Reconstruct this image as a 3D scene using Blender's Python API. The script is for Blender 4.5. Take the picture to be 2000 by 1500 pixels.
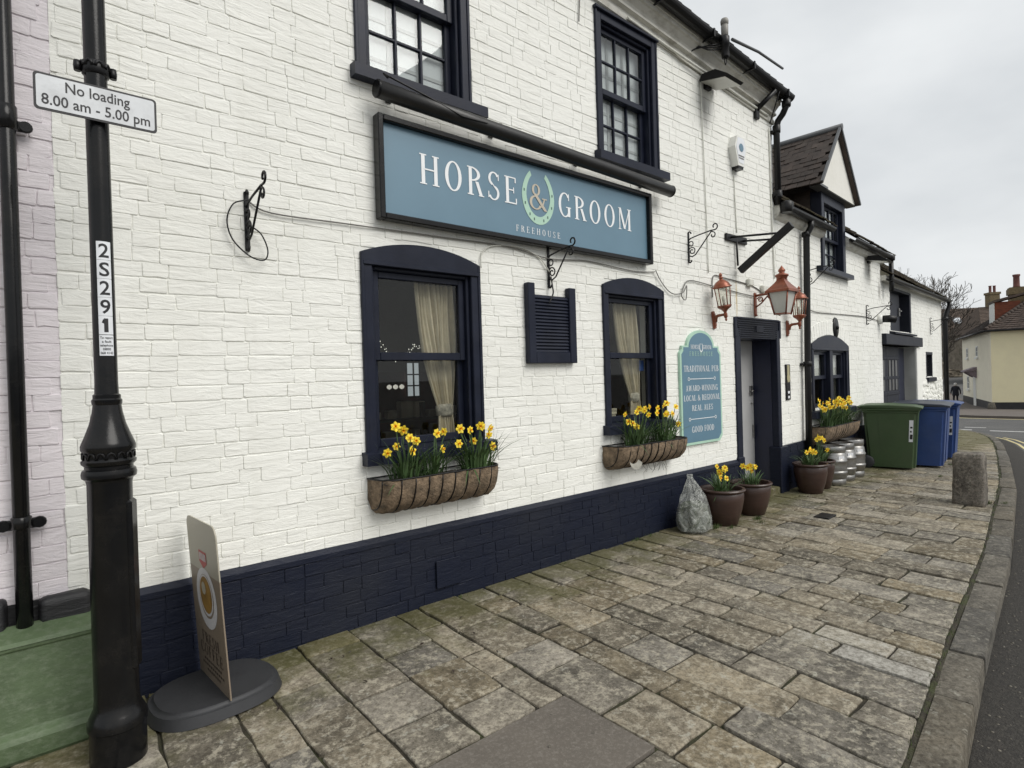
import bpy, bmesh, math, random
from math import sin, cos, pi, radians
from mathutils import Vector, Matrix, noise as mnoise

# ------------------------------------------------------------------ camera, sky, sun, exposure
for o in list(bpy.data.objects): bpy.data.objects.remove(o)
S = bpy.context.scene
C = S.collection
CAM = Vector((0.0, -3.285, 1.5))
YAW, PITCH, ROLL = radians(50.0), -math.atan(8/1130.0), math.atan(0.03)
cd = bpy.data.cameras.new('camera'); cd.lens = 36*1130/2000.0; cd.sensor_width = 36; cd.clip_end = 3000; cd.clip_start = 0.05
camo = bpy.data.objects.new('camera', cd); C.objects.link(camo)
fw0 = Vector((cos(YAW), sin(YAW), 0)); rt0 = Vector((sin(YAW), -cos(YAW), 0)); up0 = Vector((0, 0, 1))
fw = fw0*cos(PITCH)+up0*sin(PITCH); upp = up0*cos(PITCH)-fw0*sin(PITCH)
rt = rt0*cos(ROLL)-upp*sin(ROLL); upr = upp*cos(ROLL)+rt0*sin(ROLL)
M = Matrix((( rt.x, upr.x, -fw.x, CAM.x), (rt.y, upr.y, -fw.y, CAM.y), (rt.z, upr.z, -fw.z, CAM.z), (0, 0, 0, 1)))
camo.matrix_world = M
S.camera = camo

SUN_EL, SUN_AZ = radians(44), radians(-72)      # azimuth of the sun measured from +X towards +Y
W = bpy.data.worlds.new('World'); S.world = W; W.use_nodes = True
wn = W.node_tree.nodes; wl = W.node_tree.links; wn.clear()
out = wn.new('ShaderNodeOutputWorld'); bg = wn.new('ShaderNodeBackground')
sky = wn.new('ShaderNodeTexSky'); sky.sky_type = 'NISHITA'; sky.sun_disc = False
sky.sun_elevation = SUN_EL; sky.sun_rotation = pi/2 - SUN_AZ
sky.dust_density = 6; sky.air_density = 1.0
skym = wn.new('ShaderNodeVectorMath'); skym.operation = 'SCALE'; skym.inputs['Scale'].default_value = 0.075
tc = wn.new('ShaderNodeTexCoord'); mp = wn.new('ShaderNodeMapping'); mp.inputs['Scale'].default_value = (1.0, 1.0, 2.2)
n1 = wn.new('ShaderNodeTexNoise'); n1.inputs['Scale'].default_value = 2.6; n1.inputs['Detail'].default_value = 5; n1.inputs['Roughness'].default_value = .5
cr = wn.new('ShaderNodeValToRGB')
cr.color_ramp.elements[0].position = .32; cr.color_ramp.elements[0].color = (.455, .475, .49, 1)
cr.color_ramp.elements[1].position = .70; cr.color_ramp.elements[1].color = (.60, .615, .62, 1)
mix = wn.new('ShaderNodeMix'); mix.data_type = 'RGBA'; mix.inputs['Factor'].default_value = 0.93
wl.new(tc.outputs['Generated'], mp.inputs['Vector']); wl.new(mp.outputs['Vector'], n1.inputs['Vector'])
wl.new(n1.outputs['Fac'], cr.inputs['Fac']); wl.new(sky.outputs['Color'], skym.inputs[0])
wl.new(skym.outputs['Vector'], mix.inputs['A']); wl.new(cr.outputs['Color'], mix.inputs['B'])
wl.new(mix.outputs['Result'], bg.inputs['Color']); bg.inputs['Strength'].default_value = 1.0
wl.new(bg.outputs['Background'], out.inputs['Surface'])

sl = bpy.data.lights.new('sun', 'SUN'); sl.energy = 1.5; sl.angle = radians(38); sl.color = (1.0, .975, .93)
so = bpy.data.objects.new('sun', sl); C.objects.link(so)
sd = Vector((cos(SUN_EL)*cos(SUN_AZ), cos(SUN_EL)*sin(SUN_AZ), sin(SUN_EL)))
so.rotation_euler = (-sd).to_track_quat('-Z', 'Y').to_euler(); so.location = sd*60

S.view_settings.view_transform = 'Standard'; S.view_settings.look = 'None'
S.view_settings.exposure = 0.60; S.view_settings.gamma = 1.0; S.view_settings.use_curve_mapping = False

rnd = random.Random(7)
def R(a, b): return rnd.uniform(a, b)

# ------------------------------------------------------------------ materials
MATS = {}
def nd(t, kind, **kw):
    n = t.nodes.new(kind)
    for k, v in kw.items():
        if k in n.inputs: n.inputs[k].default_value = v
        else: setattr(n, k, v)
    return n
def pm(name, col, rough=.6, var=.12, scale=6.0, bump=.15, bscale=60.0, metal=0.0, spec=.5, stretch=(1, 1, 1), world=True,
       dirt=None, dirt_amt=0.0, dirt_scale=3.0, objvar=0.0, dist=.004, detail=4, rvar=.08, coat=0):
    m = bpy.data.materials.new(name); m.use_nodes = True; t = m.node_tree
    b = t.nodes['Principled BSDF']; L = t.links
    if world:
        g = nd(t, 'ShaderNodeNewGeometry'); vec = g.outputs['Position']
    else:
        g = nd(t, 'ShaderNodeTexCoord'); vec = g.outputs['Object']
    mp = nd(t, 'ShaderNodeMapping'); mp.inputs['Scale'].default_value = stretch; L.new(vec, mp.inputs['Vector']); vec = mp.outputs['Vector']
    n = nd(t, 'ShaderNodeTexNoise', Scale=scale, Detail=detail, Roughness=.6); L.new(vec, n.inputs['Vector'])
    cr = nd(t, 'ShaderNodeValToRGB')
    lo = [max(0, c*(1-var)) for c in col]; hi = [min(1, c*(1+var)) for c in col]
    cr.color_ramp.elements[0].position = .3; cr.color_ramp.elements[0].color = (*lo, 1)
    cr.color_ramp.elements[1].position = .7; cr.color_ramp.elements[1].color = (*hi, 1)
    L.new(n.outputs['Fac'], cr.inputs['Fac']); colout = cr.outputs['Color']
    if dirt:
        n2 = nd(t, 'ShaderNodeTexNoise', Scale=dirt_scale, Detail=7, Roughness=.68); L.new(vec, n2.inputs['Vector'])
        r2 = nd(t, 'ShaderNodeValToRGB'); r2.color_ramp.elements[0].position = .48; r2.color_ramp.elements[1].position = .72
        r2.color_ramp.elements[1].color = (dirt_amt, dirt_amt, dirt_amt, 1); r2.color_ramp.elements[0].color = (0, 0, 0, 1)
        L.new(n2.outputs['Fac'], r2.inputs['Fac'])
        mx = nd(t, 'ShaderNodeMix', data_type='RGBA'); mx.inputs['B'].default_value = (*dirt, 1)
        L.new(r2.outputs['Color'], mx.inputs['Factor']); L.new(colout, mx.inputs['A']); colout = mx.outputs['Result']
    if objvar:
        oi = nd(t, 'ShaderNodeObjectInfo'); hs = nd(t, 'ShaderNodeHueSaturation')
        mr = nd(t, 'ShaderNodeMapRange'); mr.inputs['To Min'].default_value = 1-objvar; mr.inputs['To Max'].default_value = 1+objvar
        L.new(oi.outputs['Random'], mr.inputs['Value']); L.new(mr.outputs['Result'], hs.inputs['Value']); L.new(colout, hs.inputs['Color']); colout = hs.outputs['Color']
    L.new(colout, b.inputs['Base Color'])
    b.inputs['Metallic'].default_value = metal; b.inputs['Specular IOR Level'].default_value = spec
    if coat: b.inputs['Coat Weight'].default_value = coat; b.inputs['Coat Roughness'].default_value = .15
    mr = nd(t, 'ShaderNodeMapRange'); mr.inputs['To Min'].default_value = max(.03, rough-rvar); mr.inputs['To Max'].default_value = min(1, rough+rvar)
    L.new(n.outputs['Fac'], mr.inputs['Value']); L.new(mr.outputs['Result'], b.inputs['Roughness'])
    if bump:
        n3 = nd(t, 'ShaderNodeTexNoise', Scale=bscale, Detail=3, Roughness=.6); L.new(vec, n3.inputs['Vector'])
        bp = nd(t, 'ShaderNodeBump', Strength=bump, Distance=dist); L.new(n3.outputs['Fac'], bp.inputs['Height']); L.new(bp.outputs['Normal'], b.inputs['Normal'])
    MATS[name] = m
    return m

def brick_paint(name, col, dirtc, dirt_amt, rough=.75, b1=.85, b2=.45, spec=.3, stains=()):
    """thick masonry paint over old hand made bricks: horizontal creases, fine grit, faint grime"""
    m = bpy.data.materials.new(name); m.use_nodes = True; t = m.node_tree; b = t.nodes['Principled BSDF']; L = t.links
    g = nd(t, 'ShaderNodeNewGeometry')
    mp = nd(t, 'ShaderNodeMapping'); mp.inputs['Scale'].default_value = (1, 1, 4.2); L.new(g.outputs['Position'], mp.inputs['Vector'])
    na = nd(t, 'ShaderNodeTexNoise', Scale=7.0, Detail=6, Roughness=.6, Distortion=.9); L.new(mp.outputs['Vector'], na.inputs['Vector'])
    nb = nd(t, 'ShaderNodeTexNoise', Scale=32.0, Detail=6, Roughness=.72); L.new(mp.outputs['Vector'], nb.inputs['Vector'])
    ncn = nd(t, 'ShaderNodeTexNoise', Scale=1.1, Detail=7, Roughness=.65); L.new(g.outputs['Position'], ncn.inputs['Vector'])
    npit = nd(t, 'ShaderNodeTexNoise', Scale=34.0, Detail=2, Roughness=.5); L.new(mp.outputs['Vector'], npit.inputs['Vector'])
    rp = nd(t, 'ShaderNodeValToRGB'); rp.color_ramp.elements[0].position = .70; rp.color_ramp.elements[1].position = .76; L.new(npit.outputs['Fac'], rp.inputs['Fac'])
    r1 = nd(t, 'ShaderNodeValToRGB'); r1.color_ramp.elements[0].position = .46; r1.color_ramp.elements[1].position = .78
    r1.color_ramp.elements[0].color = (0, 0, 0, 1); r1.color_ramp.elements[1].color = (dirt_amt,)*3+(1,)
    L.new(ncn.outputs['Fac'], r1.inputs['Fac'])
    mx = nd(t, 'ShaderNodeMix', data_type='RGBA'); mx.inputs['A'].default_value = (*col, 1); mx.inputs['B'].default_value = (*dirtc, 1)
    L.new(r1.outputs['Color'], mx.inputs['Factor'])
    mxp = nd(t, 'ShaderNodeMix', data_type='RGBA'); mxp.inputs['B'].default_value = (*[c*.72 for c in dirtc], 1)
    mlt = nd(t, 'ShaderNodeMath', operation='MULTIPLY'); mlt.inputs[1].default_value = .35; L.new(rp.outputs['Color'], mlt.inputs[0])
    L.new(mlt.outputs[0], mxp.inputs['Factor']); L.new(mx.outputs['Result'], mxp.inputs['A'])
    last = mxp.outputs['Result']
    if stains:            # rain streaks and soot blooms that have their own shape on the paint
        ms = nd(t, 'ShaderNodeMapping'); ms.inputs['Scale'].default_value = (9, 9, .55); L.new(g.outputs['Position'], ms.inputs['Vector'])
        ns_ = nd(t, 'ShaderNodeTexNoise', Scale=1.0, Detail=6, Roughness=.7); L.new(ms.outputs['Vector'], ns_.inputs['Vector'])
        rs_ = nd(t, 'ShaderNodeValToRGB'); rs_.color_ramp.elements[0].position = .55; rs_.color_ramp.elements[0].color = (0, 0, 0, 1); rs_.color_ramp.elements[1].position = .80; rs_.color_ramp.elements[1].color = (.22,)*3+(1,)
        L.new(ns_.outputs['Fac'], rs_.inputs['Fac']); mk = nd(t, 'ShaderNodeMix', data_type='RGBA'); mk.inputs['B'].default_value = (.48, .47, .40, 1); L.new(rs_.outputs['Color'], mk.inputs['Factor']); L.new(last, mk.inputs['A']); last = mk.outputs['Result']
        for (c, rad, sc_, amt) in stains:
            v1 = nd(t, 'ShaderNodeVectorMath', operation='SUBTRACT'); v1.inputs[1].default_value = c; L.new(g.outputs['Position'], v1.inputs[0])
            v2 = nd(t, 'ShaderNodeVectorMath', operation='DIVIDE'); v2.inputs[1].default_value = rad; L.new(v1.outputs[0], v2.inputs[0])
            v3 = nd(t, 'ShaderNodeVectorMath', operation='LENGTH'); L.new(v2.outputs[0], v3.inputs[0])
            a1 = nd(t, 'ShaderNodeMath', operation='MULTIPLY_ADD'); a1.inputs[1].default_value = .9; L.new(ns_.outputs['Fac'], a1.inputs[0]); L.new(v3.outputs['Value'], a1.inputs[2])
            r3 = nd(t, 'ShaderNodeMapRange'); r3.inputs['From Min'].default_value = 1.35; r3.inputs['From Max'].default_value = .45; r3.inputs['To Min'].default_value = 0; r3.inputs['To Max'].default_value = amt; L.new(a1.outputs[0], r3.inputs['Value'])
            mk = nd(t, 'ShaderNodeMix', data_type='RGBA'); mk.inputs['B'].default_value = (*sc_, 1); L.new(r3.outputs['Result'], mk.inputs['Factor']); L.new(last, mk.inputs['A']); last = mk.outputs['Result']
    L.new(last, b.inputs['Base Color']); b.inputs['Roughness'].default_value = rough; b.inputs['Specular IOR Level'].default_value = spec
    ma = nd(t, 'ShaderNodeBump', Strength=b1, Distance=.008); L.new(na.outputs['Fac'], ma.inputs['Height'])
    mb = nd(t, 'ShaderNodeBump', Strength=b2, Distance=.003); L.new(nb.outputs['Fac'], mb.inputs['Height']); L.new(ma.outputs['Normal'], mb.inputs['Normal'])
    L.new(mb.outputs['Normal'], b.inputs['Normal'])
    MATS[name] = m
    return m

def stone_mat(name, base, dark, pale, moss_amt=1.0, objvar=.22, lichen=1.0, mossy=True):
    """worn limestone flags: mottled, lichen blots, moss near the wall foot and in damp patches"""
    m = bpy.data.materials.new(name); m.use_nodes = True; t = m.node_tree; b = t.nodes['Principled BSDF']; L = t.links
    g = nd(t, 'ShaderNodeNewGeometry'); P = g.outputs['Position']
    n1 = nd(t, 'ShaderNodeTexNoise', Scale=4.5, Detail=8, Roughness=.7); L.new(P, n1.inputs['Vector'])
    c1 = nd(t, 'ShaderNodeValToRGB'); e = c1.color_ramp.elements
    e[0].position = .33; e[0].color = (*dark, 1); e[1].position = .66; e[1].color = (*base, 1)
    L.new(n1.outputs['Fac'], c1.inputs['Fac'])
    oi = nd(t, 'ShaderNodeObjectInfo')
    hs = nd(t, 'ShaderNodeHueSaturation'); mr = nd(t, 'ShaderNodeMapRange'); mr.inputs['To Min'].default_value = 1-objvar; mr.inputs['To Max'].default_value = 1+objvar
    L.new(oi.outputs['Random'], mr.inputs['Value']); L.new(mr.outputs['Result'], hs.inputs['Value'])
    wn_ = nd(t, 'ShaderNodeTexWhiteNoise', noise_dimensions='1D'); L.new(oi.outputs['Random'], wn_.inputs['W'])
    mr2 = nd(t, 'ShaderNodeMapRange'); mr2.inputs['To Min'].default_value = .5; mr2.inputs['To Max'].default_value = 1.15
    L.new(wn_.outputs['Value'], mr2.inputs['Value']); L.new(mr2.outputs['Result'], hs.inputs['Saturation']); L.new(c1.outputs['Color'], hs.inputs['Color'])
    # fine speckle
    n2 = nd(t, 'ShaderNodeTexNoise', Scale=48, Detail=6, Roughness=.8); L.new(P, n2.inputs['Vector'])
    c2 = nd(t, 'ShaderNodeValToRGB'); c2.color_ramp.elements[0].position = .36; c2.color_ramp.elements[0].color = (.42, .40, .36, 1); c2.color_ramp.elements[1].position = .62; c2.color_ramp.elements[1].color = (1.22, 1.21, 1.18, 1)
    L.new(n2.outputs['Fac'], c2.inputs['Fac'])
    m1 = nd(t, 'ShaderNodeMix', data_type='RGBA', blend_type='MULTIPLY'); m1.inputs['Factor'].default_value = 1; L.new(hs.outputs['Color'], m1.inputs['A']); L.new(c2.outputs['Color'], m1.inputs['B'])
    # pale worn patches (per stone) and lichen spots
    n3 = nd(t, 'ShaderNodeTexNoise', Scale=21, Detail=9, Roughness=.78); L.new(P, n3.inputs['Vector'])
    c3 = nd(t, 'ShaderNodeValToRGB'); c3.color_ramp.elements[0].position = .50; c3.color_ramp.elements[1].position = .60; c3.color_ramp.elements[1].color = (.62*lichen,)*3+(1,)
    L.new(n3.outputs['Fac'], c3.inputs['Fac'])
    m2 = nd(t, 'ShaderNodeMix', data_type='RGBA'); m2.inputs['B'].default_value = (*pale, 1); L.new(c3.outputs['Color'], m2.inputs['Factor']); L.new(m1.outputs['Result'], m2.inputs['A'])
    v = nd(t, 'ShaderNodeTexVoronoi', Scale=15.0); v.inputs['Randomness'].default_value = 1
    nv = nd(t, 'ShaderNodeTexNoise', Scale=30, Detail=3); L.new(P, nv.inputs['Vector'])
    vm = nd(t, 'ShaderNodeMix', data_type='RGBA', blend_type='LINEAR_LIGHT'); vm.inputs['Factor'].default_value = .075; L.new(P, vm.inputs['A']); L.new(nv.outputs['Color'], vm.inputs['B'])
    L.new(vm.outputs['Result'], v.inputs['Vector'])
    vr = nd(t, 'ShaderNodeValToRGB'); vr.color_ramp.elements[0].position = .12; vr.color_ramp.elements[0].color = (.6*lichen,)*3+(1,); vr.color_ramp.elements[1].position = .34; vr.color_ramp.elements[1].color = (0, 0, 0, 1)
    L.new(v.outputs['Distance'], vr.inputs['Fac'])
    # only some voronoi cells carry a spot
    sx = nd(t, 'ShaderNodeSeparateColor'); L.new(v.outputs['Color'], sx.inputs['Color'])
    gt = nd(t, 'ShaderNodeMath', operation='GREATER_THAN'); gt.inputs[1].default_value = .72; L.new(sx.outputs['Red'], gt.inputs[0])
    sm = nd(t, 'ShaderNodeMath', operation='MULTIPLY'); L.new(gt.outputs[0], sm.inputs[0]); L.new(vr.outputs['Color'], sm.inputs[1])
    m3 = nd(t, 'ShaderNodeMix', data_type='RGBA'); m3.inputs['B'].default_value = (.40, .39, .33, 1); L.new(sm.outputs[0], m3.inputs['Factor']); L.new(m2.outputs['Result'], m3.inputs['A'])
    last = m3.outputs['Result']
    if mossy:
        xyz = nd(t, 'ShaderNodeSeparateXYZ'); L.new(P, xyz.inputs[0])
        near = nd(t, 'ShaderNodeMapRange'); near.inputs['From Min'].default_value = -1.0; near.inputs['From Max'].default_value = -.05; near.inputs['To Min'].default_value = -.15; near.inputs['To Max'].default_value = .23
        L.new(xyz.outputs['Y'], near.inputs['Value'])
        n4 = nd(t, 'ShaderNodeTexNoise', Scale=3.2, Detail=8, Roughness=.72); L.new(P, n4.inputs['Vector'])
        ad = nd(t, 'ShaderNodeMath', operation='ADD'); L.new(n4.outputs['Fac'], ad.inputs[0]); L.new(near.outputs['Result'], ad.inputs[1])
        c4 = nd(t, 'ShaderNodeValToRGB'); c4.color_ramp.elements[0].position = .50; c4.color_ramp.elements[1].position = .70; c4.color_ramp.elements[1].color = (.72*moss_amt,)*3+(1,)
        L.new(ad.outputs[0], c4.inputs['Fac'])
        m4 = nd(t, 'ShaderNodeMix', data_type='RGBA'); m4.inputs['B'].default_value = (.072, .070, .018, 1); L.new(c4.outputs['Color'], m4.inputs['Factor']); L.new(last, m4.inputs['A']); last = m4.outputs['Result']
    L.new(last, b.inputs['Base Color']); b.inputs['Roughness'].default_value = .82; b.inputs['Specular IOR Level'].default_value = .35
    b1 = nd(t, 'ShaderNodeBump', Strength=.55, Distance=.012); L.new(n3.outputs['Fac'], b1.inputs['Height'])
    b2 = nd(t, 'ShaderNodeBump', Strength=.5, Distance=.003); L.new(n2.outputs['Fac'], b2.inputs['Height']); L.new(b1.outputs['Normal'], b2.inputs['Normal'])
    L.new(b2.outputs['Normal'], b.inputs['Normal'])
    MATS[name] = m
    return m

def glass_mat(name, tint=(.92, .95, .95), ior=1.5, rough=.0, boost=1.0):
    m = bpy.data.materials.new(name); m.use_nodes = True; t = m.node_tree; t.nodes.clear(); L = t.links
    o = nd(t, 'ShaderNodeOutputMaterial'); mx = nd(t, 'ShaderNodeMixShader'); lw = nd(t, 'ShaderNodeLayerWeight'); pw_ = nd(t, 'ShaderNodeMath', operation='POWER'); pw_.inputs[1].default_value = 4.5; L.new(lw.outputs['Facing'], pw_.inputs[0]); f = nd(t, 'ShaderNodeMath', operation='MULTIPLY_ADD'); f.inputs[1].default_value = .95; f.inputs[2].default_value = .05; L.new(pw_.outputs[0], f.inputs[0])
    tr = nd(t, 'ShaderNodeBsdfTransparent'); tr.inputs['Color'].default_value = (*tint, 1)
    gl = nd(t, 'ShaderNodeBsdfGlossy'); gl.inputs['Roughness'].default_value = rough
    g = nd(t, 'ShaderNodeNewGeometry'); n = nd(t, 'ShaderNodeTexNoise', Scale=2.2, Detail=1); L.new(g.outputs['Position'], n.inputs['Vector'])
    bp = nd(t, 'ShaderNodeBump', Strength=.04, Distance=.01); L.new(n.outputs['Fac'], bp.inputs['Height']); L.new(bp.outputs['Normal'], gl.inputs['Normal'])
    mm = nd(t, 'ShaderNodeMath', operation='MULTIPLY'); mm.inputs[1].default_value = boost; L.new(f.outputs[0], mm.inputs[0])
    L.new(mm.outputs[0], mx.inputs[0]); L.new(tr.outputs[0], mx.inputs[1]); L.new(gl.outputs[0], mx.inputs[2]); L.new(mx.outputs[0], o.inputs['Surface'])
    MATS[name] = m
    return m

WHITE = brick_paint('white_masonry_paint', (.82, .82, .775), (.62, .62, .56), .45, stains=(((5.48, 0, 4.25), (.16, 3, .34), (.16, .155, .14), .75), ((10.85, .27, 3.12), (.16, 3, .26), (.14, .135, .12), .8), ((11.45, .32, 2.86), (.12, 3, .22), (.16, .15, .13), .7), ((6.02, 0, 2.33), (.028, 3, .30), (.50, .36, .13), .8), ((3.2, 0, 4.62), (.22, 3, .20), (.25, .24, .21), .5), ((7.72, .05, 3.0), (.07, 3, .5), (.3, .29, .25), .6)))
PINK = brick_paint('pale_pink_masonry_paint', (.735, .690, .715), (.46, .42, .44), .45)
NAVYB = brick_paint('navy_masonry_paint', (.0100, .0130, .0255), (.026, .028, .034), .6, rough=.45, b1=.7, b2=.4, spec=.2)
BLACKB = brick_paint('black_masonry_paint', (.014, .014, .016), (.05, .05, .05), .5, rough=.5, spec=.45)
YELLOWB = brick_paint('pale_yellow_paint', (.74, .675, .45), (.60, .53, .37), .4)
CREAMB = brick_paint('cream_render', (.72, .66, .50), (.5, .47, .38), .4)
RENDERW = pm('white_render', (.74, .73, .68), .8, .06, 3, .3, 50, dirt=(.45, .44, .38), dirt_amt=.4)
CORNICE = pm('weathered_white_cornice', (.60, .59, .54), .75, .1, 5, .35, 40, dirt=(.19, .17, .13), dirt_amt=.75, dirt_scale=5, stretch=(1, 1, 2.2))
NAVY = pm('navy_gloss_paint', (.0118, .0148, .0275), .38, .2, 5, .15, 60, spec=.2, dirt=(.04, .042, .05), dirt_amt=.25)
NAVYD = pm('navy_door_paint', (.014, .0175, .040), .33, .16, 4, .1, 60)
CHAR = pm('charcoal_timber_paint', (.017, .019, .028), .5, .14, 5, .15, 60, spec=.2)
IRON = pm('black_iron_paint', (.007, .007, .008), .40, .2, 12, .15, 120, spec=.3)
GLOSSK = pm('gloss_black_paint', (.0055, .0058, .0065), .22, .2, 6, .06, 90, rvar=.08, spec=.28, dirt=(.022, .020, .018), dirt_amt=.5, dirt_scale=7)
GUTTER = pm('dark_gutter_plastic', (.0075, .0075, .008), .38, .2, 6, .1, 60, spec=.3)
SIGNB = pm('sign_blue_paint', (.122, .215, .285), .42, .05, 3, .04, 200)
BOARDB = pm('board_blue_paint', (.108, .205, .280), .4, .05, 3, .04, 200)
MINT = pm('mint_paint', (.40, .60, .48), .5, .05, 8, 0)
TAN = pm('tan_lettering', (.50, .45, .36), .5, .05, 8, 0)
LETTER = pm('white_lettering', (.80, .82, .83), .5, .04, 8, 0)
COPPER = pm('copper_paint', (.26, .080, .042), .36, .2, 10, .15, 60, metal=.35, dirt=(.10, .045, .028), dirt_amt=.7, dirt_scale=14)
SIGNW = pm('worn_white_reflective', (.62, .64, .66), .4, .10, 10, .05, 120, dirt=(.38, .39, .40), dirt_amt=.55, dirt_scale=9)
STICK = pm('white_sticker', (.72, .74, .77), .45, .06, 14, 0)
INK = pm('black_ink', (.012, .012, .014), .5, .1, 8, 0)
GREENB = pm('green_bin_plastic', (.044, .080, .030), .48, .12, 4, .1, 80, dirt=(.07, .08, .05), dirt_amt=.3)
BLUEB = pm('blue_bin_plastic', (.018, .052, .185), .45, .12, 4, .1, 80, dirt=(.06, .09, .18), dirt_amt=.3)
BLUED = pm('dark_blue_lid_plastic', (.022, .028, .045), .42, .12, 5, .1, 80)
GRIT = pm('scuffed_green_plastic', (.076, .112, .054), .6, .22, 7, .5, 40, dirt=(.155, .190, .125), dirt_amt=.7, dirt_scale=26, stretch=(1, 1, 1.6))
POTB = pm('brown_glazed_pot', (.046, .025, .019), .38, .22, 6, .25, 30, stretch=(1, 1, 6))
SOIL = pm('dark_soil', (.022, .016, .011), .95, .4, 30, .8, 60, dist=.02)
LINER = pm('coco_fibre_liner', (.20, .145, .095), .95, .45, 22, .9, 60, dirt=(.05, .042, .03), dirt_amt=.8, dirt_scale=12, dist=.012)
LEAF = pm('daffodil_leaf', (.062, .112, .038), .5, .3, 14, 0, objvar=.15)
LEAFP = pm('daffodil_stem', (.085, .14, .05), .5, .25, 14, 0)
PETAL = pm('yellow_petal', (.86, .66, .04), .55, .10, 40, 0, objvar=.12)
TRUMP = pm('orange_trumpet', (.88, .45, .015), .55, .12, 40, 0)
def film_mat(name):
    m = bpy.data.materials.new(name); m.use_nodes = True; t = m.node_tree; L = t.links; b = t.nodes['Principled BSDF']; o = t.nodes['Material Output']
    b.inputs['Base Color'].default_value = (.72, .74, .70, 1); b.inputs['Roughness'].default_value = .14
    g = nd(t, 'ShaderNodeNewGeometry'); vo = nd(t, 'ShaderNodeTexVoronoi', Scale=17.0, feature='DISTANCE_TO_EDGE'); n = nd(t, 'ShaderNodeTexNoise', Scale=12, Detail=6, Roughness=.65, Distortion=1.8); L.new(g.outputs['Position'], n.inputs['Vector'])
    r_ = nd(t, 'ShaderNodeValToRGB'); r_.color_ramp.elements[0].position = .38; r_.color_ramp.elements[0].color = (.10,)*3+(1,); r_.color_ramp.elements[1].position = .72; r_.color_ramp.elements[1].color = (.52,)*3+(1,)
    L.new(n.outputs['Fac'], r_.inputs['Fac']); L.new(g.outputs['Position'], vo.inputs['Vector']); b0 = nd(t, 'ShaderNodeBump', Strength=.35, Distance=.01); L.new(vo.outputs['Distance'], b0.inputs['Height']); bp = nd(t, 'ShaderNodeBump', Strength=.8, Distance=.015); L.new(n.outputs['Fac'], bp.inputs['Height']); L.new(b0.outputs['Normal'], bp.inputs['Normal']); L.new(bp.outputs['Normal'], b.inputs['Normal']); b.inputs['Specular IOR Level'].default_value = .9
    tr = nd(t, 'ShaderNodeBsdfTransparent'); mx = nd(t, 'ShaderNodeMixShader'); L.new(r_.outputs['Color'], mx.inputs[0]); L.new(tr.outputs[0], mx.inputs[1]); L.new(b.outputs[0], mx.inputs[2]); L.new(mx.outputs[0], o.inputs['Surface'])
    MATS[name] = m; return m
BAGM = film_mat('clear_plastic_bag')
BAGC = pm('garden_waste', (.022, .032, .014), .9, .7, 18, .8, 40, dirt=(.10, .11, .06), dirt_amt=.7, dirt_scale=30, dist=.02)
STEEL = pm('dull_steel', (.30, .295, .285), .36, .22, 8, .2, 30, metal=.9, stretch=(1, 1, 4))
GREYP = pm('grey_plastic', (.22, .21, .19), .5, .1, 10, .05)
WHITEP = pm('white_plastic', (.72, .72, .68), .45, .08, 10, .05)
CABLEW = pm('painted_cable', (.62, .62, .56), .6, .1, 20, 0)
CABLEG = pm('grey_cable', (.16, .155, .145), .6, .1, 20, 0)
DOORG = pm('light_grey_door_paint', (.40, .40, .40), .5, .06, 4, .08, 60)
CURT = pm('cream_curtain', (.50, .44, .335), .9, .10, 20, .3, 200)
CURTP = pm('patterned_tieback', (.30, .28, .24), .9, .55, 26, .3, 200)
BLIND = pm('white_blind', (.66, .665, .66), .8, .05, 4, .1, 60)
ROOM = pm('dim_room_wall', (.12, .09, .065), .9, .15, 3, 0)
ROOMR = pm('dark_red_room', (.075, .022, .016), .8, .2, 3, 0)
WOODD = pm('dark_wood', (.030, .020, .014), .5, .3, 6, .2, 40)
BOOKS = pm('cream_card', (.42, .38, .29), .7, .3, 5, 0, objvar=.4)
TILE = pm('old_clay_tile', (.046, .034, .028), .85, .4, 9, .5, 60, dirt=(.065, .055, .044), dirt_amt=.55, dirt_scale=6, objvar=.28)
TILEM = pm('mossy_clay_tile', (.060, .047, .033), .9, .35, 9, .6, 60, dirt=(.075, .070, .016), dirt_amt=.85, dirt_scale=3, objvar=.3)
TILER = pm('red_brown_tile', (.058, .041, .033), .85, .35, 4, .5, 30, dirt=(.085, .060, .045), dirt_amt=.7, dirt_scale=2, objvar=.3)
LEAD = pm('grey_lead', (.10, .105, .11), .55, .2, 6, .2)
ASPH = pm('asphalt', (.075, .074, .072), .85, .25, 1.1, .8, 160, dirt=(.12, .115, .105), dirt_amt=.6, dirt_scale=.6, dist=.01)
ASPH2 = pm('asphalt_gritty', (.030, .027, .023), .9, .35, 30, 1.0, 120, dirt=(.10, .09, .075), dirt_amt=.5, dirt_scale=45, dist=.012)
YLINE = pm('yellow_road_paint', (.58, .50, .25), .7, .15, 6, .2, 60, dirt=(.12, .11, .09), dirt_amt=.6, dirt_scale=8)
WLINE = pm('white_road_paint', (.62, .62, .60), .7, .12, 6, .2, 60, dirt=(.14, .14, .13), dirt_amt=.6, dirt_scale=6)
BED = pm('dark_joint_soil', (.030, .025, .016), .95, .45, 20, .8, 70, dirt=(.045, .055, .012), dirt_amt=.85, dirt_scale=2.6, dist=.02)
MOSSY = pm('moss', (.050, .068, .012), .95, .4, 40, .9, 120, dist=.02)
MOSSJ = pm('mossy_joint_fill', (.040, .034, .022), .95, .4, 14, .9, 90, dirt=(.052, .068, .014), dirt_amt=.9, dirt_scale=6, dist=.02)
COVER = pm('smooth_concrete_cover', (.118, .103, .086), .9, .14, 5, .6, 180, dirt=(.21, .19, .165), dirt_amt=.8, dirt_scale=70)
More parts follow.
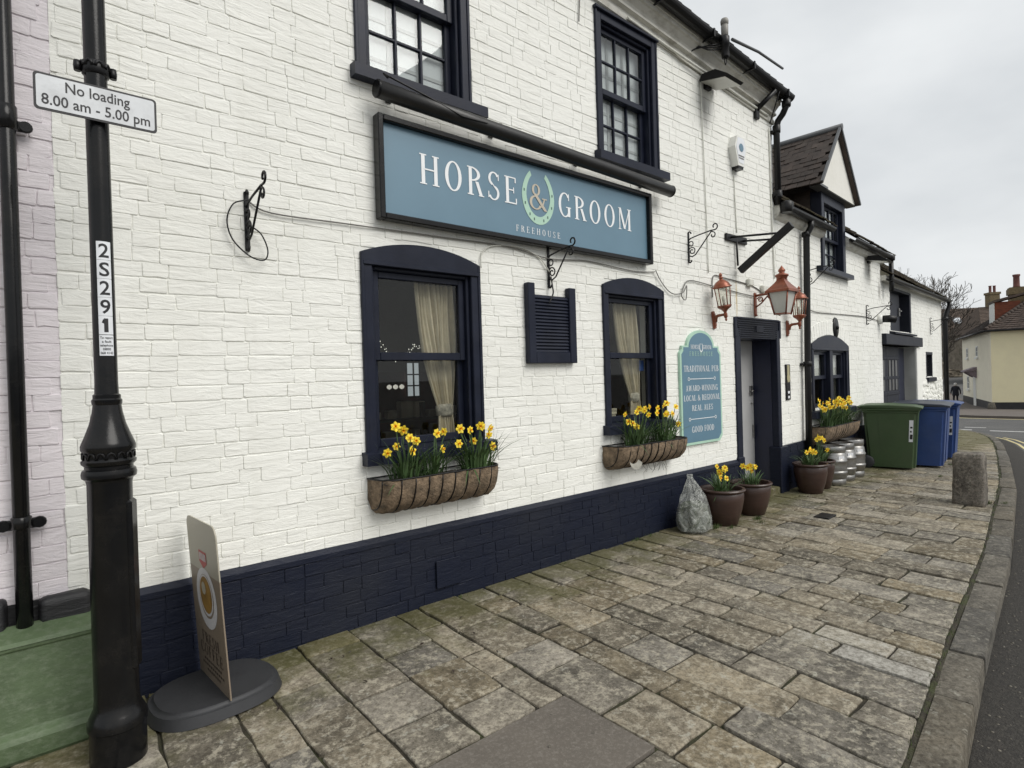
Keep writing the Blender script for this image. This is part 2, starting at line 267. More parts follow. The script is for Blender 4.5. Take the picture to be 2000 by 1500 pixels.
PAVER = stone_mat('limestone_flag', (.278, .240, .176), (.105, .090, .066), (.45, .412, .325), objvar=.36)
KERBM = stone_mat('granite_kerb', (.150, .134, .108), (.062, .056, .046), (.24, .222, .18), mossy=False, objvar=.15, lichen=.7)
BOLLM = stone_mat('bollard_stone', (.21, .175, .135), (.055, .045, .034), (.32, .28, .23), mossy=False, objvar=.05, lichen=.8)
FARBRICK = pm('far_stone_wall', (.20, .17, .13), .9, .4, 2.2, .6, 6, dirt=(.07, .065, .04), dirt_amt=.7, dirt_scale=1.2, dist=.05)
FARROOF = pm('far_brown_roof', (.085, .062, .047), .9, .25, 2, .5, 6, dist=.05)
HEDGE = pm('brown_winter_hedge', (.060, .052, .028), .95, .45, 3, .9, 12, dist=.05)
GRASSF = pm('far_grass', (.06, .075, .03), .95, .3, .5, .3, 5)
BARK = pm('tree_bark', (.060, .050, .040), .9, .3, 8, .5, 30)
CHIMB = pm('chimney_brick', (.16, .12, .065), .9, .35, 8, .5, 20, dirt=(.06, .055, .03), dirt_amt=.6)
CHIMP = pm('chimney_pot', (.14, .055, .045), .8, .2, 8, .3)
COAT = pm('dark_navy_coat', (.012, .013, .020), .85, .2, 12, .2)
HAIR = pm('white_hair', (.62, .60, .57), .8, .1, 20, .2)
SHOE = pm('pale_shoe', (.30, .29, .28), .7, .1, 10, 0)
SKIN = pm('skin', (.45, .27, .20), .6, .1, 10, 0)
GRASS = pm('grass_tuft', (.055, .085, .018), .7, .35, 25, 0)
KRAFT = pm('brown_poster', (.225, .180, .135), .45, .06, 3, .05)
KRAFTL = pm('faded_brown_poster', (.36, .335, .27), .45, .05, 3, .05)
REDL = pm('red_print', (.38, .05, .045), .5, .1, 10, 0)
PALEP = pm('pale_print', (.55, .54, .55), .5, .08, 10, 0)
COFF = pm('coffee_print', (.26, .15, .035), .5, .35, 18, 0)
COFFD = pm('dark_coffee_print', (.07, .035, .015), .5, .2, 18, 0)
INKBR = pm('dark_brown_print', (.045, .032, .026), .5, .1, 10, 0)
BASEP = pm('dark_rubber_base', (.028, .029, .032), .6, .12, 8, .15, 60)
FROST = pm('frosted_glass', (.50, .50, .46), .35, .12, 6, .05)
GLASS = glass_mat('window_glass', (.93, .94, .92), 1.5, 0, .55)
GLASSU = glass_mat('upper_window_glass', (.90, .92, .92), 1.5, .0, 1.0)
LGLASS = glass_mat('lantern_glass', (.9, .9, .86), 1.4, .05, .6)
BULB = pm('bulb_white', (.7, .7, .66), .3, .05, 10, 0)
BRASS = pm('plaque_gold', (.42, .38, .22), .4, .1, 10, 0, metal=.2)
STAIN = pm('rust_stain', (.50, .40, .20), .9, .3, 20, 0)

# ------------------------------------------------------------------ mesh helpers
class MB:
    """collects shapes; build() links them as one mesh object"""
    def __init__(s): s.v = []; s.f = []; s.mi = []; s.cur = 0; s.sm = []
    def add(s, vs, fs, smooth=False):
        n = len(s.v); s.v.extend([tuple(p) for p in vs])
        for f in fs: s.f.append(tuple(i+n for i in f)); s.mi.append(s.cur); s.sm.append(smooth)
        return s
    def box(s, x0, x1, y0, y1, z0, z1):
        v = [(x0, y0, z0), (x1, y0, z0), (x1, y1, z0), (x0, y1, z0), (x0, y0, z1), (x1, y0, z1), (x1, y1, z1), (x0, y1, z1)]
        return s.add(v, [(0, 3, 2, 1), (4, 5, 6, 7), (0, 1, 5, 4), (1, 2, 6, 5), (2, 3, 7, 6), (3, 0, 4, 7)])
    def bbox(s, x0, x1, y0, y1, z0, z1, b=.004):
        """box with chamfered edges"""
        b = min(b, (x1-x0)*.45, (y1-y0)*.45, (z1-z0)*.45)
        bm = bmesh.new(); bmesh.ops.create_cube(bm, size=1)
        for v in bm.verts: v.co = ((x0+x1)/2+v.co.x*(x1-x0), (y0+y1)/2+v.co.y*(y1-y0), (z0+z1)/2+v.co.z*(z1-z0))
        bmesh.ops.bevel(bm, geom=list(bm.edges), offset=b, segments=1, affect='EDGES')
        s.frombm(bm); bm.free(); return s
    def frombm(s, bm, smooth=False):
        bm.verts.index_update()
        s.add([v.co[:] for v in bm.verts], [[v.index for v in f.verts] for f in bm.faces], smooth)
    def prism(s, poly, d0, d1, axis='y', smooth=False):
        """poly: list of 2D points; extruded along axis from d0 to d1"""
        def P(a, b, d):
            return {'y': (a, d, b), 'x': (d, a, b), 'z': (a, b, d)}[axis]
        n = len(poly)
        v = [P(a, b, d0) for a, b in poly]+[P(a, b, d1) for a, b in poly]
        f = [tuple(range(n)), tuple(range(2*n-1, n-1, -1))]
        f += [(i, i+n, (i+1) % n+n, (i+1) % n) for i in range(n)]
        return s.add(v, f, smooth)
    def tube(s, pts, r, seg=8, cap=True, smooth=True):
        pts = [Vector(p) for p in pts]; n = len(pts)
        rs = r if isinstance(r, (list, tuple)) else [r]*n
        base = len(s.v); up = None; vs = []
        for i, p in enumerate(pts):
            d = (pts[min(i+1, n-1)]-pts[max(i-1, 0)])
            if d.length < 1e-9: d = Vector((0, 0, 1))
            d.normalize()
            if up is None:
                up = Vector((0, 0, 1)) if abs(d.z) < .9 else Vector((1, 0, 0))
            a = d.cross(up)
            if a.length < 1e-6: a = d.orthogonal()
            a.normalize(); b = a.cross(d); up = b
            for k in range(seg):
                t = 2*pi*k/seg; vs.append(p+(a*cos(t)+b*sin(t))*rs[i])
        fs = []
        for i in range(n-1):
            for k in range(seg):
                k2 = (k+1) % seg; fs.append((i*seg+k, i*seg+k2, (i+1)*seg+k2, (i+1)*seg+k))
        s.add(vs, fs, smooth)
        if cap:
            s.f.append(tuple(base+k for k in range(seg))[::-1]); s.mi.append(s.cur); s.sm.append(False)
            s.f.append(tuple(base+(n-1)*seg+k for k in range(seg))); s.mi.append(s.cur); s.sm.append(False)
        return s
    def lathe(s, prof, seg=24, c=(0, 0, 0), smooth=True, cap=True, sx=1, sy=1, ph=0):
        vs = []; fs = []; n = len(prof)
        for r, z in prof:
            for k in range(seg):
                t = 2*pi*k/seg+ph; vs.append((c[0]+r*cos(t)*sx, c[1]+r*sin(t)*sy, c[2]+z))
        for i in range(n-1):
            for k in range(seg):
                k2 = (k+1) % seg; fs.append((i*seg+k, i*seg+k2, (i+1)*seg+k2, (i+1)*seg+k))
        base = len(s.v); s.add(vs, fs, smooth)
        if cap:
            if prof[0][0] > 1e-4: s.f.append(tuple(base+k for k in range(seg))[::-1]); s.mi.append(s.cur); s.sm.append(False)
            if prof[-1][0] > 1e-4: s.f.append(tuple(base+(n-1)*seg+k for k in range(seg))); s.mi.append(s.cur); s.sm.append(False)
        return s
    def xf(s, M, start=0):
        for i in range(start, len(s.v)): s.v[i] = tuple(M @ Vector(s.v[i]))
        return s
    def build(s, name, mat, parent=None, loc=None, rot=None, weld=False):
        me = bpy.data.meshes.new(name); me.from_pydata(s.v, [], s.f)
        mats = mat if isinstance(mat, (list, tuple)) else [mat]
        for m in mats: me.materials.append(m)
        me.polygons.foreach_set('material_index', s.mi); me.polygons.foreach_set('use_smooth', s.sm)
        me.update()
        return link(name, me, parent, loc, rot)
def link(name, me, parent=None, loc=None, rot=None):
    o = bpy.data.objects.new(name, me); C.objects.link(o)
    if parent: o.parent = parent
    if loc is not None: o.location = loc
    if rot is not None: o.rotation_euler = rot
    return o
def tag(o, label=None, cat=None, group=None, kind=None):
    if label: o['label'] = label
    if cat: o['category'] = cat
    if group: o['group'] = group
    if kind: o['kind'] = kind
    return o
def thing(name, label, cat, loc=(0, 0, 0), rz=0, group=None, rot=None):
    o = bpy.data.objects.new(name, None); C.objects.link(o); o.location = loc
    o.rotation_euler = rot if rot else (0, 0, rz); o.empty_display_size = .1
    return tag(o, label, cat, group)
def arc(cx, cy, r, a0, a1, n=10, ry=None):
    ry = ry or r
    return [(cx+r*cos(radians(a0+(a1-a0)*i/n)), cy+ry*sin(radians(a0+(a1-a0)*i/n))) for i in range(n+1)]
def project(P):
    v = Vector(P)-CAM; z = v.dot(fw)
    if z < .2: return (-9999, -9999, z)
    return (1000+1130*v.dot(rt)/z, 750-1130*v.dot(upr)/z, z)
def smooth_up(o, ang=40):
    me = o.data
    me.polygons.foreach_set('use_smooth', [True]*len(me.polygons)); me.set_sharp_from_angle(angle=radians(ang)); return o

# the pub's lower ranges stand at a small angle to the main front
JX, TB = 6.95, radians(4.0)
def BP(u, off, z): return (JX+u*cos(TB)-off*sin(TB), u*sin(TB)+off*cos(TB), z)
# ------------------------------------------------------------------ lettering
def _rect(x0, y0, x1, y1): return [(x0, y0), (x1, y0), (x1, y1), (x0, y1)]
def _ring(cx, cy, rx, ry, a0, a1, wx, wy, n=14):
    q = []
    for i in range(n):
        t0 = radians(a0+(a1-a0)*i/n); t1 = radians(a0+(a1-a0)*(i+1)/n)
        q.append([(cx+rx*cos(t0), cy+ry*sin(t0)), (cx+rx*cos(t1), cy+ry*sin(t1)), (cx+(rx-wx)*cos(t1), cy+(ry-wy)*sin(t1)), (cx+(rx-wx)*cos(t0), cy+(ry-wy)*sin(t0))])
    return q
TK, TN = .115, .052
def _stem(x, w=TK, y0=0, y1=1, st=True, sb=True, e=.055):
    p = [[_rect(x, y0, x+w, y1)]]
    if sb: p.append([_rect(x-e, y0, x+w+e, y0+.04)])
    if st: p.append([_rect(x-e, y1-.04, x+w+e, y1)])
    return p
def _dg(x0, y0, x1, y1, w): return [[[(x0, y0), (x0+w, y0), (x1+w, y1), (x1, y1)]]]
def glyph(c):
    """condensed serif capitals as groups of polygons, cap height 1 -> (width, groups)"""
    if c == 'H': return .66, _stem(.07)+_stem(.48)+[[_rect(.15, .48, .5, .53)]]
    if c == 'O': return .64, [_ring(.32, .5, .29, .52, 0, 360, TK, .05, 28)]
    if c == 'R': return .60, _stem(.07)+[_ring(.17, .75, .32, .25, -90, 90, TK, .05)]+_dg(.30, .5, .46, .0, .12)+[[_rect(.42, 0, .62, .035)]]
    if c == 'P': return .54, _stem(.07)+[_ring(.17, .73, .34, .27, -90, 90, TK, .05)]
    if c == 'B': return .58, _stem(.07)+[_ring(.17, .76, .29, .24, -90, 90, TK, .05), _ring(.17, .27, .35, .27, -90, 90, TK, .05)]
    if c == 'D': return .64, _stem(.07)+[_ring(.17, .5, .42, .5, -90, 90, TK, .05, 18)]
    if c == 'S': return .50, [_ring(.25, .76, .21, .26, 25, 250, .09, .05), _ring(.24, .25, .22, .27, 75, -155, .09, .05), _dgs()]+[[_rect(.41, .72, .445, .95)]]+[[_rect(.025, .05, .06, .28)]]
    if c == 'E': return .54, _stem(.07)+[[_rect(.15, .955, .47, 1)], [_rect(.43, .80, .475, .97)], [_rect(.15, .49, .38, .535)], [_rect(.36, .40, .395, .62)], [_rect(.15, 0, .49, .05)], [_rect(.455, .02, .50, .22)]]
    if c == 'F': return .50, _stem(.07)+[[_rect(.15, .955, .46, 1)], [_rect(.42, .78, .465, .97)], [_rect(.15, .47, .36, .515)], [_rect(.34, .38, .375, .60)]]
    if c == 'L': return .50, _stem(.07)+[[_rect(.15, 0, .46, .05)], [_rect(.425, .02, .47, .24)]]
    if c == 'I': return .27, _stem(.08)
    if c == 'T': return .54, _stem(.215, st=False)+[[_rect(.02, .955, .52, 1)], [_rect(.015, .78, .055, .97)], [_rect(.485, .78, .525, .97)]]
    if c == 'U': return .64, [[_rect(.07, .28, .07+TK, 1)], [_rect(.02, .96, .24, 1)], [_rect(.51, .28, .56, 1)], [_rect(.44, .96, .63, 1)], _ring(.315, .29, .245, .31, 180, 360, .08, .05)]
    if c == 'N': return .68, _stem(.08, .05)+_stem(.55, .05, sb=False)+_dg(.05, 1, .49, 0, .12)
    if c == 'M': return .80, _stem(.08, .05)+_stem(.61, TK)+_dg(.07, 1, .33, .05, .11)+_dg(.645, 1, .36, .05, .05)
    if c == 'A': return .64, _dg(.09, 0, .29, 1, .05)+_dg(.46, 0, .27, 1, .115)+[[_rect(.16, .30, .46, .345)], [_rect(.02, 0, .20, .04)], [_rect(.42, 0, .63, .04)]]
    if c == 'W': return .92, _dg(.22, 0, .07, 1, .11)+_dg(.24, 0, .42, 1, .05)+_dg(.57, 0, .40, 1, .11)+_dg(.60, 0, .79, 1, .05)+[[_rect(.0, .96, .23, 1)], [_rect(.72, .96, .90, 1)]]
    if c == 'C': return .58, [_ring(.33, .5, .30, .52, 42, 318, TK, .05, 22), [_rect(.50, .70, .54, .98)], [_rect(.51, .08, .55, .24)]]
    if c == 'G': return .64, [_ring(.33, .5, .30, .52, 42, 318, TK, .05, 22), [_rect(.50, .70, .54, .98)], [_rect(.47, .02, .47+TK, .42)], [_rect(.38, .39, .63, .43)]]
    if c == '&': return .72, [_ring(.29, .77, .165, .235, 0, 360, .085, .05, 20), _ring(.27, .26, .25, .28, 70, 340, .10, .05, 20)]+_dg(.60, -.02, .17, .62, .13)+_dg(.49, .1, .60, .47, .055)+[[_rect(.52, .44, .72, .485)]]
    if c == '-': return .36, [[_rect(.06, .40, .30, .48)]]
    return .28, []
def _dgs(): return [[(.035, .74), (.15, .66), (.46, .28), (.355, .34)], ]
def put_letters(text, x, z, h, mat, parent, y, wscale=1.0, gap=.06, width=None, center=False):
    """each capital its own part"""
    adv = [glyph(c)[0]*wscale+gap for c in text]; tot = sum(adv)-gap; kx = width/(tot*h) if width else 1.0
    cx = x-(tot*h*kx/2 if center else 0)
    for c, a in zip(text, adv):
        if c != ' ':
            m = MB()
            for gi, g in enumerate(glyph(c)[1]):
                for q in g: m.add([(px*wscale*h*kx, -.0002*gi, py*h) for px, py in q], [tuple(range(len(q)))])
            m.build('letter', mat, parent, (cx, y, z))
        cx += a*h*kx
def letters(text, x, z, h, wscale=1.0, gap=.06, width=None, center=False):
    """lay out serif capitals from x in the XZ plane, facing -Y; returns MB with y = small steps outwards"""
    adv = [glyph(c)[0]*wscale+gap for c in text]; tot = sum(adv)-gap
    kx = 1.0
    if width: kx = width/(tot*h)
    x0 = x-(tot*h*kx/2 if center else 0); mb = MB(); cx = x0
    for c, a in zip(text, adv):
        w, groups = glyph(c)
        for gi, g in enumerate(groups):
            for q in g:
                mb.add([(cx+px*wscale*h*kx, -.0002*gi, z+py*h) for px, py in q], [(0, 1, 2, 3)] if len(q) == 4 else [tuple(range(len(q)))])
        cx += a*h*kx
    return mb
def sans(text, x, z, h, width=None, align='CENTER', bold=.0, fine=False):
    """built-in sans lettering as a mesh in the XZ plane facing -Y"""
    cu = bpy.data.curves.new('lettering', 'FONT'); cu.body = text; cu.size = h; cu.align_x = align; cu.offset = bold*h; cu.resolution_u = 3
    o = bpy.data.objects.new('lettering', cu); C.objects.link(o)
    dg = bpy.context.evaluated_depsgraph_get(); me = o.evaluated_get(dg).to_mesh()
    vs = [v.co.copy() for v in me.vertices]; fs = [list(p.vertices) for p in me.polygons]
    bpy.data.objects.remove(o); bpy.data.curves.remove(cu)
    xs = [v.x for v in vs]; k = 1
    if width: k = width/(max(xs)-min(xs))
    mb = MB()
    if fine:
        bm = bmesh.new(); bv = [bm.verts.new((x+v.x*k, 0, z+v.y)) for v in vs]
        for f in fs:
            try: bm.faces.new([bv[i] for i in f])
            except ValueError: pass
        bmesh.ops.triangulate(bm, faces=bm.faces[:]); bmesh.ops.subdivide_edges(bm, edges=[e for e in bm.edges if e.calc_length() > .006], cuts=4, use_grid_fill=True); bmesh.ops.triangulate(bm, faces=bm.faces[:])
        mb.frombm(bm); bm.free(); return mb
    mb.add([(x+v.x*k, 0, z+v.y) for v in vs], fs); return mb

# ------------------------------------------------------------------ ground shape
def gx(X):
    if X < 6.5: return 0.0
    if X < 10.5: return -.0345*(X-6.5)**2/8
    z = -.0345*(X-8.5)
    if X > 46:
        t = X-46
        z += .0345*t if t > 12 else .0345*t*t/24+.0
        if t > 12: z = -.0345*(58-8.5)+.0345*6+.045*(X-58)
    return z
def gz(X, Y=0.0):
    """pavement level: falls along the street, with a slight cross fall away from the wall"""
    c = .02*(min(max(Y, -2.6), 0.0)+2.4) if X < 22 else .0
    return gx(X)+c
KERB = [(-6, -3.35), (-3, -3.20), (0, -2.98), (1.4, -2.84), (2.64, -2.69), (3.99, -2.515), (5.98, -2.29), (9.57, -1.76), (13.2, -1.10), (16.5, -.45), (18.6, .05), (20.1, .52), (21.2, 1.05), (22.0, 1.75), (22.5, 2.7), (22.8, 4.0), (22.9, 8), (22.9, 16)]
def kerbY(X):
    for (a, b), (c, d) in zip(KERB, KERB[1:]):
        if a <= X <= c: return b+(d-b)*(X-a)/(c-a)
    return KERB[-1][1]

# road / terrain sheet
mb = MB()
xs = [-60, -30, -15, -8, -4, -2, 0, 2, 4, 6, 7, 8, 9, 10, 12, 14, 16, 18, 20, 22, 24, 26, 28, 30, 33, 36, 40, 44, 48, 52, 56, 60, 66, 72, 80, 90, 100, 115, 140, 200, 300, 600, 1500]
ys = [-1500, -400, -120, -60, -30, -15, -8, -5, -4, -3, -2, -1, 0, 1, 2, 3, 4, 6, 8, 10, 12, 15, 20, 30, 45, 70, 120, 400, 1500]
def rz_(X, Y):
    z = gx(min(X, 140))-.115
    return z
vs = [(x, y, rz_(x, y)) for x in xs for y in ys]; ny = len(ys)
mb.add(vs, [(i*ny+j, (i+1)*ny+j, (i+1)*ny+j+1, i*ny+j+1) for i in range(len(xs)-1) for j in range(ny-1)], True)
road = tag(mb.build('road', ASPH), kind='structure')
# gritty gutter strip at the kerb foot
mb = MB()
for (a, b), (c, d) in zip(KERB[:-2], KERB[1:-1]):
    n = 3
    for i in range(n):
        xa, ya, xb, yb = a+(c-a)*i/n, b+(d-b)*i/n, a+(c-a)*(i+1)/n, b+(d-b)*(i+1)/n
        t = Vector((c-a, d-b)).normalized(); nx_, ny_ = t.y, -t.x
        w = .34
        mb.add([(xa, ya, gx(xa)-.111), (xa+nx_*w, ya+ny_*w, gx(xa)-.111), (xb+nx_*w, yb+ny_*w, gx(xb)-.111), (xb, yb, gx(xb)-.111)], [(0, 1, 2, 3)])
mb.build('gutter_strip', ASPH2, road)

# ------------------------------------------------------------------ pavement: bed, flags, kerb stones
mb = MB()
sx = [-6+i*.5 for i in range(58)]
for xa, xb in zip(sx, sx[1:]):
    if xb > 22.6: break
    row = []
    for X in (xa, xb):
        k = kerbY(X)+.14; w = max(k+.3, .9 if X > 6.9 else .25)
        row.append([(X, k+(w-k)*j/6, gz(X, k+(w-k)*j/6)-.013) for j in range(7)])
    for j in range(6): mb.add([row[0][j], row[1][j], row[1][j+1], row[0][j+1]], [(0, 1, 2, 3)], True)
pavement = tag(mb.build('pavement', BED), kind='structure')

def flag_mesh(poly, X0, Y0, th=.03, bev=.0055, lip=0.0, seed=0):
    """one worn paving flag with a wobbling outline and chamfered edge, local to (X0, Y0)"""
    r = random.Random(seed); pts = []
    n = len(poly)
    for i in range(n):
        p, q = Vector(poly[i]), Vector(poly[(i+1) % n]); L = (q-p).length; d = (q-p)/max(L, 1e-6); nn = Vector((d.y, -d.x))
        c = min(r.uniform(.002, .012), L*.2)
        k = max(3, int(L/.085))
        for j in range(k):
            t = c+(L-2*c)*j/(k-1)
            w = 0 if j in (0, k-1) else r.uniform(-.008, .006)
            pts.append(p+d*t+nn*w)
    m = len(pts); cen = sum(pts, Vector((0, 0)))/m
    tx, ty = r.uniform(-.010, .010), r.uniform(-.010, .010); h = r.uniform(-.004, .005)+lip
    def P(p, z):
        return (p.x-X0, p.y-Y0, gz(p.x, p.y)-gz(X0, Y0)+z+h+tx*(p.x-cen.x)+ty*(p.y-cen.y))
    def inset(p, d):
        v = cen-p; return p+v*(d/max(v.length, .02))
    vs = [P(p, -th) for p in pts]+[P(p, -bev) for p in pts]+[P(inset(p, bev*.7), -bev*.25) for p in pts]+[P(inset(p, bev*2.2), 0) for p in pts]
    fs = []
    for ring in range(3):
        for i in range(m):
            j = (i+1) % m; fs.append((ring*m+i, ring*m+j, (ring+1)*m+j, (ring+1)*m+i))
    fs.append(tuple(range(3*m, 4*m)))
    return vs, fs
PALEST = stone_mat('pale_cement_patch', (.36, .34, .29), (.22, .20, .165), (.50, .48, .43), mossy=False)
strips = []
COVX0, COVX1, COVY0, COVY1 = .86, 1.885, -1.860, -1.350
r = random.Random(11); X = -5.2
while X < 22.2:
    w = r.choice([.19, .22, .24, .26, .28, .31]) if X < 9 else r.choice([.21, .25, .29])
    for e in (COVX0-.01, COVX1+.01):              # courses start and stop at the concrete cover
        if X < e-.02 and X+w > e-.12: w = e-X
    strips.append((X, w)); X += w
flags = []
def skew(x, y):      # courses fan slightly, square to the curving kerb
    a = 0 if x < 2.2 else .10*min(1, (x-2.2)/9)
    return x+a*(-y-1.0)
wph = [(r.uniform(0, 6), r.uniform(1.2, 2.6), r.uniform(.008, .028)) for _ in range(len(strips)+1)]
def wob(k, y):       # each joint line wanders a little
    if k >= len(strips): return 0
    if COVX0-.4 < strips[k][0] < COVX1+.1: return 0
    p, f, a = wph[k]; return a*sin(f*y+p)
for si, (X, w) in enumerate(strips):
    ytop = .02
    if X > 6.9: ytop = (X-JX)*math.tan(TB)+.02
    if X > 16.7: ytop = .7+(X-16.7)*.9
    yk = kerbY(X+w/2)+.168
    if COVX0-.02 < X+w/2 < COVX1+.02: spans = [(ytop, COVY1+.006), (COVY0-.006, yk)]
    else: spans = [(ytop, yk)]
    for y, yend in spans:
        while y > yend+.05:
            L = r.choice([.26, .30, .33, .37, .42, .48, .56]) if r.random() > .1 else r.uniform(.2, .3)
            if y-L < yend+.2: L = y-yend
            g = r.uniform(.004, .0088)
            cor = [(X+g, y-g), (X+g, y-L+g), (X+w-g, y-L+g), (X+w-g, y-g)]
            jx = .002 if abs(y-L-COVY1) < .2 or COVX0-.45 < X < COVX1+.1 else .007
            cor = [(skew(a, b)+wob(si if k < 2 else si+1, b)+r.uniform(-jx, jx), b+r.uniform(-jx, jx)) for k, (a, b) in enumerate(cor)]
            if abs(y-L-yk) < .001: cor[1] = (cor[1][0], kerbY(cor[1][0])+.168+g); cor[2] = (cor[2][0], kerbY(cor[2][0])+.168+g)
            flags.append(cor); y -= L
def parea(P, a=1.0):
    x, y, z = project(P)
    if not (-150 < x < 2150 and -150 < y < 1700): return 0
    return a/(z*z)*max(.1, abs(P[2]-1.5)/z if P[2] < .3 else 1)
sc = []
for i, c in enumerate(flags):
    cx_, cy_ = sum(p[0] for p in c)/4, sum(p[1] for p in c)/4
    sc.append((parea((cx_, cy_, gz(cx_, cy_))), i))
sc.sort(reverse=True); big = {i for a, i in sc[:296] if a > 0}
rest = MB()
for i, c in enumerate(flags):
    cx_, cy_ = sum(p[0] for p in c)/4, sum(p[1] for p in c)/4
    vs, fs = flag_mesh(c, cx_, cy_, seed=i)
    if i in big:
        mb = MB(); mb.add(vs, fs, True); near_patch = abs(cx_-3.45) < .16 and abs(cy_+2.1) < .25
        o = mb.build('paving_flag', PALEST if near_patch else PAVER, pavement, (cx_, cy_, gz(cx_, cy_))); smooth_up(o, 38)
    elif sc:
        rest.add([(a+cx_, b+cy_, c_+gz(cx_, cy_)) for a, b, c_ in vs], fs, True)
o = rest.build('paving_flags', PAVER, pavement); smooth_up(o, 38); o['kind'] = 'stuff'
# concrete cover plate with its lifting slot
mb = MB(); mb.bbox(COVX0, COVX1, COVY0, COVY1, gz(1.4, -1.6)-.03, gz(1.4, -1.6)+.004, .003); cov = mb.build('access_cover', COVER, pavement)
mb = MB(); mb.box(1.60, 1.64, COVY0+.018, COVY0+.045, gz(1.4, -1.6)+.0, gz(1.4, -1.6)+.0055); mb.build('lifting_slot', INK, cov)
# kerb stones
def kerb_pts():
    out = []; r = random.Random(5)
    for (a, b), (c, d) in zip(KERB, KERB[1:]):
        L = math.hypot(c-a, d-b); n = max(1, int(L/.05))
        for i in range(n): out.append((a+(c-a)*i/n, b+(d-b)*i/n))
    return out
kp = kerb_pts(); i = 0; r = random.Random(5)
while i < len(kp)-8:
    step = r.randint(9, 16) if kp[i][0] < 9 else r.randint(14, 22)
    j = min(i+step, len(kp)-1); (xa, ya), (xb, yb) = kp[i], kp[j]
    d = Vector((xb-xa, yb-ya)).normalized(); nn = Vector((-d.y, d.x)); g = .006
    w = .150+r.uniform(-.012, .012); A = Vector((xa, ya))+d*g; B = Vector((xb, yb))-d*g
    bm = bmesh.new(); cx_, cy_ = (xa+xb)/2, (ya+yb)/2; z0 = gz(cx_, cy_)
    lift = r.uniform(-.004, .008)
    cr_ = [A, B, B+nn*w, A+nn*w]
    lo = [bm.verts.new((p.x-cx_, p.y-cy_, -.16)) for p in cr_]; hi = [bm.verts.new((p.x-cx_+r.uniform(-.004, .004), p.y-cy_+r.uniform(-.006, .006), gz(p.x, p.y)-z0+lift)) for p in cr_]
    bm.faces.new(lo[::-1]); bm.faces.new(hi)
    for k in range(4): bm.faces.new((lo[k], lo[(k+1) % 4], hi[(k+1) % 4], hi[k]))
    te = [e for e in bm.edges if e.verts[0] in hi and e.verts[1] in hi]
    bmesh.ops.bevel(bm, geom=te, offset=.018, segments=2, affect='EDGES', profile=.6)
    mb = MB(); mb.frombm(bm); bm.free()
    o = mb.build('kerb_stone', KERBM, pavement, (cx_, cy_, z0)); smooth_up(o, 50); i = j
# painted lines
def ribbon(name, pts, w, mat, z=.004, parent=road, lift=-.115):
    mb = MB(); n = len(pts); L = []
    for i, p in enumerate(pts):
        a, b = Vector(pts[max(i-1, 0)][:2]), Vector(pts[min(i+1, n-1)][:2]); d = (b-a).normalized(); q = Vector((-d.y, d.x))*w/2; p = Vector(p[:2])
        L.append(((p+q).x, (p+q).y, gx(p.x)+lift+z)); L.append(((p-q).x, (p-q).y, gx(p.x)+lift+z))
    mb.add(L, [(2*i, 2*i+1, 2*i+3, 2*i+2) for i in range(n-1)]); return mb.build(name, mat, parent)
def offs(d, a, b):
    out = []
    for (x0, y0), (x1, y1) in zip(KERB, KERB[1:]):
        for i in range(6):
            x, y = x0+(x1-x0)*i/6, y0+(y1-y0)*i/6
            if a <= x <= b:
                t = Vector((x1-x0, y1-y0)).normalized(); out.append((x+t.y*d, y-t.x*d))
    return out
ribbon('yellow_line', offs(.42, 4, 21.4), .06, YLINE, .0075); ribbon('yellow_line', offs(.60, 4, 21.0), .06, YLINE, .0075)
# junction markings across the end of the street
for k, (ya, yb) in enumerate([(2.6, 1.75), (1.25, .35), (-.15, -1.3), (-1.8, -3.0), (-3.5, -4.7)]):
    ribbon('white_dash', [(24.45-.02*k, ya), (24.55, yb)], .16, WLINE); 
ribbon('white_dash', [(26.2, 2.3), (26.3, 1.7)], .12, WLINE)
# far pavement in front of the yellow house, its kerb, and the curving side road kerb with double yellow lines
mb = MB()
fp = [(35.6, 3.9), (36.2, 5.0), (38.5, 6.1), (42, 6.9), (47, 8.3), (54, 10.2), (62, 12.8), (75, 17.5)]
bk = [(49.5, .0), (48.6, 4.4), (48.2, 5.45), (48.6, 5.7), (50, 6.1), (56, 8.1), (62, 10.1), (76, 15.2)]
far_pts = [(35.2, -8), (35.5, 0), (35.55, 2.5)]+fp
mb2 = []
L = []
for i, p in enumerate(far_pts):
    if i < 3: q = (52, p[1]-1.0)
    else: q = bk[i-3]
    L.append((p, q))
for (p, q), (p2, q2) in zip(L, L[1:]):
    mb.add([(p[0], p[1], gx(p[0])), (p2[0], p2[1], gx(p2[0])), (q2[0], q2[1], gx(q2[0])+.02), (q[0], q[1], gx(q[0])+.02)], [(0, 1, 2, 3), ])
    mb.add([(p[0], p[1], gx(p[0])), (p2[0], p2[1], gx(p2[0])), (p2[0], p2[1], gx(p2[0])-.15), (p[0], p[1], gx(p[0])-.15)], [(3, 2, 1, 0)])
fpav = tag(mb.build('far_pavement', pm('brown_tarmac', (.115, .098, .085), .9, .15, 1.5, .4, 40)), kind='structure')
kerb2 = MB()
for a, b in zip(far_pts, far_pts[1:]):
    d = (Vector(b)-Vector(a)).normalized(); nn = Vector((d.y, -d.x))*.18 if False else Vector((-d.y, d.x))*-.18
    A, B = Vector(a), Vector(b); z = .006
    kerb2.add([(A.x, A.y, gx(A.x)+z), (B.x, B.y, gx(B.x)+z), (B.x+nn.x, B.y+nn.y, gx(B.x)+z), (A.x+nn.x, A.y+nn.y, gx(A.x)+z)], [(0, 1, 2, 3)])
kerb2.build('kerb', KERBM, fpav)
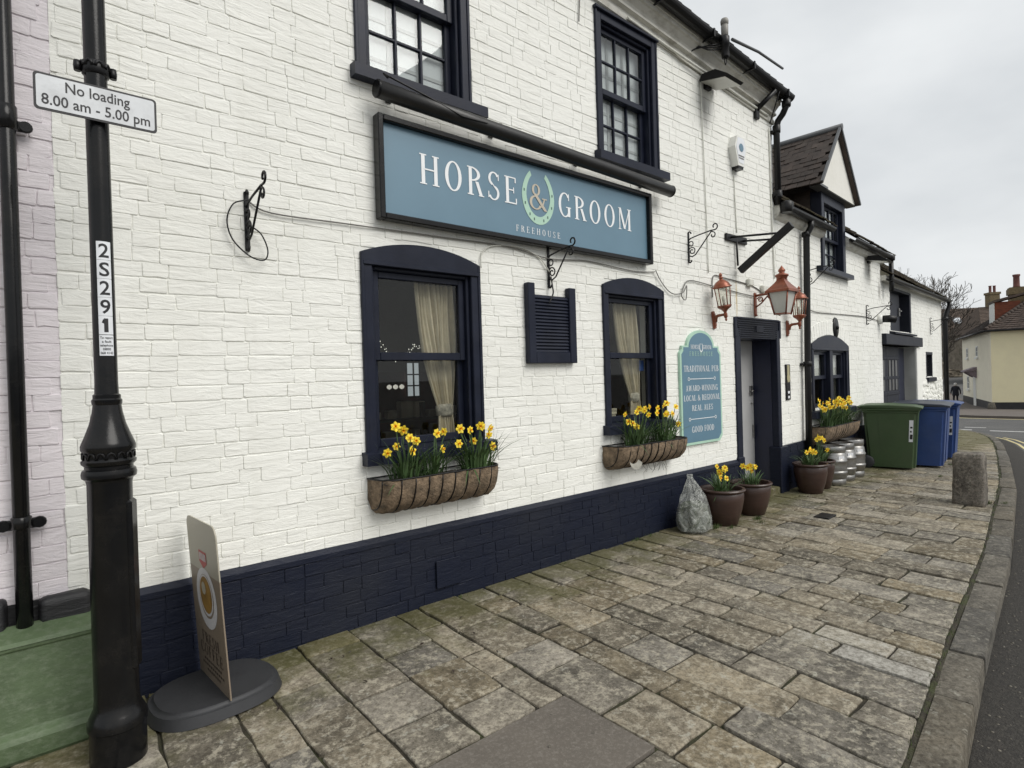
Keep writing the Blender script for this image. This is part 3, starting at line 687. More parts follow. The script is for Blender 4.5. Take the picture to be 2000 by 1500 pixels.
for dd in (.35, .6):
    pts = []
    for (a, b), (c, d) in zip(far_pts[1:], far_pts[2:]):
        t = Vector((c-a, d-b)).normalized()
        for i in range(4): pts.append((a+(c-a)*i/4-t.y*dd, b+(d-b)*i/4+t.x*dd))
    ribbon('yellow_line', pts, .10, YLINE)
# ------------------------------------------------------------------ brick walls
def brick_shape(mb, cx, cz, a, b, d, tx, tz, rr, y0=0.0, smooth=False):
    """one painted brick: three chamfered rings rising from the joint plane to a slightly tilted, worn face (faces -Y)"""
    skw = rr.uniform(-.008, .008); mid = (rr.uniform(-.4, .4), rr.uniform(-.0034, .0016), rr.uniform(-.4, .4), rr.uniform(-.0016, .0034))
    def ring(ins, dep, c):
        A, B = max(a-ins*1.3, a*.6), b-ins; c = min(c, B*.5, A*.5)
        p = [(A, -B+c), (A, B-c), (A-c, B), (mid[0]*A, B+mid[1]), (-A+c, B), (-A, B-c), (-A, -B+c), (-A+c, -B), (mid[2]*A, -B+mid[3]), (A-c, -B)]
        return [(cx+x+rr.uniform(-.003, .003), y0-(dep+(tx*x+tz*z)*(1 if dep > .001 else 0)), cz+z+skw*x+rr.uniform(-.0019, .0019)) for x, z in p]
    v = ring(0, -.0040, .003)+ring(.0007, d*.75, .005)+ring(.0030, d, .008)
    f = []
    for k in range(2):
        for i in range(10):
            j = (i+1) % 10; f.append((k*10+i, (k+1)*10+i, (k+1)*10+j, k*10+j))
    f.append(tuple(range(29, 19, -1)))
    f = [tuple(reversed(q)) for q in f]
    mb.add(v, f, smooth)
def lay_bricks(x0, x1, z0, z1, openings, seed=1, course=.075, top=None, holes=None, wav=.004):
    """flemish bond -> list of (cx, cz, half w, half h)"""
    rr = random.Random(seed); out = []; row = 0; z = z0
    while z < z1-.02:
        h = min(course, z1-z); x = x0-rr.uniform(0, .12)-(.0 if row % 2 else .165); k = row % 2
        while x < x1:
            w = .222 if k % 2 == 0 else .107
            w += rr.uniform(-.008, .008); segs = [(max(x, x0), min(x+w, x1))]
            zc = z+h/2
            for (xa, xb, za, zb) in openings:
                if za-.02 < zc < zb+.02:
                    ns = []
                    for (p, q) in segs:
                        if q <= xa or p >= xb: ns.append((p, q))
                        else:
                            if p < xa: ns.append((p, xa))
                            if q > xb: ns.append((xb, q))
                    segs = ns
            for p, q in segs:
                if q-p < .042: continue
                cx = (p+q)/2
                if top and zc+h*.3 > top(cx): continue
                if holes and holes(cx, zc): continue
                dz = wav*(sin(cx*1.7+row*.35)+.6*sin(cx*4.1+row*1.9))
                dz += rr.uniform(-.0018, .0018); out.append((cx, zc+dz, (q-p)/2-rr.uniform(-.0034, -.0004), h/2-rr.uniform(.0003, .0027)))
            x += w+.0065; k += 1
        z += course; row += 1
    return out
def brick_wall(parent, name, mat, x0, x1, z0, z1, openings, y0=0.0, thick=.25, seed=1, nobj=300, depth=(.0012, .0040), toW=lambda x, y, z: (x, y, z), top=None, holes=None, course=.075, back=True, minpx=0, lab=None):
    """wall slab (joint plane at y0) with openings; the bricks that show largest become objects, the rest one part"""
    mb = MB(); xs = sorted({x0, x1, *[o[0] for o in openings if x0 < o[0] < x1], *[o[1] for o in openings if x0 < o[1] < x1]})
    zs = sorted({z0, z1, *[o[2] for o in openings if z0 < o[2] < z1], *[o[3] for o in openings if z0 < o[3] < z1]})
    for xa, xb in zip(xs, xs[1:]):
        for za, zb in zip(zs, zs[1:]):
            cx, cz = (xa+xb)/2, (za+zb)/2
            if any(o[0] < cx < o[1] and o[2] < cz < o[3] for o in openings): continue
            mb.box(xa, xb, y0+.0024, y0+thick, za, zb)
    wall = mb.build(name, mat, parent)
    if lab: wall['label'] = lab
    bl = lay_bricks(x0, x1, z0, z1, openings, seed, course, top, holes)
    rr = random.Random(seed+100)
    sc = sorted(((parea(toW(b[0], y0, b[1]), b[2]*b[3]), i) for i, b in enumerate(bl)), reverse=True)
    bigs = {i for a, i in sc[:nobj] if a > minpx}
    rest = MB()
    for i, (cx, cz, a, b) in enumerate(bl):
        d = rr.uniform(*depth); d = d*(.3 if rr.random() < .07 else 1)
        tx, tz = rr.uniform(-.008, .008), rr.uniform(-.022, .022)
        if i in bigs:
            m1 = MB(); brick_shape(m1, 0, 0, a, b, d, tx, tz, rr); m1.build('brick', mat, wall, (cx, y0, cz))
        else: brick_shape(rest, cx, cz, a, b, d, tx, tz, rr, y0)
    if rest.v: rest.build('bricks', mat, wall)['kind'] = 'stuff'
    return wall

# ------------------------------------------------------------------ windows
def sash(parent, x0, x1, z0, z1, y, nx, nz, fr=.045, bar=.018, th=.035, glass=GLASS, mat=NAVY, name='sash'):
    """one glazed sash: frame with glazing bars and a pane for each light"""
    mb = MB()
    mb.bbox(x0, x0+fr, y, y+th, z0, z1, .004); mb.bbox(x1-fr, x1, y, y+th, z0, z1, .004)
    mb.bbox(x0+fr, x1-fr, y+.001, y+th-.001, z0, z0+fr*1.15, .004); mb.bbox(x0+fr, x1-fr, y+.001, y+th-.001, z1-fr*.9, z1, .004)
    ix0, ix1, iz0, iz1 = x0+fr, x1-fr, z0+fr*1.15, z1-fr*.9
    for i in range(1, nx):
        c = ix0+(ix1-ix0)*i/nx; mb.bbox(c-bar/2, c+bar/2, y+.003, y+th-.004, iz0, iz1, .003)
    for j in range(1, nz):
        c = iz0+(iz1-iz0)*j/nz; mb.bbox(ix0, ix1, y+.005, y+th-.006, c-bar/2, c+bar/2, .003)
    s = mb.build(name, mat, parent)
    for i in range(nx):
        for j in range(nz):
            xa, xb = ix0+(ix1-ix0)*i/nx, ix0+(ix1-ix0)*(i+1)/nx; za, zb = iz0+(iz1-iz0)*j/nz, iz0+(iz1-iz0)*(j+1)/nz
            m = MB(); m.box(xa, xb, y+th*.55, y+th*.55+.003, za, zb); m.build('pane', glass, parent)
    return s
def box_frame(x0, x1, z0, z1, st=.075, hd=.075, y0=-.016, y1=.14, arch=0.0, step=.02):
    """outer window frame with a stepped moulding; arch > 0 adds a segmental head board"""
    mb = MB()
    mb.bbox(x0, x0+st, y0, y1, z0, z1, .005); mb.bbox(x1-st, x1, y0, y1, z0, z1, .005)
    mb.bbox(x0+st-.001, x1-st+.001, y0+.002, y1, z1-hd, z1-.001, .005)
    q = .024
    mb.bbox(x0+st, x0+st+q, y0+.03, y1, z0, z1-hd, .006); mb.bbox(x1-st-q, x1-st, y0+.03, y1, z0, z1-hd, .006); mb.bbox(x0+st+q, x1-st-q, y0+.032, y1, z1-hd-q, z1-hd+.002, .006)
    # raised outer bead
    mb.bbox(x0-.002, x0+.02, y0-.008, y0+.02, z0, z1-.002, .003); mb.bbox(x1-.02, x1+.002, y0-.008, y0+.02, z0, z1-.002, .003)
    if arch:
        w = (x1-x0)/2; cx = (x0+x1)/2; Rr = (w*w+arch*arch)/(2*arch); a = math.degrees(math.asin(w/Rr))
        pts = arc(cx, z1+arch-Rr, Rr, 90+a, 90-a, 16)
        poly = [(x1, z1-.07), (x0, z1-.07)]+pts
        mb.prism(poly, y0-.004, y0+.05, 'y')
        ib = [(x, z-.022) for x, z in pts][1:-1]
        mb.bbox(x0+.01, x1-.01, y0-.012, y0, z1-.078, z1-.052, .004)
    return mb
def sill(x0, x1, z0, z1, proj=.075, y1=.1, slope=.018):
    mb = MB(); mb.prism([(-proj, z0), (-proj, z1-slope), (-proj+.01, z1-slope+.004), (y1, z1), (y1, z0)], x0, x1, 'x'); return mb
GREYL = pm('pale_grey_frame', (.42, .42, .41), .6, .08, 8, 0)
def lamp_mat(name, col, st):
    m = bpy.data.materials.new(name); m.use_nodes = True; b = m.node_tree.nodes['Principled BSDF']; b.inputs['Base Color'].default_value = (*col, 1); b.inputs['Emission Color'].default_value = (*col, 1); b.inputs['Emission Strength'].default_value = st; return m
def curtain(x_top, x_bot, z_top, z_tie, z_bot, y, wt, wb, mat=CURT, pl=9, side=1):
    """pleated curtain gathered at a tie: half widths change with height"""
    mb = MB(); nz, nx = 26, 60; vs = []
    for j in range(nz+1):
        t = j/nz; z = z_top+(z_bot-z_top)*t; k = (z_top-z)/(z_top-z_tie)
        if k <= 1: w = wt*(1-k**1.6)+wb*k**1.6; xc = x_top+(x_bot-x_top)*k**1.5
        else: kk = (k-1); w = wb*(1+.5*min(1, kk*3)); xc = x_bot
        for i in range(nx+1):
            s = i/nx-.5; amp = .018+.012*(w/wt)
            ph = s*pl*2*pi+1.1*sin(s*9+side)+.7*sin(t*3+s*5); vs.append((xc+s*w+.010*sin(t*7+s*11), y+amp*(sin(ph)+.35*sin(2.3*ph+1))*(.75+.4*sin(s*13+2*side)), z+.006*sin(s*30)*t))
    fs = [(j*(nx+1)+i, j*(nx+1)+i+1, (j+1)*(nx+1)+i+1, (j+1)*(nx+1)+i) for j in range(nz) for i in range(nx)]
    mb.add(vs, fs, True); return mb

# ------------------------------------------------------------------ the main pub front (white brick, navy plinth)
pub = thing('pub_building', 'two storey white painted brick pub with navy plinth and blue fascia sign', 'pub')
AX0, AX1 = .12, JX
A_OPEN = [(1.60, 2.45, 1.08, 2.30), (3.81, 4.625, 1.08, 2.28), (1.61, 2.425, 3.43, 4.64), (3.81, 4.62, 3.43, 4.63), (5.99, 6.95, .5, 2.09)]
# low hidden parts under the sills so bricks end at the frames
def a_top(x): return 4.69-.056*(x-4.35)
def a_hole(x, z):     # segmental heads of the ground floor windows
    for xa, xb, zs in ((1.575, 2.475, 2.31), (3.785, 4.65, 2.295)):
        if xa < x < xb and zs-.02 < z < zs+.085-.085*((x-(xa+xb)/2)/((xb-xa)/2))**2: return True
    return False
wallA = brick_wall(pub, 'brick_wall', WHITE, AX0, AX1, .545, 4.95, [o if i < 4 else (5.99, 6.95, .4, 2.09) for i, o in enumerate(A_OPEN)], seed=3, top=a_top, holes=a_hole)
plA = brick_wall(pub, 'plinth', NAVYB, AX0, 6.02, -.1, .52, [], y0=-.022, thick=.2, seed=8, nobj=150, depth=(.0012, .0036), lab='navy painted brick plinth')
mb = MB(); mb.prism([(-.030, .500), (-.030, .528), (-.004, .556), (.05, .556), (.05, .50)], AX0, 6.02, 'x'); mb.build('plinth_capping', NAVYB, plA)
mb = MB(); mb.bbox(2.03, 2.22, -.041, -.03, .14, .32, .002)
mb.build('blanking_plate', NAVYB, plA)
# roof, cornice and gutter of the main front
def eave(prof, x0, x1, slope=-.075, xr=4.6):
    mb = MB(); n = len(prof); vs = []
    for x in (x0, (x0+x1)/2, x1):
        vs += [(x, y, z+slope*(x-xr)) for y, z in prof]
    fs = []
    for k in range(2):
        for i in range(n): j = (i+1) % n; fs.append((k*n+i, k*n+j, (k+1)*n+j, (k+1)*n+i))
    fs += [tuple(range(n)), tuple(range(3*n-1, 2*n-1, -1))]
    mb.add(vs, fs); return mb
cor = [(.02, 4.655), (-.022, 4.655), (-.026, 4.70), (-.012, 4.705), (-.012, 4.745), (-.05, 4.752), (-.052, 4.772), (-.03, 4.780), (-.045, 4.81), (-.085, 4.85), (-.105, 4.855), (-.105, 4.885), (-.12, 4.89), (-.12, 4.93), (.02, 4.95)]
cornice = eave(cor, AX0, AX1+.03).build('cornice', CORNICE, pub)
mb = MB()
for k in range(13):
    t = pi+pi*k/12
gut = [(-.175+.062*cos(t), 4.955+.062*sin(t)) for t in [pi+pi*k/10 for k in range(11)]]+[(-.175+.056*cos(t), 4.958+.056*sin(t)) for t in [2*pi-pi*k/10 for k in range(11)]]
gutter = eave(gut, AX0, AX1+.12).build('gutter', GUTTER, pub)
for k in range(9):
    mb = MB(); x = .5+k*.8; zz = -.075*(x-4.6); mb.box(x-.012, x+.012, -.243, -.10, 4.885+zz, 4.895+zz); mb.box(x-.012, x+.012, -.246, -.236, 4.885+zz, 4.965+zz)
    mb.build('gutter_bracket', GUTTER, gutter)
roofp = [(-.14, 4.97), (-.14, 5.0), (4.0, 7.9), (4.0, 7.85)]
roofA = eave(roofp, AX0, AX1+.08).build('roof', TILE, pub)
rr = random.Random(2)
for k in range(44):
    x = .2+k*.157
    if x > AX1+.05: break
    zz = -.075*(x-4.6)+rr.uniform(-.006, .006)
    m1 = MB(); m1.bbox(-.075, .075, -.03, .22, -.008, .008, .003); m1.build('eave_tile', TILE, roofA, (x, -.165, 5.02+zz), (radians(33), 0, rr.uniform(-.03, .03)))
# downpipe at the right end of the main front, swan neck from the gutter outlet
mb = MB(); mb.tube([(AX1+.02, -.175, 4.73), (AX1+.02, -.175, 4.64), (AX1+.02, -.13, 4.56), (AX1+.015, -.075, 4.50), (AX1+.012, -.055, 4.42), (AX1+.01, -.055, 3.50)], .036, 12)
mb.lathe([(.048, 0), (.052, .02), (.052, .07), (.046, .075)], 14, (AX1+.02, -.175, 4.63)); mb.lathe([(.044, 0), (.046, .02), (.046, .08), (.04, .09)], 14, (AX1+.012, -.055, 4.36))
mb.lathe([(.044, 0), (.046, .02), (.046, .08), (.04, .09)], 14, (AX1+.01, -.055, 3.58)); mb.bbox(AX1-.055, AX1+.075, -.05, -.0, 4.355, 4.385, .004); mb.bbox(AX1-.055, AX1+.075, -.05, -.0, 3.60, 3.63, .004)
mb.build('downpipe', GUTTER, pub)
# upper windows
def window_full(parent, x0, x1, z0, z1, nx, nz, arch, zrail, sill_z, sx0, sx1, glass, recess=.045, label=None, sillproj=.075, sillh=.09):
    w = box_frame(x0, x1, z0, z1, arch=arch).build('window', NAVY, parent)
    if label: w['label'] = label
    ix0, ix1, top = x0+.099, x1-.099, z1-.099
    sash(w, ix0, ix1, zrail-.022, top, recess, nx, nz, glass=glass)
    sash(w, ix0, ix1, sill_z, zrail+.022, recess+.038, nx, nz, glass=glass, fr=.045)
    sill(sx0, sx1, sill_z-sillh, sill_z, sillproj, .10).build('sill', NAVY, w)
    return w
uw = [window_full(pub, 1.585, 2.45, 3.44, 4.66, 3, 2, 0, 4.02, 3.445, 1.55, 2.55, GLASSU, label='upstairs sash window over the sign, left one'),
      window_full(pub, 3.785, 4.645, 3.43, 4.65, 3, 2, 0, 4.00, 3.435, 3.745, 4.73, GLASSU, label='upstairs sash window beside the eaves, right one')]
mb = MB(); mb.bbox(3.77, 4.66, -.04, .0, 4.64, 4.668, .005); mb.build('head_moulding', NAVY, uw[1])
gw = [window_full(pub, 1.575, 2.475, 1.07, 2.31, 1, 1, .085, 1.67, 1.095, 1.55, 2.545, GLASS, label='ground floor sash window with arched head, left one'),
      window_full(pub, 3.785, 4.65, 1.07, 2.295, 1, 1, .085, 1.685, 1.095, 3.755, 4.69, GLASS, label='ground floor sash window with arched head, right one')]
for (xa, xb, w) in ((1.585, 2.45, 0), (3.785, 4.645, 1)):     # pale blinds behind the upstairs panes
    mb = MB(); mb.box(xa+.1, xb-.1, .128, .132, 3.45, 4.6); bl = mb.build('roller_blind', BLIND, uw[w])
    mb = MB()
    for z in (3.60, 3.86, 4.20): mb.box(xa+.1, xb-.1, .1225, .1255, z-.012, z+.012)
    for x in (xa+.30, xa+.52): mb.box(x-.014, x+.014, .1205, .1222, 3.45, 4.6)
    mb.build('secondary_glazing', GREYL, uw[w])
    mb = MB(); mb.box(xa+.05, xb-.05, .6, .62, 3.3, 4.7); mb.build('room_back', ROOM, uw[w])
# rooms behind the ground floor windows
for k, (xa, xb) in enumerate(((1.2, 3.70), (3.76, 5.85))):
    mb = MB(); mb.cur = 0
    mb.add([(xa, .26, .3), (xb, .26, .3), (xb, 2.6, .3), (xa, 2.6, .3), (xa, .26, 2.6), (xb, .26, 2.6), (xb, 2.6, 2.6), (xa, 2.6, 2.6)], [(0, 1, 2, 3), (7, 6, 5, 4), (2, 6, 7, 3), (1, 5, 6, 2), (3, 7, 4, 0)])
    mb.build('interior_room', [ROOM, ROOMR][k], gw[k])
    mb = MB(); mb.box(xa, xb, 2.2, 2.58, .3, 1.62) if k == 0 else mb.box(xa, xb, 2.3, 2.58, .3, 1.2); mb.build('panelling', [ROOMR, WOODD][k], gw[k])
# curtains: things hung inside the windows
for (nm, lab, a) in (('curtain', 'cream curtain tied back with a patterned band, in the left arched window', (2.205, 2.27, 2.18, 1.30, 1.08, .17, .34, .12)),
                     ('curtain', 'cream curtain tied back with a patterned band, in the right arched window', (4.28, 4.40, 2.17, 1.30, 1.08, .17, .34, .13))):
    t = thing(nm, lab, 'curtain', group='curtains in the arched windows')
    curtain(*a).build('cloth', CURT, t)
    mb = MB(); mb.lathe([(.05, -.045), (.072, -.03), (.075, .03), (.052, .045)], 14, (a[1], a[5], a[3]), sy=.55); mb.build('tieback', CURTP, t)
t = thing('curtain', 'narrow strip of cream curtain at the left edge of the left arched window', 'curtain', group='curtains in the arched windows')
curtain(1.665, 1.60, 2.18, 1.5, 1.1, .19, .10, .05, pl=3).build('cloth', CURT, t)
# dresser with boxes seen dimly in the left window; books on the sill of the right one
t = thing('dresser', 'dark dresser with boxes and crockery inside the left arched window', 'dresser', (2.78, 1.2, .3))
mb = MB(); mb.box(-.75, .75, 0, .4, 0, .50)
for z in (.68, .86): mb.box(-.75, .75, .1, .4, z, z+.025)
mb.box(-.75, -.72, .1, .4, .5, 1.02); mb.box(.72, .75, .1, .4, .5, 1.02); mb.box(-.02, .02, .1, .4, .5, 1.02); mb.build('carcass', WOODD, t)
rr = random.Random(9)
for z in (.50, .705, .885):
    x = -.68
    while x < .66:
        w, h = rr.uniform(.05, .12), rr.uniform(.06, .15); m1 = MB(); m1.bbox(x, x+w, .14, .14+w*.8, z, z+h, .006); m1.build('box', BOOKS, t); x += w+rr.uniform(.02, .10)
t = thing('book_pile', 'small pile of cream books on the sill inside the right arched window', 'books', (3.98, .17, 1.11))
for i in range(4): m1 = MB(); m1.bbox(-.11+R(-.01, .01), .11+R(-.02, .02), -.05, .05, i*.027, i*.027+.024, .003); m1.build('book', BOOKS, t)
t = thing('string_lights', 'string of tiny white lights inside the left arched window', 'lights')
mb = MB(); rr = random.Random(4); path = []
TINY = lamp_mat('tiny_light', (.9, .88, .8), .6)
for i in range(46):
    u = i/45; x = 1.70+.42*u; z = 1.74+.05*sin(u*9)-.05*u; 
    mb.lathe([(0, -.004), (.004, 0), (0, .004)], 6, (x, .20+rr.uniform(-.02, .02), z+rr.uniform(-.02, .02)))
mb.build('bulbs', TINY, t)
mb = MB(); mb.tube([(1.70+.42*i/20, .2, 1.74+.05*sin(i/20*9)-.05*i/20) for i in range(21)], .0012, 4); mb.build('wire', CABLEG, t)
t = thing('rear_window', 'bright small paned window at the far side of the room, seen through the left arched window', 'window', (3.19, 2.17, 1.36))
mb = MB(); mb.box(-.075, .075, 0, .01, 0, .36); mb.build('pane', lamp_mat('daylit_pane', (.62, .68, .72), .32), t)
mb = MB()
for x in (-.085, 0, .075): mb.box(x-.006, x+.010, -.012, -.002, -.01, .37)
for z in (-.01, .11, .23, .36): mb.box(-.085, .085, -.014, -.004, z-.007, z+.007)
mb.build('bars', WOODD, t)
t = thing('wall_lamps', 'three small round lamps glowing inside the left arched window', 'lamps', (2.36, 1.15, 1.47))
for k in range(3): mb = MB(); mb.lathe([(0, -.022), (.018, -.012), (.022, 0), (.018, .012), (0, .022)], 10, (.06*k, 0, 0)); mb.build('globe', lamp_mat('lamp_globe', (.9, .86, .78), .35), t)
t = thing('menu_card', 'small blue card stuck inside the right arched window', 'card', (4.47, .125, 1.60)); mb = MB(); mb.box(-.035, .035, 0, .002, -.05, .05); mb.build('card', BLUEB, t)

# doorway with deep navy reveal, fluted head and recessed grey door
door = MB()
door.bbox(5.945, 6.055, -.02, .10, .52, 2.0, .006)
dr = door.build('doorway', NAVY, pub); mb = MB(); mb.bbox(6.90, 6.985, -.02, .06, .60, 2.0, .006); mb.build('door_jamb', NAVY, dr); dr['label'] = 'navy door surround with fluted head and a recessed grey door'
mb = MB(); mb.prism([(5.945, 2.10), (6.995, 2.10), (6.90, 1.89), (6.04, 1.89)], -.012, .06, 'y'); hd = mb.build('door_head', NAVY, pub)
mb = MB()
for k in range(8):
    z = 1.905+k*.024; mb.bbox(5.99+.0*k-.0+.045*(1-k/7)*.9, 6.95-.045*(1-k/7)*.9, -.024, -.010, z, z+.013, .003)
mb.bbox(6.40, 6.56, -.030, -.012, 1.96, 2.035, .004); mb.build('fluting', CHAR, hd)
mb = MB(); mb.bbox(5.935, 5.985, -.026, .03, 1.90, 2.115, .004); mb.bbox(6.965, 7.005, -.026, .03, 1.90, 2.115, .004); mb.bbox(5.985, 6.965, -.028, .03, 2.10, 2.122, .004); mb.build('head_frame', NAVY, hd)
mb = MB(); mb.box(6.90, 6.93, .06, .30, .10, 1.90); mb.box(6.0, 6.055, .10, .30, .10, 1.9); mb.box(6.0, 6.93, .06, .30, 1.89, 1.92); mb.build('door_reveal', NAVYD, dr)
mb = MB(); mb.bbox(6.04, 6.90, .29, .33, .13, 1.89, .003); lf = mb.build('door_leaf', DOORG, dr); lf['label'] = 'light grey door leaf set back in the entrance'
mb = MB(); mb.bbox(6.80, 6.865, .275, .29, 1.22, 1.34, .003); mb.tube([(6.83, .285, 1.28), (6.83, .25, 1.28), (6.78, .245, 1.27)], .008, 8); mb.lathe([(.014, 0), (.014, .012), (.006, .015)], 10, (6.84, .28, 1.12)); mb.bbox(6.85, 6.87, .27, .285, .70, .86, .002); mb.build('lock', STEEL, dr)
mb = MB(); mb.bbox(5.93, 6.06, -.034, .10, -.1, .575, .008); mb.build('door_plinth', NAVYB, dr)
mb = MB(); mb.bbox(6.875, 7.07, -.05, .10, -.1, .60, .008); mb.build('door_plinth', NAVYB, dr)
mb = MB(); mb.bbox(6.06, 6.875, -.03, .32, -.05, .13, .012); mb.build('doorstep', PAVER, dr)
mb = MB(); mb.box(5.95, 7.0, .33, .36, 0, 2.1); mb.build('lobby_back', ROOM, dr)

# ------------------------------------------------------------------ pink neighbour at the left edge
pink = thing('pink_house', 'pale pink painted brick house at the left edge beyond the pub seam', 'house')
wp = brick_wall(pink, 'brick_wall', PINK, -1.4, .1195, .60, 5.2, [], y0=.004, seed=21, nobj=120)
# black tarred plinth with a lumpy top
mb = MB(); rr = random.Random(3)
def lump(x0, x1, z1):
    bm = bmesh.new(); bmesh.ops.create_cube(bm, size=1)
    for v in bm.verts: v.co = ((x0+x1)/2+v.co.x*(x1-x0), -.02+v.co.y*.10, z1/2-.05+v.co.z*(z1+.1))
    bmesh.ops.bevel(bm, geom=list(bm.edges), offset=.03, segments=3, affect='EDGES', profile=.6)
    for v in bm.verts: v.co += Vector((rr.uniform(-.004, .004), rr.uniform(-.004, .004), rr.uniform(-.006, .006)))
    mb.frombm(bm, True); bm.free()
lump(-1.4, -.088, .64); lump(.015, .20, .615); mb.box(-1.4, .12, .0, .1, -.1, .60); mb.build('plinth', BLACKB, pink)
mb = MB(); mb.tube([(-.032, -.060, -.02), (-.032, -.060, 1.78), (-.034, -.060, 5.2)], .0295, 14)
mb.lathe([(.030, 0), (.037, .004), (.037, .10), (.030, .104)], 14, (-.034, -.06, 2.62)); mb.lathe([(.030, 0), (.036, .004), (.036, .05), (.030, .054)], 14, (-.032, -.06, .93))
dp = mb.build('downpipe', GLOSSK, pink); dp['label'] = 'glossy black downpipe on the pink wall'
for z in (2.635, .93):
    mb = MB(); mb.bbox(-.10, .036, -.045, -.022, z-.005, z+.038, .006)
    for x in (-.092, .028): mb.lathe([(.024, 0), (.026, .006), (.022, .02)], 12, (0, 0, 0)); n0 = len(mb.v)-36; mb.xf(Matrix.Translation((x, -.03, z+.017)) @ Matrix.Rotation(radians(90), 4, 'X'), n0)
    mb.build('pipe_bracket', GLOSSK, dp)
# ------------------------------------------------------------------ lower range with dormer (turned four degrees)
low = thing('dormer_range', 'lower white brick range with tiled gabled dormer and arched double window', 'building', (JX, 0, 0), TB)
BT = lambda x, y, z: BP(x, y, z)
LU = 4.61
B_OPEN = [(1.14, 2.64, .98, 1.86), (1.62, 2.60, 2.95, 3.95)]
def b_hole(x, z):
    return 1.11 < x < 2.67 and 1.8 < z < 1.86+.14-.14*((x-1.89)/.78)**2
wallB = brick_wall(low, 'brick_wall', WHITE, .0, LU, .60, 3.52, B_OPEN, seed=31, toW=BT, nobj=120, holes=b_hole, thick=.25)
plB = brick_wall(low, 'plinth', NAVYB, .10, LU, -.25, .60, [], y0=-.018, seed=33, toW=BT, nobj=20, thick=.15)
# arched double sash window
mb = box_frame(1.11, 2.67, .96, 1.86, st=.085, arch=.14)
mb.bbox(1.83, 1.95, -.016, .14, .98, 1.79, .006)
wB = mb.build('window', NAVY, low); wB['label'] = 'arched navy double sash window above the window box'
for xa, xb in ((1.219, 1.83), (1.95, 2.561)):
    sash(wB, xa, xb, 1.38, 1.765, .04, 1, 1, glass=GLASS); sash(wB, xa, xb, .985, 1.42, .078, 1, 1, glass=GLASS)
    mb = MB(); mb.box(xa+.03, xb+.10, .118+.004*(xa > 1.5), .121+.004*(xa > 1.5), 1.43, 1.76); mb.build('net_curtain', BLIND, wB)
    mb = MB(); mb.box(xa+.06, xa+.16, .14, .143, 1.0, 1.20); mb.build('window_card', STICK, wB)
sill(1.02, 2.76, .86, .965, .085, .1).build('sill', NAVY, wB)
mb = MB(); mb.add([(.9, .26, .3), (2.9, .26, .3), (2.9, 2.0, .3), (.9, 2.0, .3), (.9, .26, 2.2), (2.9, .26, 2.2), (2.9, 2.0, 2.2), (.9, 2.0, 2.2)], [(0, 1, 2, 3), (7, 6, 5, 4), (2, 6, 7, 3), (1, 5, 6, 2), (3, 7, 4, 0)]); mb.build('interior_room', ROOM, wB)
# brick arch ring over it
for k in range(17):
    a = -1+2*k/16; x = 1.89+a*.80; z = 1.86+.14-.14*a*a+.105
    m1 = MB(); brick_shape(m1, 0, 0, .047, .10, .004, 0, 0, rnd); m1.build('arch_brick', WHITE, wallB, (x, -.004, z-.0), (0, -a*.33*-1, 0))
# dormer: window in the wall plane rising through the eaves
mb = MB(); mb.bbox(1.60, 1.70, -.03, .12, 2.95, 4.02, .006); mb.bbox(2.50, 2.62, -.03, .12, 2.95, 4.02, .006); mb.bbox(1.70, 2.50, -.028, .12, 3.86, 4.02, .006)
dw = mb.build('dormer_window', NAVY, low)
sash(dw, 1.70, 2.50, 3.375, 3.86, .03, 4, 2, glass=GLASSU, fr=.04); sash(dw, 1.70, 2.50, 2.97, 3.415, .068, 3, 2, glass=GLASSU, fr=.04)
sill(1.42, 2.78, 2.87, 2.955, .09, .1).build('sill', NAVY, dw)
mb = MB(); mb.box(1.72, 2.62, .108, .111, 2.97, 3.85); mb.build('roller_blind', BLIND, dw); mb = MB(); mb.box(1.6, 2.6, .7, .72, 2.9, 4.0); mb.build('room_back', ROOM, dw)
mb = MB(); mb.prism([(1.30, 4.02), (2.86, 4.02), (2.84, 4.06), (2.08, 4.92), (1.32, 4.06)], -.10, .02, 'y'); mb.build('dormer_gable', RENDERW, low)
mb = MB(); mb.prism([(1.29, 4.0), (1.60, 4.0), (1.60, 4.03), (1.29, 4.03)], -.12, .02, 'y')
mb.add([(1.29, -.10, 3.998), (2.88, -.10, 3.998), (2.88, .02, 3.998), (1.29, .02, 3.998)], [(0, 3, 2, 1)]); mb.build('gable_soffit', LEAD, low)
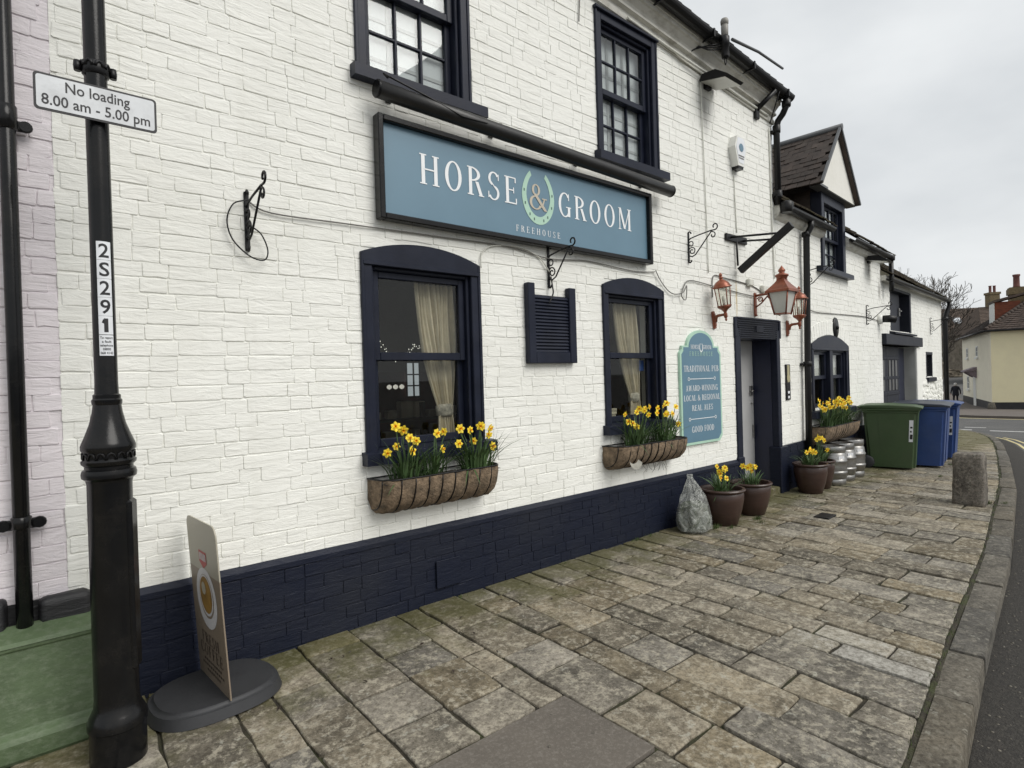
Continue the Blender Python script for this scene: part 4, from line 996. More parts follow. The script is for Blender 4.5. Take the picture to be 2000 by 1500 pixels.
# dormer cheeks (dark, tile hung)
for xa in (1.60, 2.56): mb = MB(); mb.box(xa, xa+.06, .12, 1.6, 3.2, 4.05); mb.build('dormer_cheek', TILE, low)
def tiled_slope(parent, name, org, du, dn, nu, nn, pu, pn, mat, w=.16, seed=1, objs=True, th=.014, base=True):
    """courses of plain tiles on the plane org + a*du + b*dn (dn points up the slope); each tile its own part"""
    rr = random.Random(seed); du = Vector(du).normalized(); dn = Vector(dn).normalized(); nr = du.cross(dn).normalized()
    if nr.z < 0: nr = -nr
    bs = MB(); o = Vector(org)-nr*.02
    bs.add([o, o+du*nu*pu, o+du*nu*pu+dn*nn*pn, o+dn*nn*pn], [(0, 1, 2, 3)]); bobj = bs.build(name, mat, parent)
    tile = MB(); tile.bbox(-.5, .5, -.5, .5, -.5, .5, .06); tme = None
    rest = MB()
    Mr = Matrix((du, dn, nr)).transposed().to_4x4()
    for j in range(nn):
        for i in range(nu+1):
            a = (i-(.5 if j % 2 else 0))*pu; 
            if a < -.01 or a > nu*pu: continue
            sag = .012*sin(a*2.1+j*.4)
            p = Vector(org)+du*(a+pu/2)+dn*(j*pn+pn*.55)+nr*(.012+sag+rr.uniform(-.004, .006))
            tilt = Matrix.Rotation(radians(-4+rr.uniform(-2.5, 2.5)), 4, 'X') @ Matrix.Rotation(rr.uniform(-.03, .03), 4, 'Z')
            Sc = Matrix.Diagonal((pu*.97, pn*1.45, th, 1))
            Mx = Matrix.Translation(p) @ Mr @ tilt @ Sc
            if objs:
                if tme is None: ob = tile.build('roof_tile', mat, bobj); tme = ob.data
                else: ob = link('roof_tile', tme, bobj)
                ob.matrix_local = Mx
            else:
                n0 = len(rest.v); rest.add(tile.v, tile.f); rest.xf(Mx, n0)
    if not objs: rest.build('roof_tiles', mat, bobj)['kind'] = 'stuff'
    return bobj
# dormer roof slopes: ridge runs straight back from the gable apex
ridge0 = Vector((2.08, -.16, 4.97)); hw = .82; hh = .95
for s in (-1, 1):
    foot = Vector((2.08+s*hw, -.16, 4.97-hh)); up_ = (ridge0-foot)
    tiled_slope(low, 'dormer_roof', foot, (0, 1, 0), up_, 19, 11, .165, up_.length/11, TILE, seed=40+s, objs=(s < 0))
mb = MB(); mb.tube([ridge0+Vector((0, -.02, .015)), ridge0+Vector((0, 1.5, .02)), ridge0+Vector((0, 3.1, 0))], .045, 8); mb.build('dormer_ridge', LEAD, low)
for s in (-1, 1):
    mb = MB(); a = ridge0+Vector((0, -.012, .0)); b = Vector((2.08+s*(hw+.01), -.172, 4.97-hh-.01)); d = (b-a); n_ = Vector((-d.z, 0, d.x)).normalized()*.022*(-s)
    mb.add([a, b, b-n_*1.6, a-n_*1.6, a+Vector((0, .03, 0)), b+Vector((0, .03, 0)), b-n_*1.6+Vector((0, .03, 0)), a-n_*1.6+Vector((0, .03, 0))], [(0, 1, 2, 3), (7, 6, 5, 4), (0, 4, 5, 1), (1, 5, 6, 2), (2, 6, 7, 3), (3, 7, 4, 0)]); mb.build('bargeboard', [LEAD, RENDERW][0], low)
# main slopes left and right of the dormer, gutter, fascia
tp = math.tan(radians(40))
tiled_slope(low, 'roof_slope', (-.0, -.16, 3.50), (1, 0, 0), (0, 1, tp), 10, 30, .158, .155, TILEM, seed=51, objs=False)
tiled_slope(low, 'roof_slope', (2.66, -.16, 3.50), (1, 0, 0), (0, 1, tp), 13, 30, .158, .155, TILEM, seed=52, objs=False)
tiled_slope(low, 'roof_slope', (1.58, 1.10, 3.50+1.26*tp), (1, 0, 0), (0, 1, tp), 7, 20, .158, .155, TILEM, seed=53, objs=False)
for xa, xb in ((.0, 1.62), (2.62, 4.72)):
    mb = MB(); mb.prism([(-.13+.055*cos(pi+pi*k/8), 3.475+.055*sin(pi+pi*k/8)) for k in range(9)]+[(-.13+.049*cos(2*pi-pi*k/8), 3.478+.049*sin(2*pi-pi*k/8)) for k in range(9)], xa, xb+.08, 'x'); mb.build('gutter', GUTTER, low)
    mb = MB(); mb.box(xa, xb, -.075, .05, 3.42, 3.50); mb.prism([(-.05, 3.37), (-.075, 3.42), (.0, 3.42), (.0, 3.34)], xa, xb, 'x'); mb.build('fascia', CORNICE, low)
mb = MB(); mb.lathe([(.06, 0), (.075, .03), (.08, .11), (.06, .13)], 14, (.05, -.13, 3.40)); mb.build('hopper', GUTTER, low)
mb = MB(); mb.tube([(.86, -.13, 3.44), (.86, -.13, 3.36), (.85, -.075, 3.26), (.83, -.07, 2.4), (.79, -.07, 1.55), (.75, -.07, -.05)], .040, 12)
for z, x in ((3.24, .85), (1.56, .79)): mb.lathe([(.044, 0), (.052, .004), (.052, .06), (.044, .064)], 14, (x, -.07, z))
mb.bbox(.70, .88, -.05, -.0, 1.575, 1.605, .004)
dpB = mb.build('downpipe', GUTTER, low); dpB['label'] = 'black downpipe between the door and the arched window'
mb = MB(); mb.tube([(4.78, -.13, 3.44), (4.79, -.13, 2.98), (4.80, -.12, 2.86)], .038, 10); mb.lathe([(.06, 0), (.065, .03), (.065, .08), (.05, .09)], 12, (4.78, -.13, 3.40)); mb.build('downpipe', GUTTER, low)
# end wall of the range above the outbuilding roof
mb = MB(); mb.prism([(.0, -.2), (.0, 3.5), (3.6, 3.5+3.6*tp), (3.6, -.2)], LU-.02, LU, 'x'); mb.build('end_wall', WHITE, low)

# ------------------------------------------------------------------ outbuilding with garage doors
GREYD = pm('dusty_dark_pane', (.10, .10, .10), .4, .2, 6, .05)
ob_ = thing('outbuilding', 'white outbuilding with navy garage doors, loft door and mossy tiled roof', 'outbuilding', (JX, 0, 0), TB)
CU0, CU1 = LU, 9.82
C_OPEN = [(4.64, 7.10, -.25, 1.93), (5.20, 6.72, 2.20, 2.98), (8.08, 8.66, 1.30, 1.80)]
wallC = brick_wall(ob_, 'brick_wall', WHITE, CU0, CU1, .1, 3.10, [(4.64, 7.10, 0, 1.93)]+C_OPEN[1:], seed=61, toW=BT, nobj=60, thick=.3)
mb = MB(); rr = random.Random(6)                  # rough flint panel low on the right
for k in range(620):
    x, z = rr.uniform(7.55, 9.75), rr.uniform(-.25, 1.22); s = rr.uniform(.03, .07); bm = bmesh.new(); bmesh.ops.create_icosphere(bm, subdivisions=1, radius=s)
    for v in bm.verts: v.co = Vector((v.co.x*rr.uniform(.8, 1.3)+x, v.co.y*.45-.004, v.co.z*rr.uniform(.7, 1.1)+z))
    mb.frombm(bm); bm.free()
o = mb.build('flint_panel', WHITE, wallC); o['kind'] = 'stuff'
mb = MB(); mb.box(7.52, CU1, 0, .3, -.4, .12); mb.box(CU0, 4.66, -.0, .3, -.4, .12); mb.build('wall_foot', WHITE, wallC)
mb = MB(); mb.bbox(7.10, 7.54, -.03, .3, -.4, 1.92, .01); mb.build('door_pier', WHITE, ob_)
mb = MB(); mb.bbox(4.60, 7.42, -.075, .2, 1.93, 2.12, .008); lint = mb.build('lintel', CHAR, ob_)
for k, (xa, xb) in enumerate(((4.64, 5.55), (5.56, 6.45))):
    mb = MB(); y = .16
    mb.bbox(xa, xb, y, y+.05, -.3, 1.92, .004); mb.bbox(xa+.08, xb-.08, y-.012, y, .15, .72, .005)
    for z in (.80, 1.02, 1.32, 1.70): mb.bbox(xa, xb, y-.014, y, z-.03, z+.03, .004)
    gd = mb.build('garage_door', CHAR, ob_)
    for i in range(3):
        x0_ = xa+.13+i*.24
        for za, zb in ((1.08, 1.30), (1.35, 1.66)): m1 = MB(); m1.bbox(x0_, x0_+.13, y-.010, y-.001, za, zb, .003); m1.build('pane', GREYD, gd)
mb = MB(); mb.bbox(6.46, 7.10, .20, .25, -.3, 1.92, .004); mb.build('garage_side_panel', NAVYD, ob_)
mb = MB(); mb.bbox(5.20, 6.35, .10, .15, 2.22, 2.97, .004); mb.bbox(6.62, 6.73, -.02, .2, 2.20, 2.99, .005); mb.bbox(5.20, 6.62, -.015, .2, 2.95, 3.0, .004)
ld = mb.build('loft_door', CHAR, ob_); mb = MB(); mb.bbox(6.22, 6.27, .07, .10, 2.52, 2.68, .003); mb.bbox(6.24, 6.33, .05, .075, 2.61, 2.635, .003); mb.build('handle', STEEL, ld)
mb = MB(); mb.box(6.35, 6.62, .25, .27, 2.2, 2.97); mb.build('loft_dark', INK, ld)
mb = MB(); mb.prism([(-.10, 2.13), (-.10, 2.16), (.1, 2.22), (.1, 2.13)], 5.12, 6.80, 'x'); mb.build('sill', CHAR, ld)
mb = MB(); mb.bbox(8.06, 8.12, -.01, .15, 1.29, 1.82, .004); mb.bbox(8.62, 8.68, -.01, .15, 1.29, 1.82, .004); mb.bbox(8.06, 8.70, -.012, .15, 1.78, 1.84, .004)
sw = mb.build('slit_window', CHAR, ob_); mb = MB(); mb.box(8.12, 8.62, .06, .065, 1.29, 1.80); mb.build('pane', GLASS, sw); sill(8.0, 8.82, 1.19, 1.29, .06, .1).build('sill', CHAR, sw)
mb = MB(); mb.box(8.0, 8.8, .32, .34, 1.2, 1.9); mb.build('window_back', INK, sw)
tc_ = math.tan(radians(38))
tiled_slope(ob_, 'roof_slope', (LU, -.14, 3.16), (1, 0, -.012), (0, 1, tc_), 34, 20, .162, .165, TILEM, seed=71, objs=False)
mb = MB(); mb.tube([(LU+.03, 2.55, 3.16+2.7*tc_), (CU1+.1, 2.55, 3.10+2.7*tc_)], .09, 8); mb.build('roof_ridge', TILEM, ob_)
mb = MB(); mb.prism([(-.14+.055*cos(pi+pi*k/8), 3.08+.055*sin(pi+pi*k/8)) for k in range(9)]+[(-.14+.049*cos(2*pi-pi*k/8), 3.083+.049*sin(2*pi-pi*k/8)) for k in range(9)], LU+.02, CU1+.2, 'x'); mb.build('gutter', GUTTER, ob_)
mb = MB(); mb.box(LU, CU1, -.08, .05, 3.05, 3.14); mb.build('fascia', CORNICE, ob_)
mb = MB(); mb.tube([(CU1+.14, -.14, 3.04), (CU1+.14, -.14, 2.95), (CU1+.06, -.10, 2.80), (CU1+.02, -.07, 2.66), (CU1+.02, -.07, -.5)], .048, 10)
for z in (.62, 2.6): mb.lathe([(.052, 0), (.064, .004), (.064, .08), (.052, .084)], 12, (CU1+.02, -.07, z))
mb.build('downpipe', GUTTER, ob_)
mb = MB(); mb.prism([(.0, -.6), (.0, 3.1), (2.6, 3.1+2.6*tc_), (5.2, 3.1), (5.2, -.6)], CU1, CU1+.02, 'x'); mb.build('end_wall', CREAMB, ob_)
mb = MB(); mb.lathe([(.30, 0), (.34, .05), (.26, .10), (.22, .3), (.10, .42), (.13, .5), (.05, .62), (.0, .7)], 10, (8.6, 3.3, 3.0+2.3*tc_)); mb.build('roof_finial', LEAD, ob_)
# ------------------------------------------------------------------ fascia sign
t = thing('fascia_sign', 'long blue fascia sign lettered HORSE & GROOM with a mint horseshoe', 'sign', (1.662, 0, 2.522))
SW, SH = 2.757, .632
mb = MB(); mb.bbox(.05, SW-.03, -.045, -.018, .03, SH-.025, .002); mb.build('panel', SIGNB, t)
mb = MB(); f = .038; e = .022; mb.bbox(e, e+f, -.085, -.012, -.006, SH+.006, .006); mb.bbox(SW-f, SW, -.085, -.012, -.006, SH+.006, .006); mb.bbox(e+f, SW-f, -.084, -.012, -.006, f-.006, .006); mb.bbox(e+f, SW-f, -.084, -.012, SH-f+.006, SH+.006, .006); mb.build('frame', GLOSSK, t)
def put(mbx, name, mat, parent, y): 
    o = mbx.build(name, mat, parent); o.location = (0, y, 0); return o
put_letters('HORSE', .325, .272, .196, LETTER, t, -.0475, width=.838, gap=.16)
put_letters('GROOM', 1.583, .264, .188, LETTER, t, -.0475, width=.912, gap=.16)
put_letters('FREEHOUSE', 1.368, .078, .047, LETTER, t, -.0475, width=.455, gap=.42, center=True)
put(letters('&', 1.368, .272, .190, width=.185, center=True), 'ampersand', TAN, t, -.0485)
def horseshoe(cx, cz, w, h, y=0, seg=30, tk=.052):
    mb = MB(); P = []
    for i in range(seg+1):
        a = radians(-58+(360-64)*i/seg-90+ (0))   # open at the top
        a = radians(122+ (418-122)*i/seg)
        P.append((a, i))
    vs = []
    for a, i in P:
        u = abs(i/seg-.5)*2; th = tk*(1.0-.38*u**2)
        ex, ez = cos(a), sin(a); rx, rz = w/2, h/2
        wob = 1-.10*max(0, ez)
        vs.append((cx+rx*ex*wob, y, cz+rz*ez)); vs.append((cx+(rx-th)*ex*wob, y, cz+(rz-th*1.15)*ez))
    mb.add(vs, [(2*i, 2*i+1, 2*i+3, 2*i+2) for i in range(seg)]); return mb, vs
hs, hv = horseshoe(1.374, .372, .335, .43)
put(hs, 'horseshoe', MINT, t, -.0475)
mb = MB()
for i in (5, 8, 11, 13, 17, 19, 22, 25):
    a, b = Vector(hv[2*i]), Vector(hv[2*i+1]); c = a*.55+b*.45; mb.box(c.x-.005, c.x+.005, -.0005, 0, c.z-.010, c.z+.010)
put(mb, 'nail_holes', pm('dark_green_print', (.06, .12, .10), .5, .1, 10, 0), t, -.0485)

# rolled black tube lamp above the sign
t = thing('trough_light', 'long black tubular sign light fixed above the fascia sign', 'light', (0, 0, 0))
mb = MB(); mb.tube([(1.665, -.125, 3.275), (2.4, -.125, 3.258), (3.2, -.125, 3.245), (4.0, -.125, 3.228), (4.655, -.125, 3.215)], .052, 18); tl = mb.build('tube', GLOSSK, t)
tl.data.materials[0] = pm('satin_black_metal', (.009, .0085, .008), .42, .3, 5, .2, 40)
mb = MB(); mb.lathe([(.053, 0), (.055, .006), (.05, .014)], 18, (0, 0, 0)); mb.xf(Matrix.Translation((1.668, -.125, 3.275)) @ Matrix.Rotation(radians(-90), 4, 'Y')); mb.build('end_cap', GLOSSK, t); mb = MB(); mb.lathe([(.053, 0), (.055, .006), (.05, .014)], 18, (0, 0, 0)); mb.xf(Matrix.Translation((4.652, -.125, 3.215)) @ Matrix.Rotation(radians(90), 4, 'Y')); mb.build('end_cap', GLOSSK, t)
for x in (1.80, 2.62, 3.5, 4.35):
    z = 3.275-.02*(x-1.665); mb = MB(); mb.bbox(x-.015, x+.015, -.13, .0, z+.045, z+.06, .003); mb.bbox(x-.02, x+.02, -.012, -.002, z+.0, z+.09, .003); mb.build('bracket', IRON, t)
mb = MB(); mb.tube([(1.72, -.16, 3.34), (1.70, -.14, 3.37), (1.78, -.15, 3.35), (2.0, -.165, 3.305), (2.25, -.178, 3.245), (2.45, -.175, 3.255), (2.60, -.13, 3.305), (2.66, -.03, 3.33)], .006, 6); mb.build('cable', IRON, t)

# ------------------------------------------------------------------ hanging basket brackets (wrought iron)
def scroll(c, r0, r1, a0, a1, n=16):
    return [(0, c[0]+(r0+(r1-r0)*i/n)*cos(radians(a0+(a1-a0)*i/n)), c[1]+(r0+(r1-r0)*i/n)*sin(radians(a0+(a1-a0)*i/n))) for i in range(n+1)]
def bracket(label, loc, rz=0, L=.34, H=.315, plain=False, rot=0):
    """backplate with an arm, a diagonal brace and scrolls; projects towards -Y from the wall, foot of backplate at loc"""
    t = thing('basket_bracket', label, 'bracket', loc, rz, 'wrought iron hanging basket brackets')
    mb = MB(); mb.bbox(-.013, .013, -.012, -.001, 0, H, .003)
    for z in (0.0, H):
        mb.tube([(0, -.008, z), (0, -.022, z+(.004 if z else -.004)), (0, -.034, z-(.006 if z else -.006)), (0, -.036, z-(.02 if z else -.02))], .007, 6)
    mb.build('backplate', IRON, t)
    mb = MB(); za = H*.80
    mb.tube([(0, -.01, za-.02), (0, -.03, za-.004), (0, -.12, za+.012), (0, -L*.78, za+.028)], .0062, 7)
    mb.tube([(0, -L*.74, za+.028)]+[(0, -L*.90-p[1]*1.0, za+.060+p[2]) for p in scroll((0, 0), .034, .016, -100, 215)], .0062, 7); mb.build('arm', IRON, t)
    mb = MB(); mb.tube([(0, -.012, H*.22), (0, -.045, H*.17), (0, -.085, H*.23), (0, -L*.80, za+.024)], .006, 7)
    mb.tube([(0, -L*.78, za+.02)]+[(0, -L*.83-p[1], za-.020+p[2]) for p in scroll((0, 0), .030, .012, 80, -215)], .0055, 7); mb.build('brace', IRON, t)
    mb = MB(); mb.tube([(0, -.035-p[1], H*.60+p[2]) for p in scroll((0, 0), .026, .020, 150, -170)], .005, 6)
    mb.tube([(0, -.045-p[1], H*.36+p[2]) for p in scroll((0, 0), .042, .010, 170, -330, 22)], .0055, 6); mb.build('scroll', IRON, t)
    return t
bracket('black scrolled iron bracket with a looped cable, on bare wall near the lamp post', (.93, 0, 2.235))
bracket('black scrolled iron bracket under the fascia sign, above the louvred shutter', (3.16, 0, 2.215), L=.30)
bracket('black scrolled iron bracket right of the fascia sign, left of the angled black beam', (5.11, 0, 2.62), L=.33, H=.30)
bracket('black scrolled iron bracket beside the downpipe under the dormer sill', BP(.95, -.02, 2.58), TB, H=.30, L=.36)
bracket('black scrolled iron bracket above the bins, left of the loft door', BP(3.70, -.0, 2.24), TB, H=.31, L=.38)
bracket('black scrolled iron bracket on the outbuilding beside the far downpipe', BP(8.55, -.0, 2.24), TB, H=.36, L=.40)
# angled heavy beam bracket
t = thing('beam_bracket', 'heavy angled black beam on a bracket high above the lanterns', 'bracket', (6.02, 0, 2.98))
mb = MB(); mb.bbox(-.22, .22, -.03, -.002, -.045, .03, .005); mb.build('backplate', IRON, t)
mb = MB(); a, b = Vector((0.01, -.05, -.36)), Vector((.0, -.62, .02)); d = (b-a).normalized(); s_ = Vector((1, 0, 0)); q = d.cross(s_)
vs = [p+s_*i*.028+q*j*.034 for p in (a, b) for i, j in ((-1, -1), (1, -1), (1, 1), (-1, 1))]
mb.add(vs, [(0, 1, 2, 3), (7, 6, 5, 4), (0, 4, 5, 1), (1, 5, 6, 2), (2, 6, 7, 3), (3, 7, 4, 0)]); mb.build('beam', IRON, t)
mb = MB(); mb.tube([(-.13, -.02, -.005), (.0, -.50, -.04)], .012, 6); mb.tube([(.14, -.02, -.01), (.0, -.42, -.09)], .012, 6); mb.tube([(0, -.02, .01), (.0, -.03, -.30)], .012, 6); mb.build('stay', IRON, t)

# ------------------------------------------------------------------ louvred shutter
t = thing('louvre_shutter', 'navy louvred shutter panel fixed between the two arched windows', 'shutter', (2.895, 0, 1.62))
mb = MB(); mb.bbox(0, .072, -.055, -.004, 0, .61, .005); mb.bbox(.44, .515, -.055, -.004, 0, .60, .005); mb.bbox(.072, .44, -.052, -.004, 0, .085, .005); mb.build('frame', NAVY, t)
mb = MB(); mb.box(.072, .44, -.012, -.002, .085, .53); mb.build('back', INK, t)
for k in range(17):
    z = .098+k*.0258; m1 = MB(); m1.bbox(.072, .44, -.004, .004, -.014, .014, .002); m1.build('slat', NAVY, t, (0, -.032, z), (radians(-32), 0, 0))
# ------------------------------------------------------------------ hanging pub board
t = thing('pub_board', 'blue shaped board reading TRADITIONAL PUB and GOOD FOOD, left of the door', 'sign', (5.245, 0, .80))
def board_poly(w, h, ins=0.0):
    W2 = w/2-ins; z1 = h*.80-ins*.6; z0 = ins; c = .055; rad = .245-ins; top = h-ins
    p = [(-W2, z0+c), (-W2+c, z0), (W2-c, z0), (W2, z0+c), (W2, z1)]
    p += [(W2-.035, z1+.035), (W2-.035, z1+.07), (rad, z1+.07)]
    p += [(rad*cos(radians(a)), z1+.07+(top-z1-.07)*sin(radians(a))) for a in range(10, 171, 10)]
    p += [(-rad, z1+.07), (-W2+.035, z1+.07), (-W2+.035, z1+.035), (-W2, z1)]
    return p
BW, BH = .74, 1.145
mb = MB(); mb.prism(board_poly(BW, BH), -.028, -.004, 'y'); mb.build('edge', MINT, t)
mb = MB(); mb.prism(board_poly(BW, BH, .026), -.030, -.010, 'y'); mb.build('face', BOARDB, t)
y = -.0318
for tx, z, h, w in (('TRADITIONAL PUB', .728, .060, .63), ('AWARD-WINNING', .535, .056, .58), ('LOCAL & REGIONAL', .438, .056, .655), ('REAL ALES', .337, .056, .38), ('GOOD FOOD', .122, .060, .405)):
    put_letters(tx, 0, z, h, LETTER, t, y, width=w, gap=.10, center=True)
put_letters('HORSE', -.185, .955, .042, LETTER, t, y, width=.15, gap=.1); put_letters('GROOM', .035, .955, .042, LETTER, t, y, width=.15, gap=.1)
put_letters('FREEHOUSE', 0, .885, .045, MINT, t, y, width=.42, gap=.35, center=True)
hs, _ = horseshoe(.0, .972, .065, .10, tk=.012); put(hs, 'horseshoe', LETTER, t, y)
for z in (.655, .255):
    mb = MB(); mb.box(-.22, .22, -.0006, 0, z-.003, z+.003)
    for x in (-.235, .235):
        for q in _ring(x, z, .018, .018, 0, 360, .006, .006, 12): mb.add([(p[0], -.0006, p[1]) for p in q], [(0, 1, 2, 3)])
    put(mb, 'rule', LETTER, t, y)
# small black plaque right of the door, oval plate, alarm box
t = thing('plaque', 'narrow black and gold plaque right of the doorway', 'plaque', BP(.27, 0, 1.15), TB)
mb = MB(); mb.bbox(-.065, .065, -.02, -.002, 0, .44, .004); mb.build('back', GLOSSK, t)
mb = MB(); mb.box(-.035, .035, -.0225, -.020, .22, .43); mb.lathe([(.05, 0), (.05, .003)], 16); mb.xf(Matrix.Translation((0, -.021, .27)) @ Matrix.Rotation(radians(90), 4, 'X'), 8); mb.build('emblem', BRASS, t)
mb = MB(); mb.box(-.028, .028, -.0225, -.021, .02, .05); mb.box(-.03, .03, -.0225, -.021, .08, .11); mb.build('print', STICK, t)
t = thing('oval_plate', 'black oval wall plate above the arched double window', 'plate', BP(2.12, 0, 2.12), TB)
mb = MB(); mb.lathe([(.0, .03), (.12, .022), (.13, .0)], 24); mb.xf(Matrix.Rotation(radians(90), 4, 'X') @ Matrix.Diagonal((.95, 1.18, 1, 1))); mb.build('plate', IRON, t); mb = MB(); mb.lathe([(.03, 0), (.03, .05), (0, .06)], 10); mb.xf(Matrix.Rotation(radians(90), 4, 'X')); mb.build('boss', GLOSSK, t)
t = thing('alarm_box', 'white hexagonal burglar alarm box high on the wall', 'alarm', (6.05, 0, 3.76))
hexp = [(-.06, 0), (.06, 0), (.125, .20), (.075, .32), (-.075, .32), (-.125, .20)]
mb = MB(); mb.prism(hexp, -.085, -.002, 'y'); o = mb.build('case', WHITEP, t)
mb = MB(); mb.prism([(a*.78, .03+b*.86) for a, b in hexp], -.088, -.08, 'y'); mb.build('cover', STICK, t)
mb = MB(); mb.lathe([(.045, 0), (.045, .002)], 14); mb.xf(Matrix.Translation((0, -.0895, .20)) @ Matrix.Rotation(radians(90), 4, 'X')); mb.build('emblem', BOARDB, t); mb = MB(); mb.box(-.06, .06, -.0895, -.088, .10, .115); mb.box(-.05, .05, -.0895, -.088, .075, .09); mb.build('print', CABLEG, t)
mb = MB(); mb.prism([(-.05, -.03), (.05, -.03), (.062, .02), (-.062, .02)], -.08, -.002, 'y'); mb.build('strobe', GLOSSK, t)
# floodlights under the eaves
def flood(label, loc, rz):
    t = thing('floodlight', label, 'floodlight', loc, rz, 'floodlights under the eaves')
    mb = MB(); mb.prism([(-.02, .0), (-.30, -.06), (-.33, -.045), (-.20, .05), (-.05, .06)], -.16, .16, 'x'); mb.build('housing', IRON, t)
    mb = MB(); mb.add([(-.15, -.03, -.006), (.15, -.03, -.006), (.15, -.30, -.065), (-.15, -.30, -.065)], [(0, 1, 2, 3)]); mb.build('lens', FROST, t)
    mb = MB(); mb.bbox(-.05, .05, -.04, -.0, -.04, .05, .005); mb.tube([(0, -.02, .0), (0, -.1, .03)], .015, 6); mb.build('mount', IRON, t)
flood('black floodlight under the main eaves beside the cable cluster', (5.52, 0, 4.50), 0)
flood('black floodlight under the dormer range eaves', BP(3.85, 0, 3.30), TB)
# telecom splice housing on the gutter, strut and loose strip
t = thing('cable_joint', 'grey topped black cable joint housing strapped to the gutter', 'cable joint', (5.46, -.26, 4.83))
mb = MB(); mb.lathe([(.0, -.17), (.034, -.165), (.038, -.15), (.038, -.05), (.045, -.045), (.045, .04), (.034, .05)], 14); mb.build('housing', IRON, t)
mb = MB(); mb.lathe([(.030, .05), (.034, .055), (.036, .15), (.032, .155), (.032, .165), (.038, .17), (.040, .20), (.032, .222), (0, .226)], 14); mb.build('cap', GREYP, t)
mb = MB(); mb.tube([(-.015, 0, -.16), (-.018, 0, -.21), (0, 0, -.235), (.018, 0, -.21), (.022, 0, -.1), (.03, 0, .02)], .006, 6)
for k in range(3): mb.tube([(-.02, .02, -.02-.03*k), (-.12, .12, -.03-.02*k), (-.22, .20, -.06+.02*k), (-.28, .255, -.10)], .007, 6)
mb.build('cable', IRON, t)
t = thing('gutter_strip', 'loose dark strip sticking out over the gutter end', 'strip', (5.6, -.26, 4.90))
mb = MB(); mb.tube([(0, 0, 0), (.55, .0, .06), (1.16, .02, .085)], [.016, .014, .013], 6); mb.build('strip', LEAD, t)
t = thing('gutter_strut', 'black strut bracket under the right end of the main gutter', 'bracket', (6.55, 0, 4.52))
mb = MB(); mb.bbox(-.04, .04, -.04, -.001, -.09, .06, .006); mb.build('foot', IRON, t); mb = MB(); mb.tube([(0, -.03, .02), (.12, -.19, .21)], .028, 8); mb.tube([(.32, -.02, -.06), (.20, -.2, .22)], .008, 6); mb.build('strut', IRON, t)
# camera on the lower range
t = thing('security_camera', 'white and black security camera left of the loft door', 'camera', BP(4.42, 0, 2.36), TB)
mb = MB(); mb.lathe([(.085, 0), (.085, .05), (.06, .07)], 14); mb.xf(Matrix.Rotation(radians(90), 4, 'X')); mb.build('mount', WHITEP, t); mb = MB(); mb.tube([(0, -.07, 0), (.06, -.16, .0), (.10, -.24, -.02)], [.06, .065, .06], 12); mb.build('body', IRON, t)

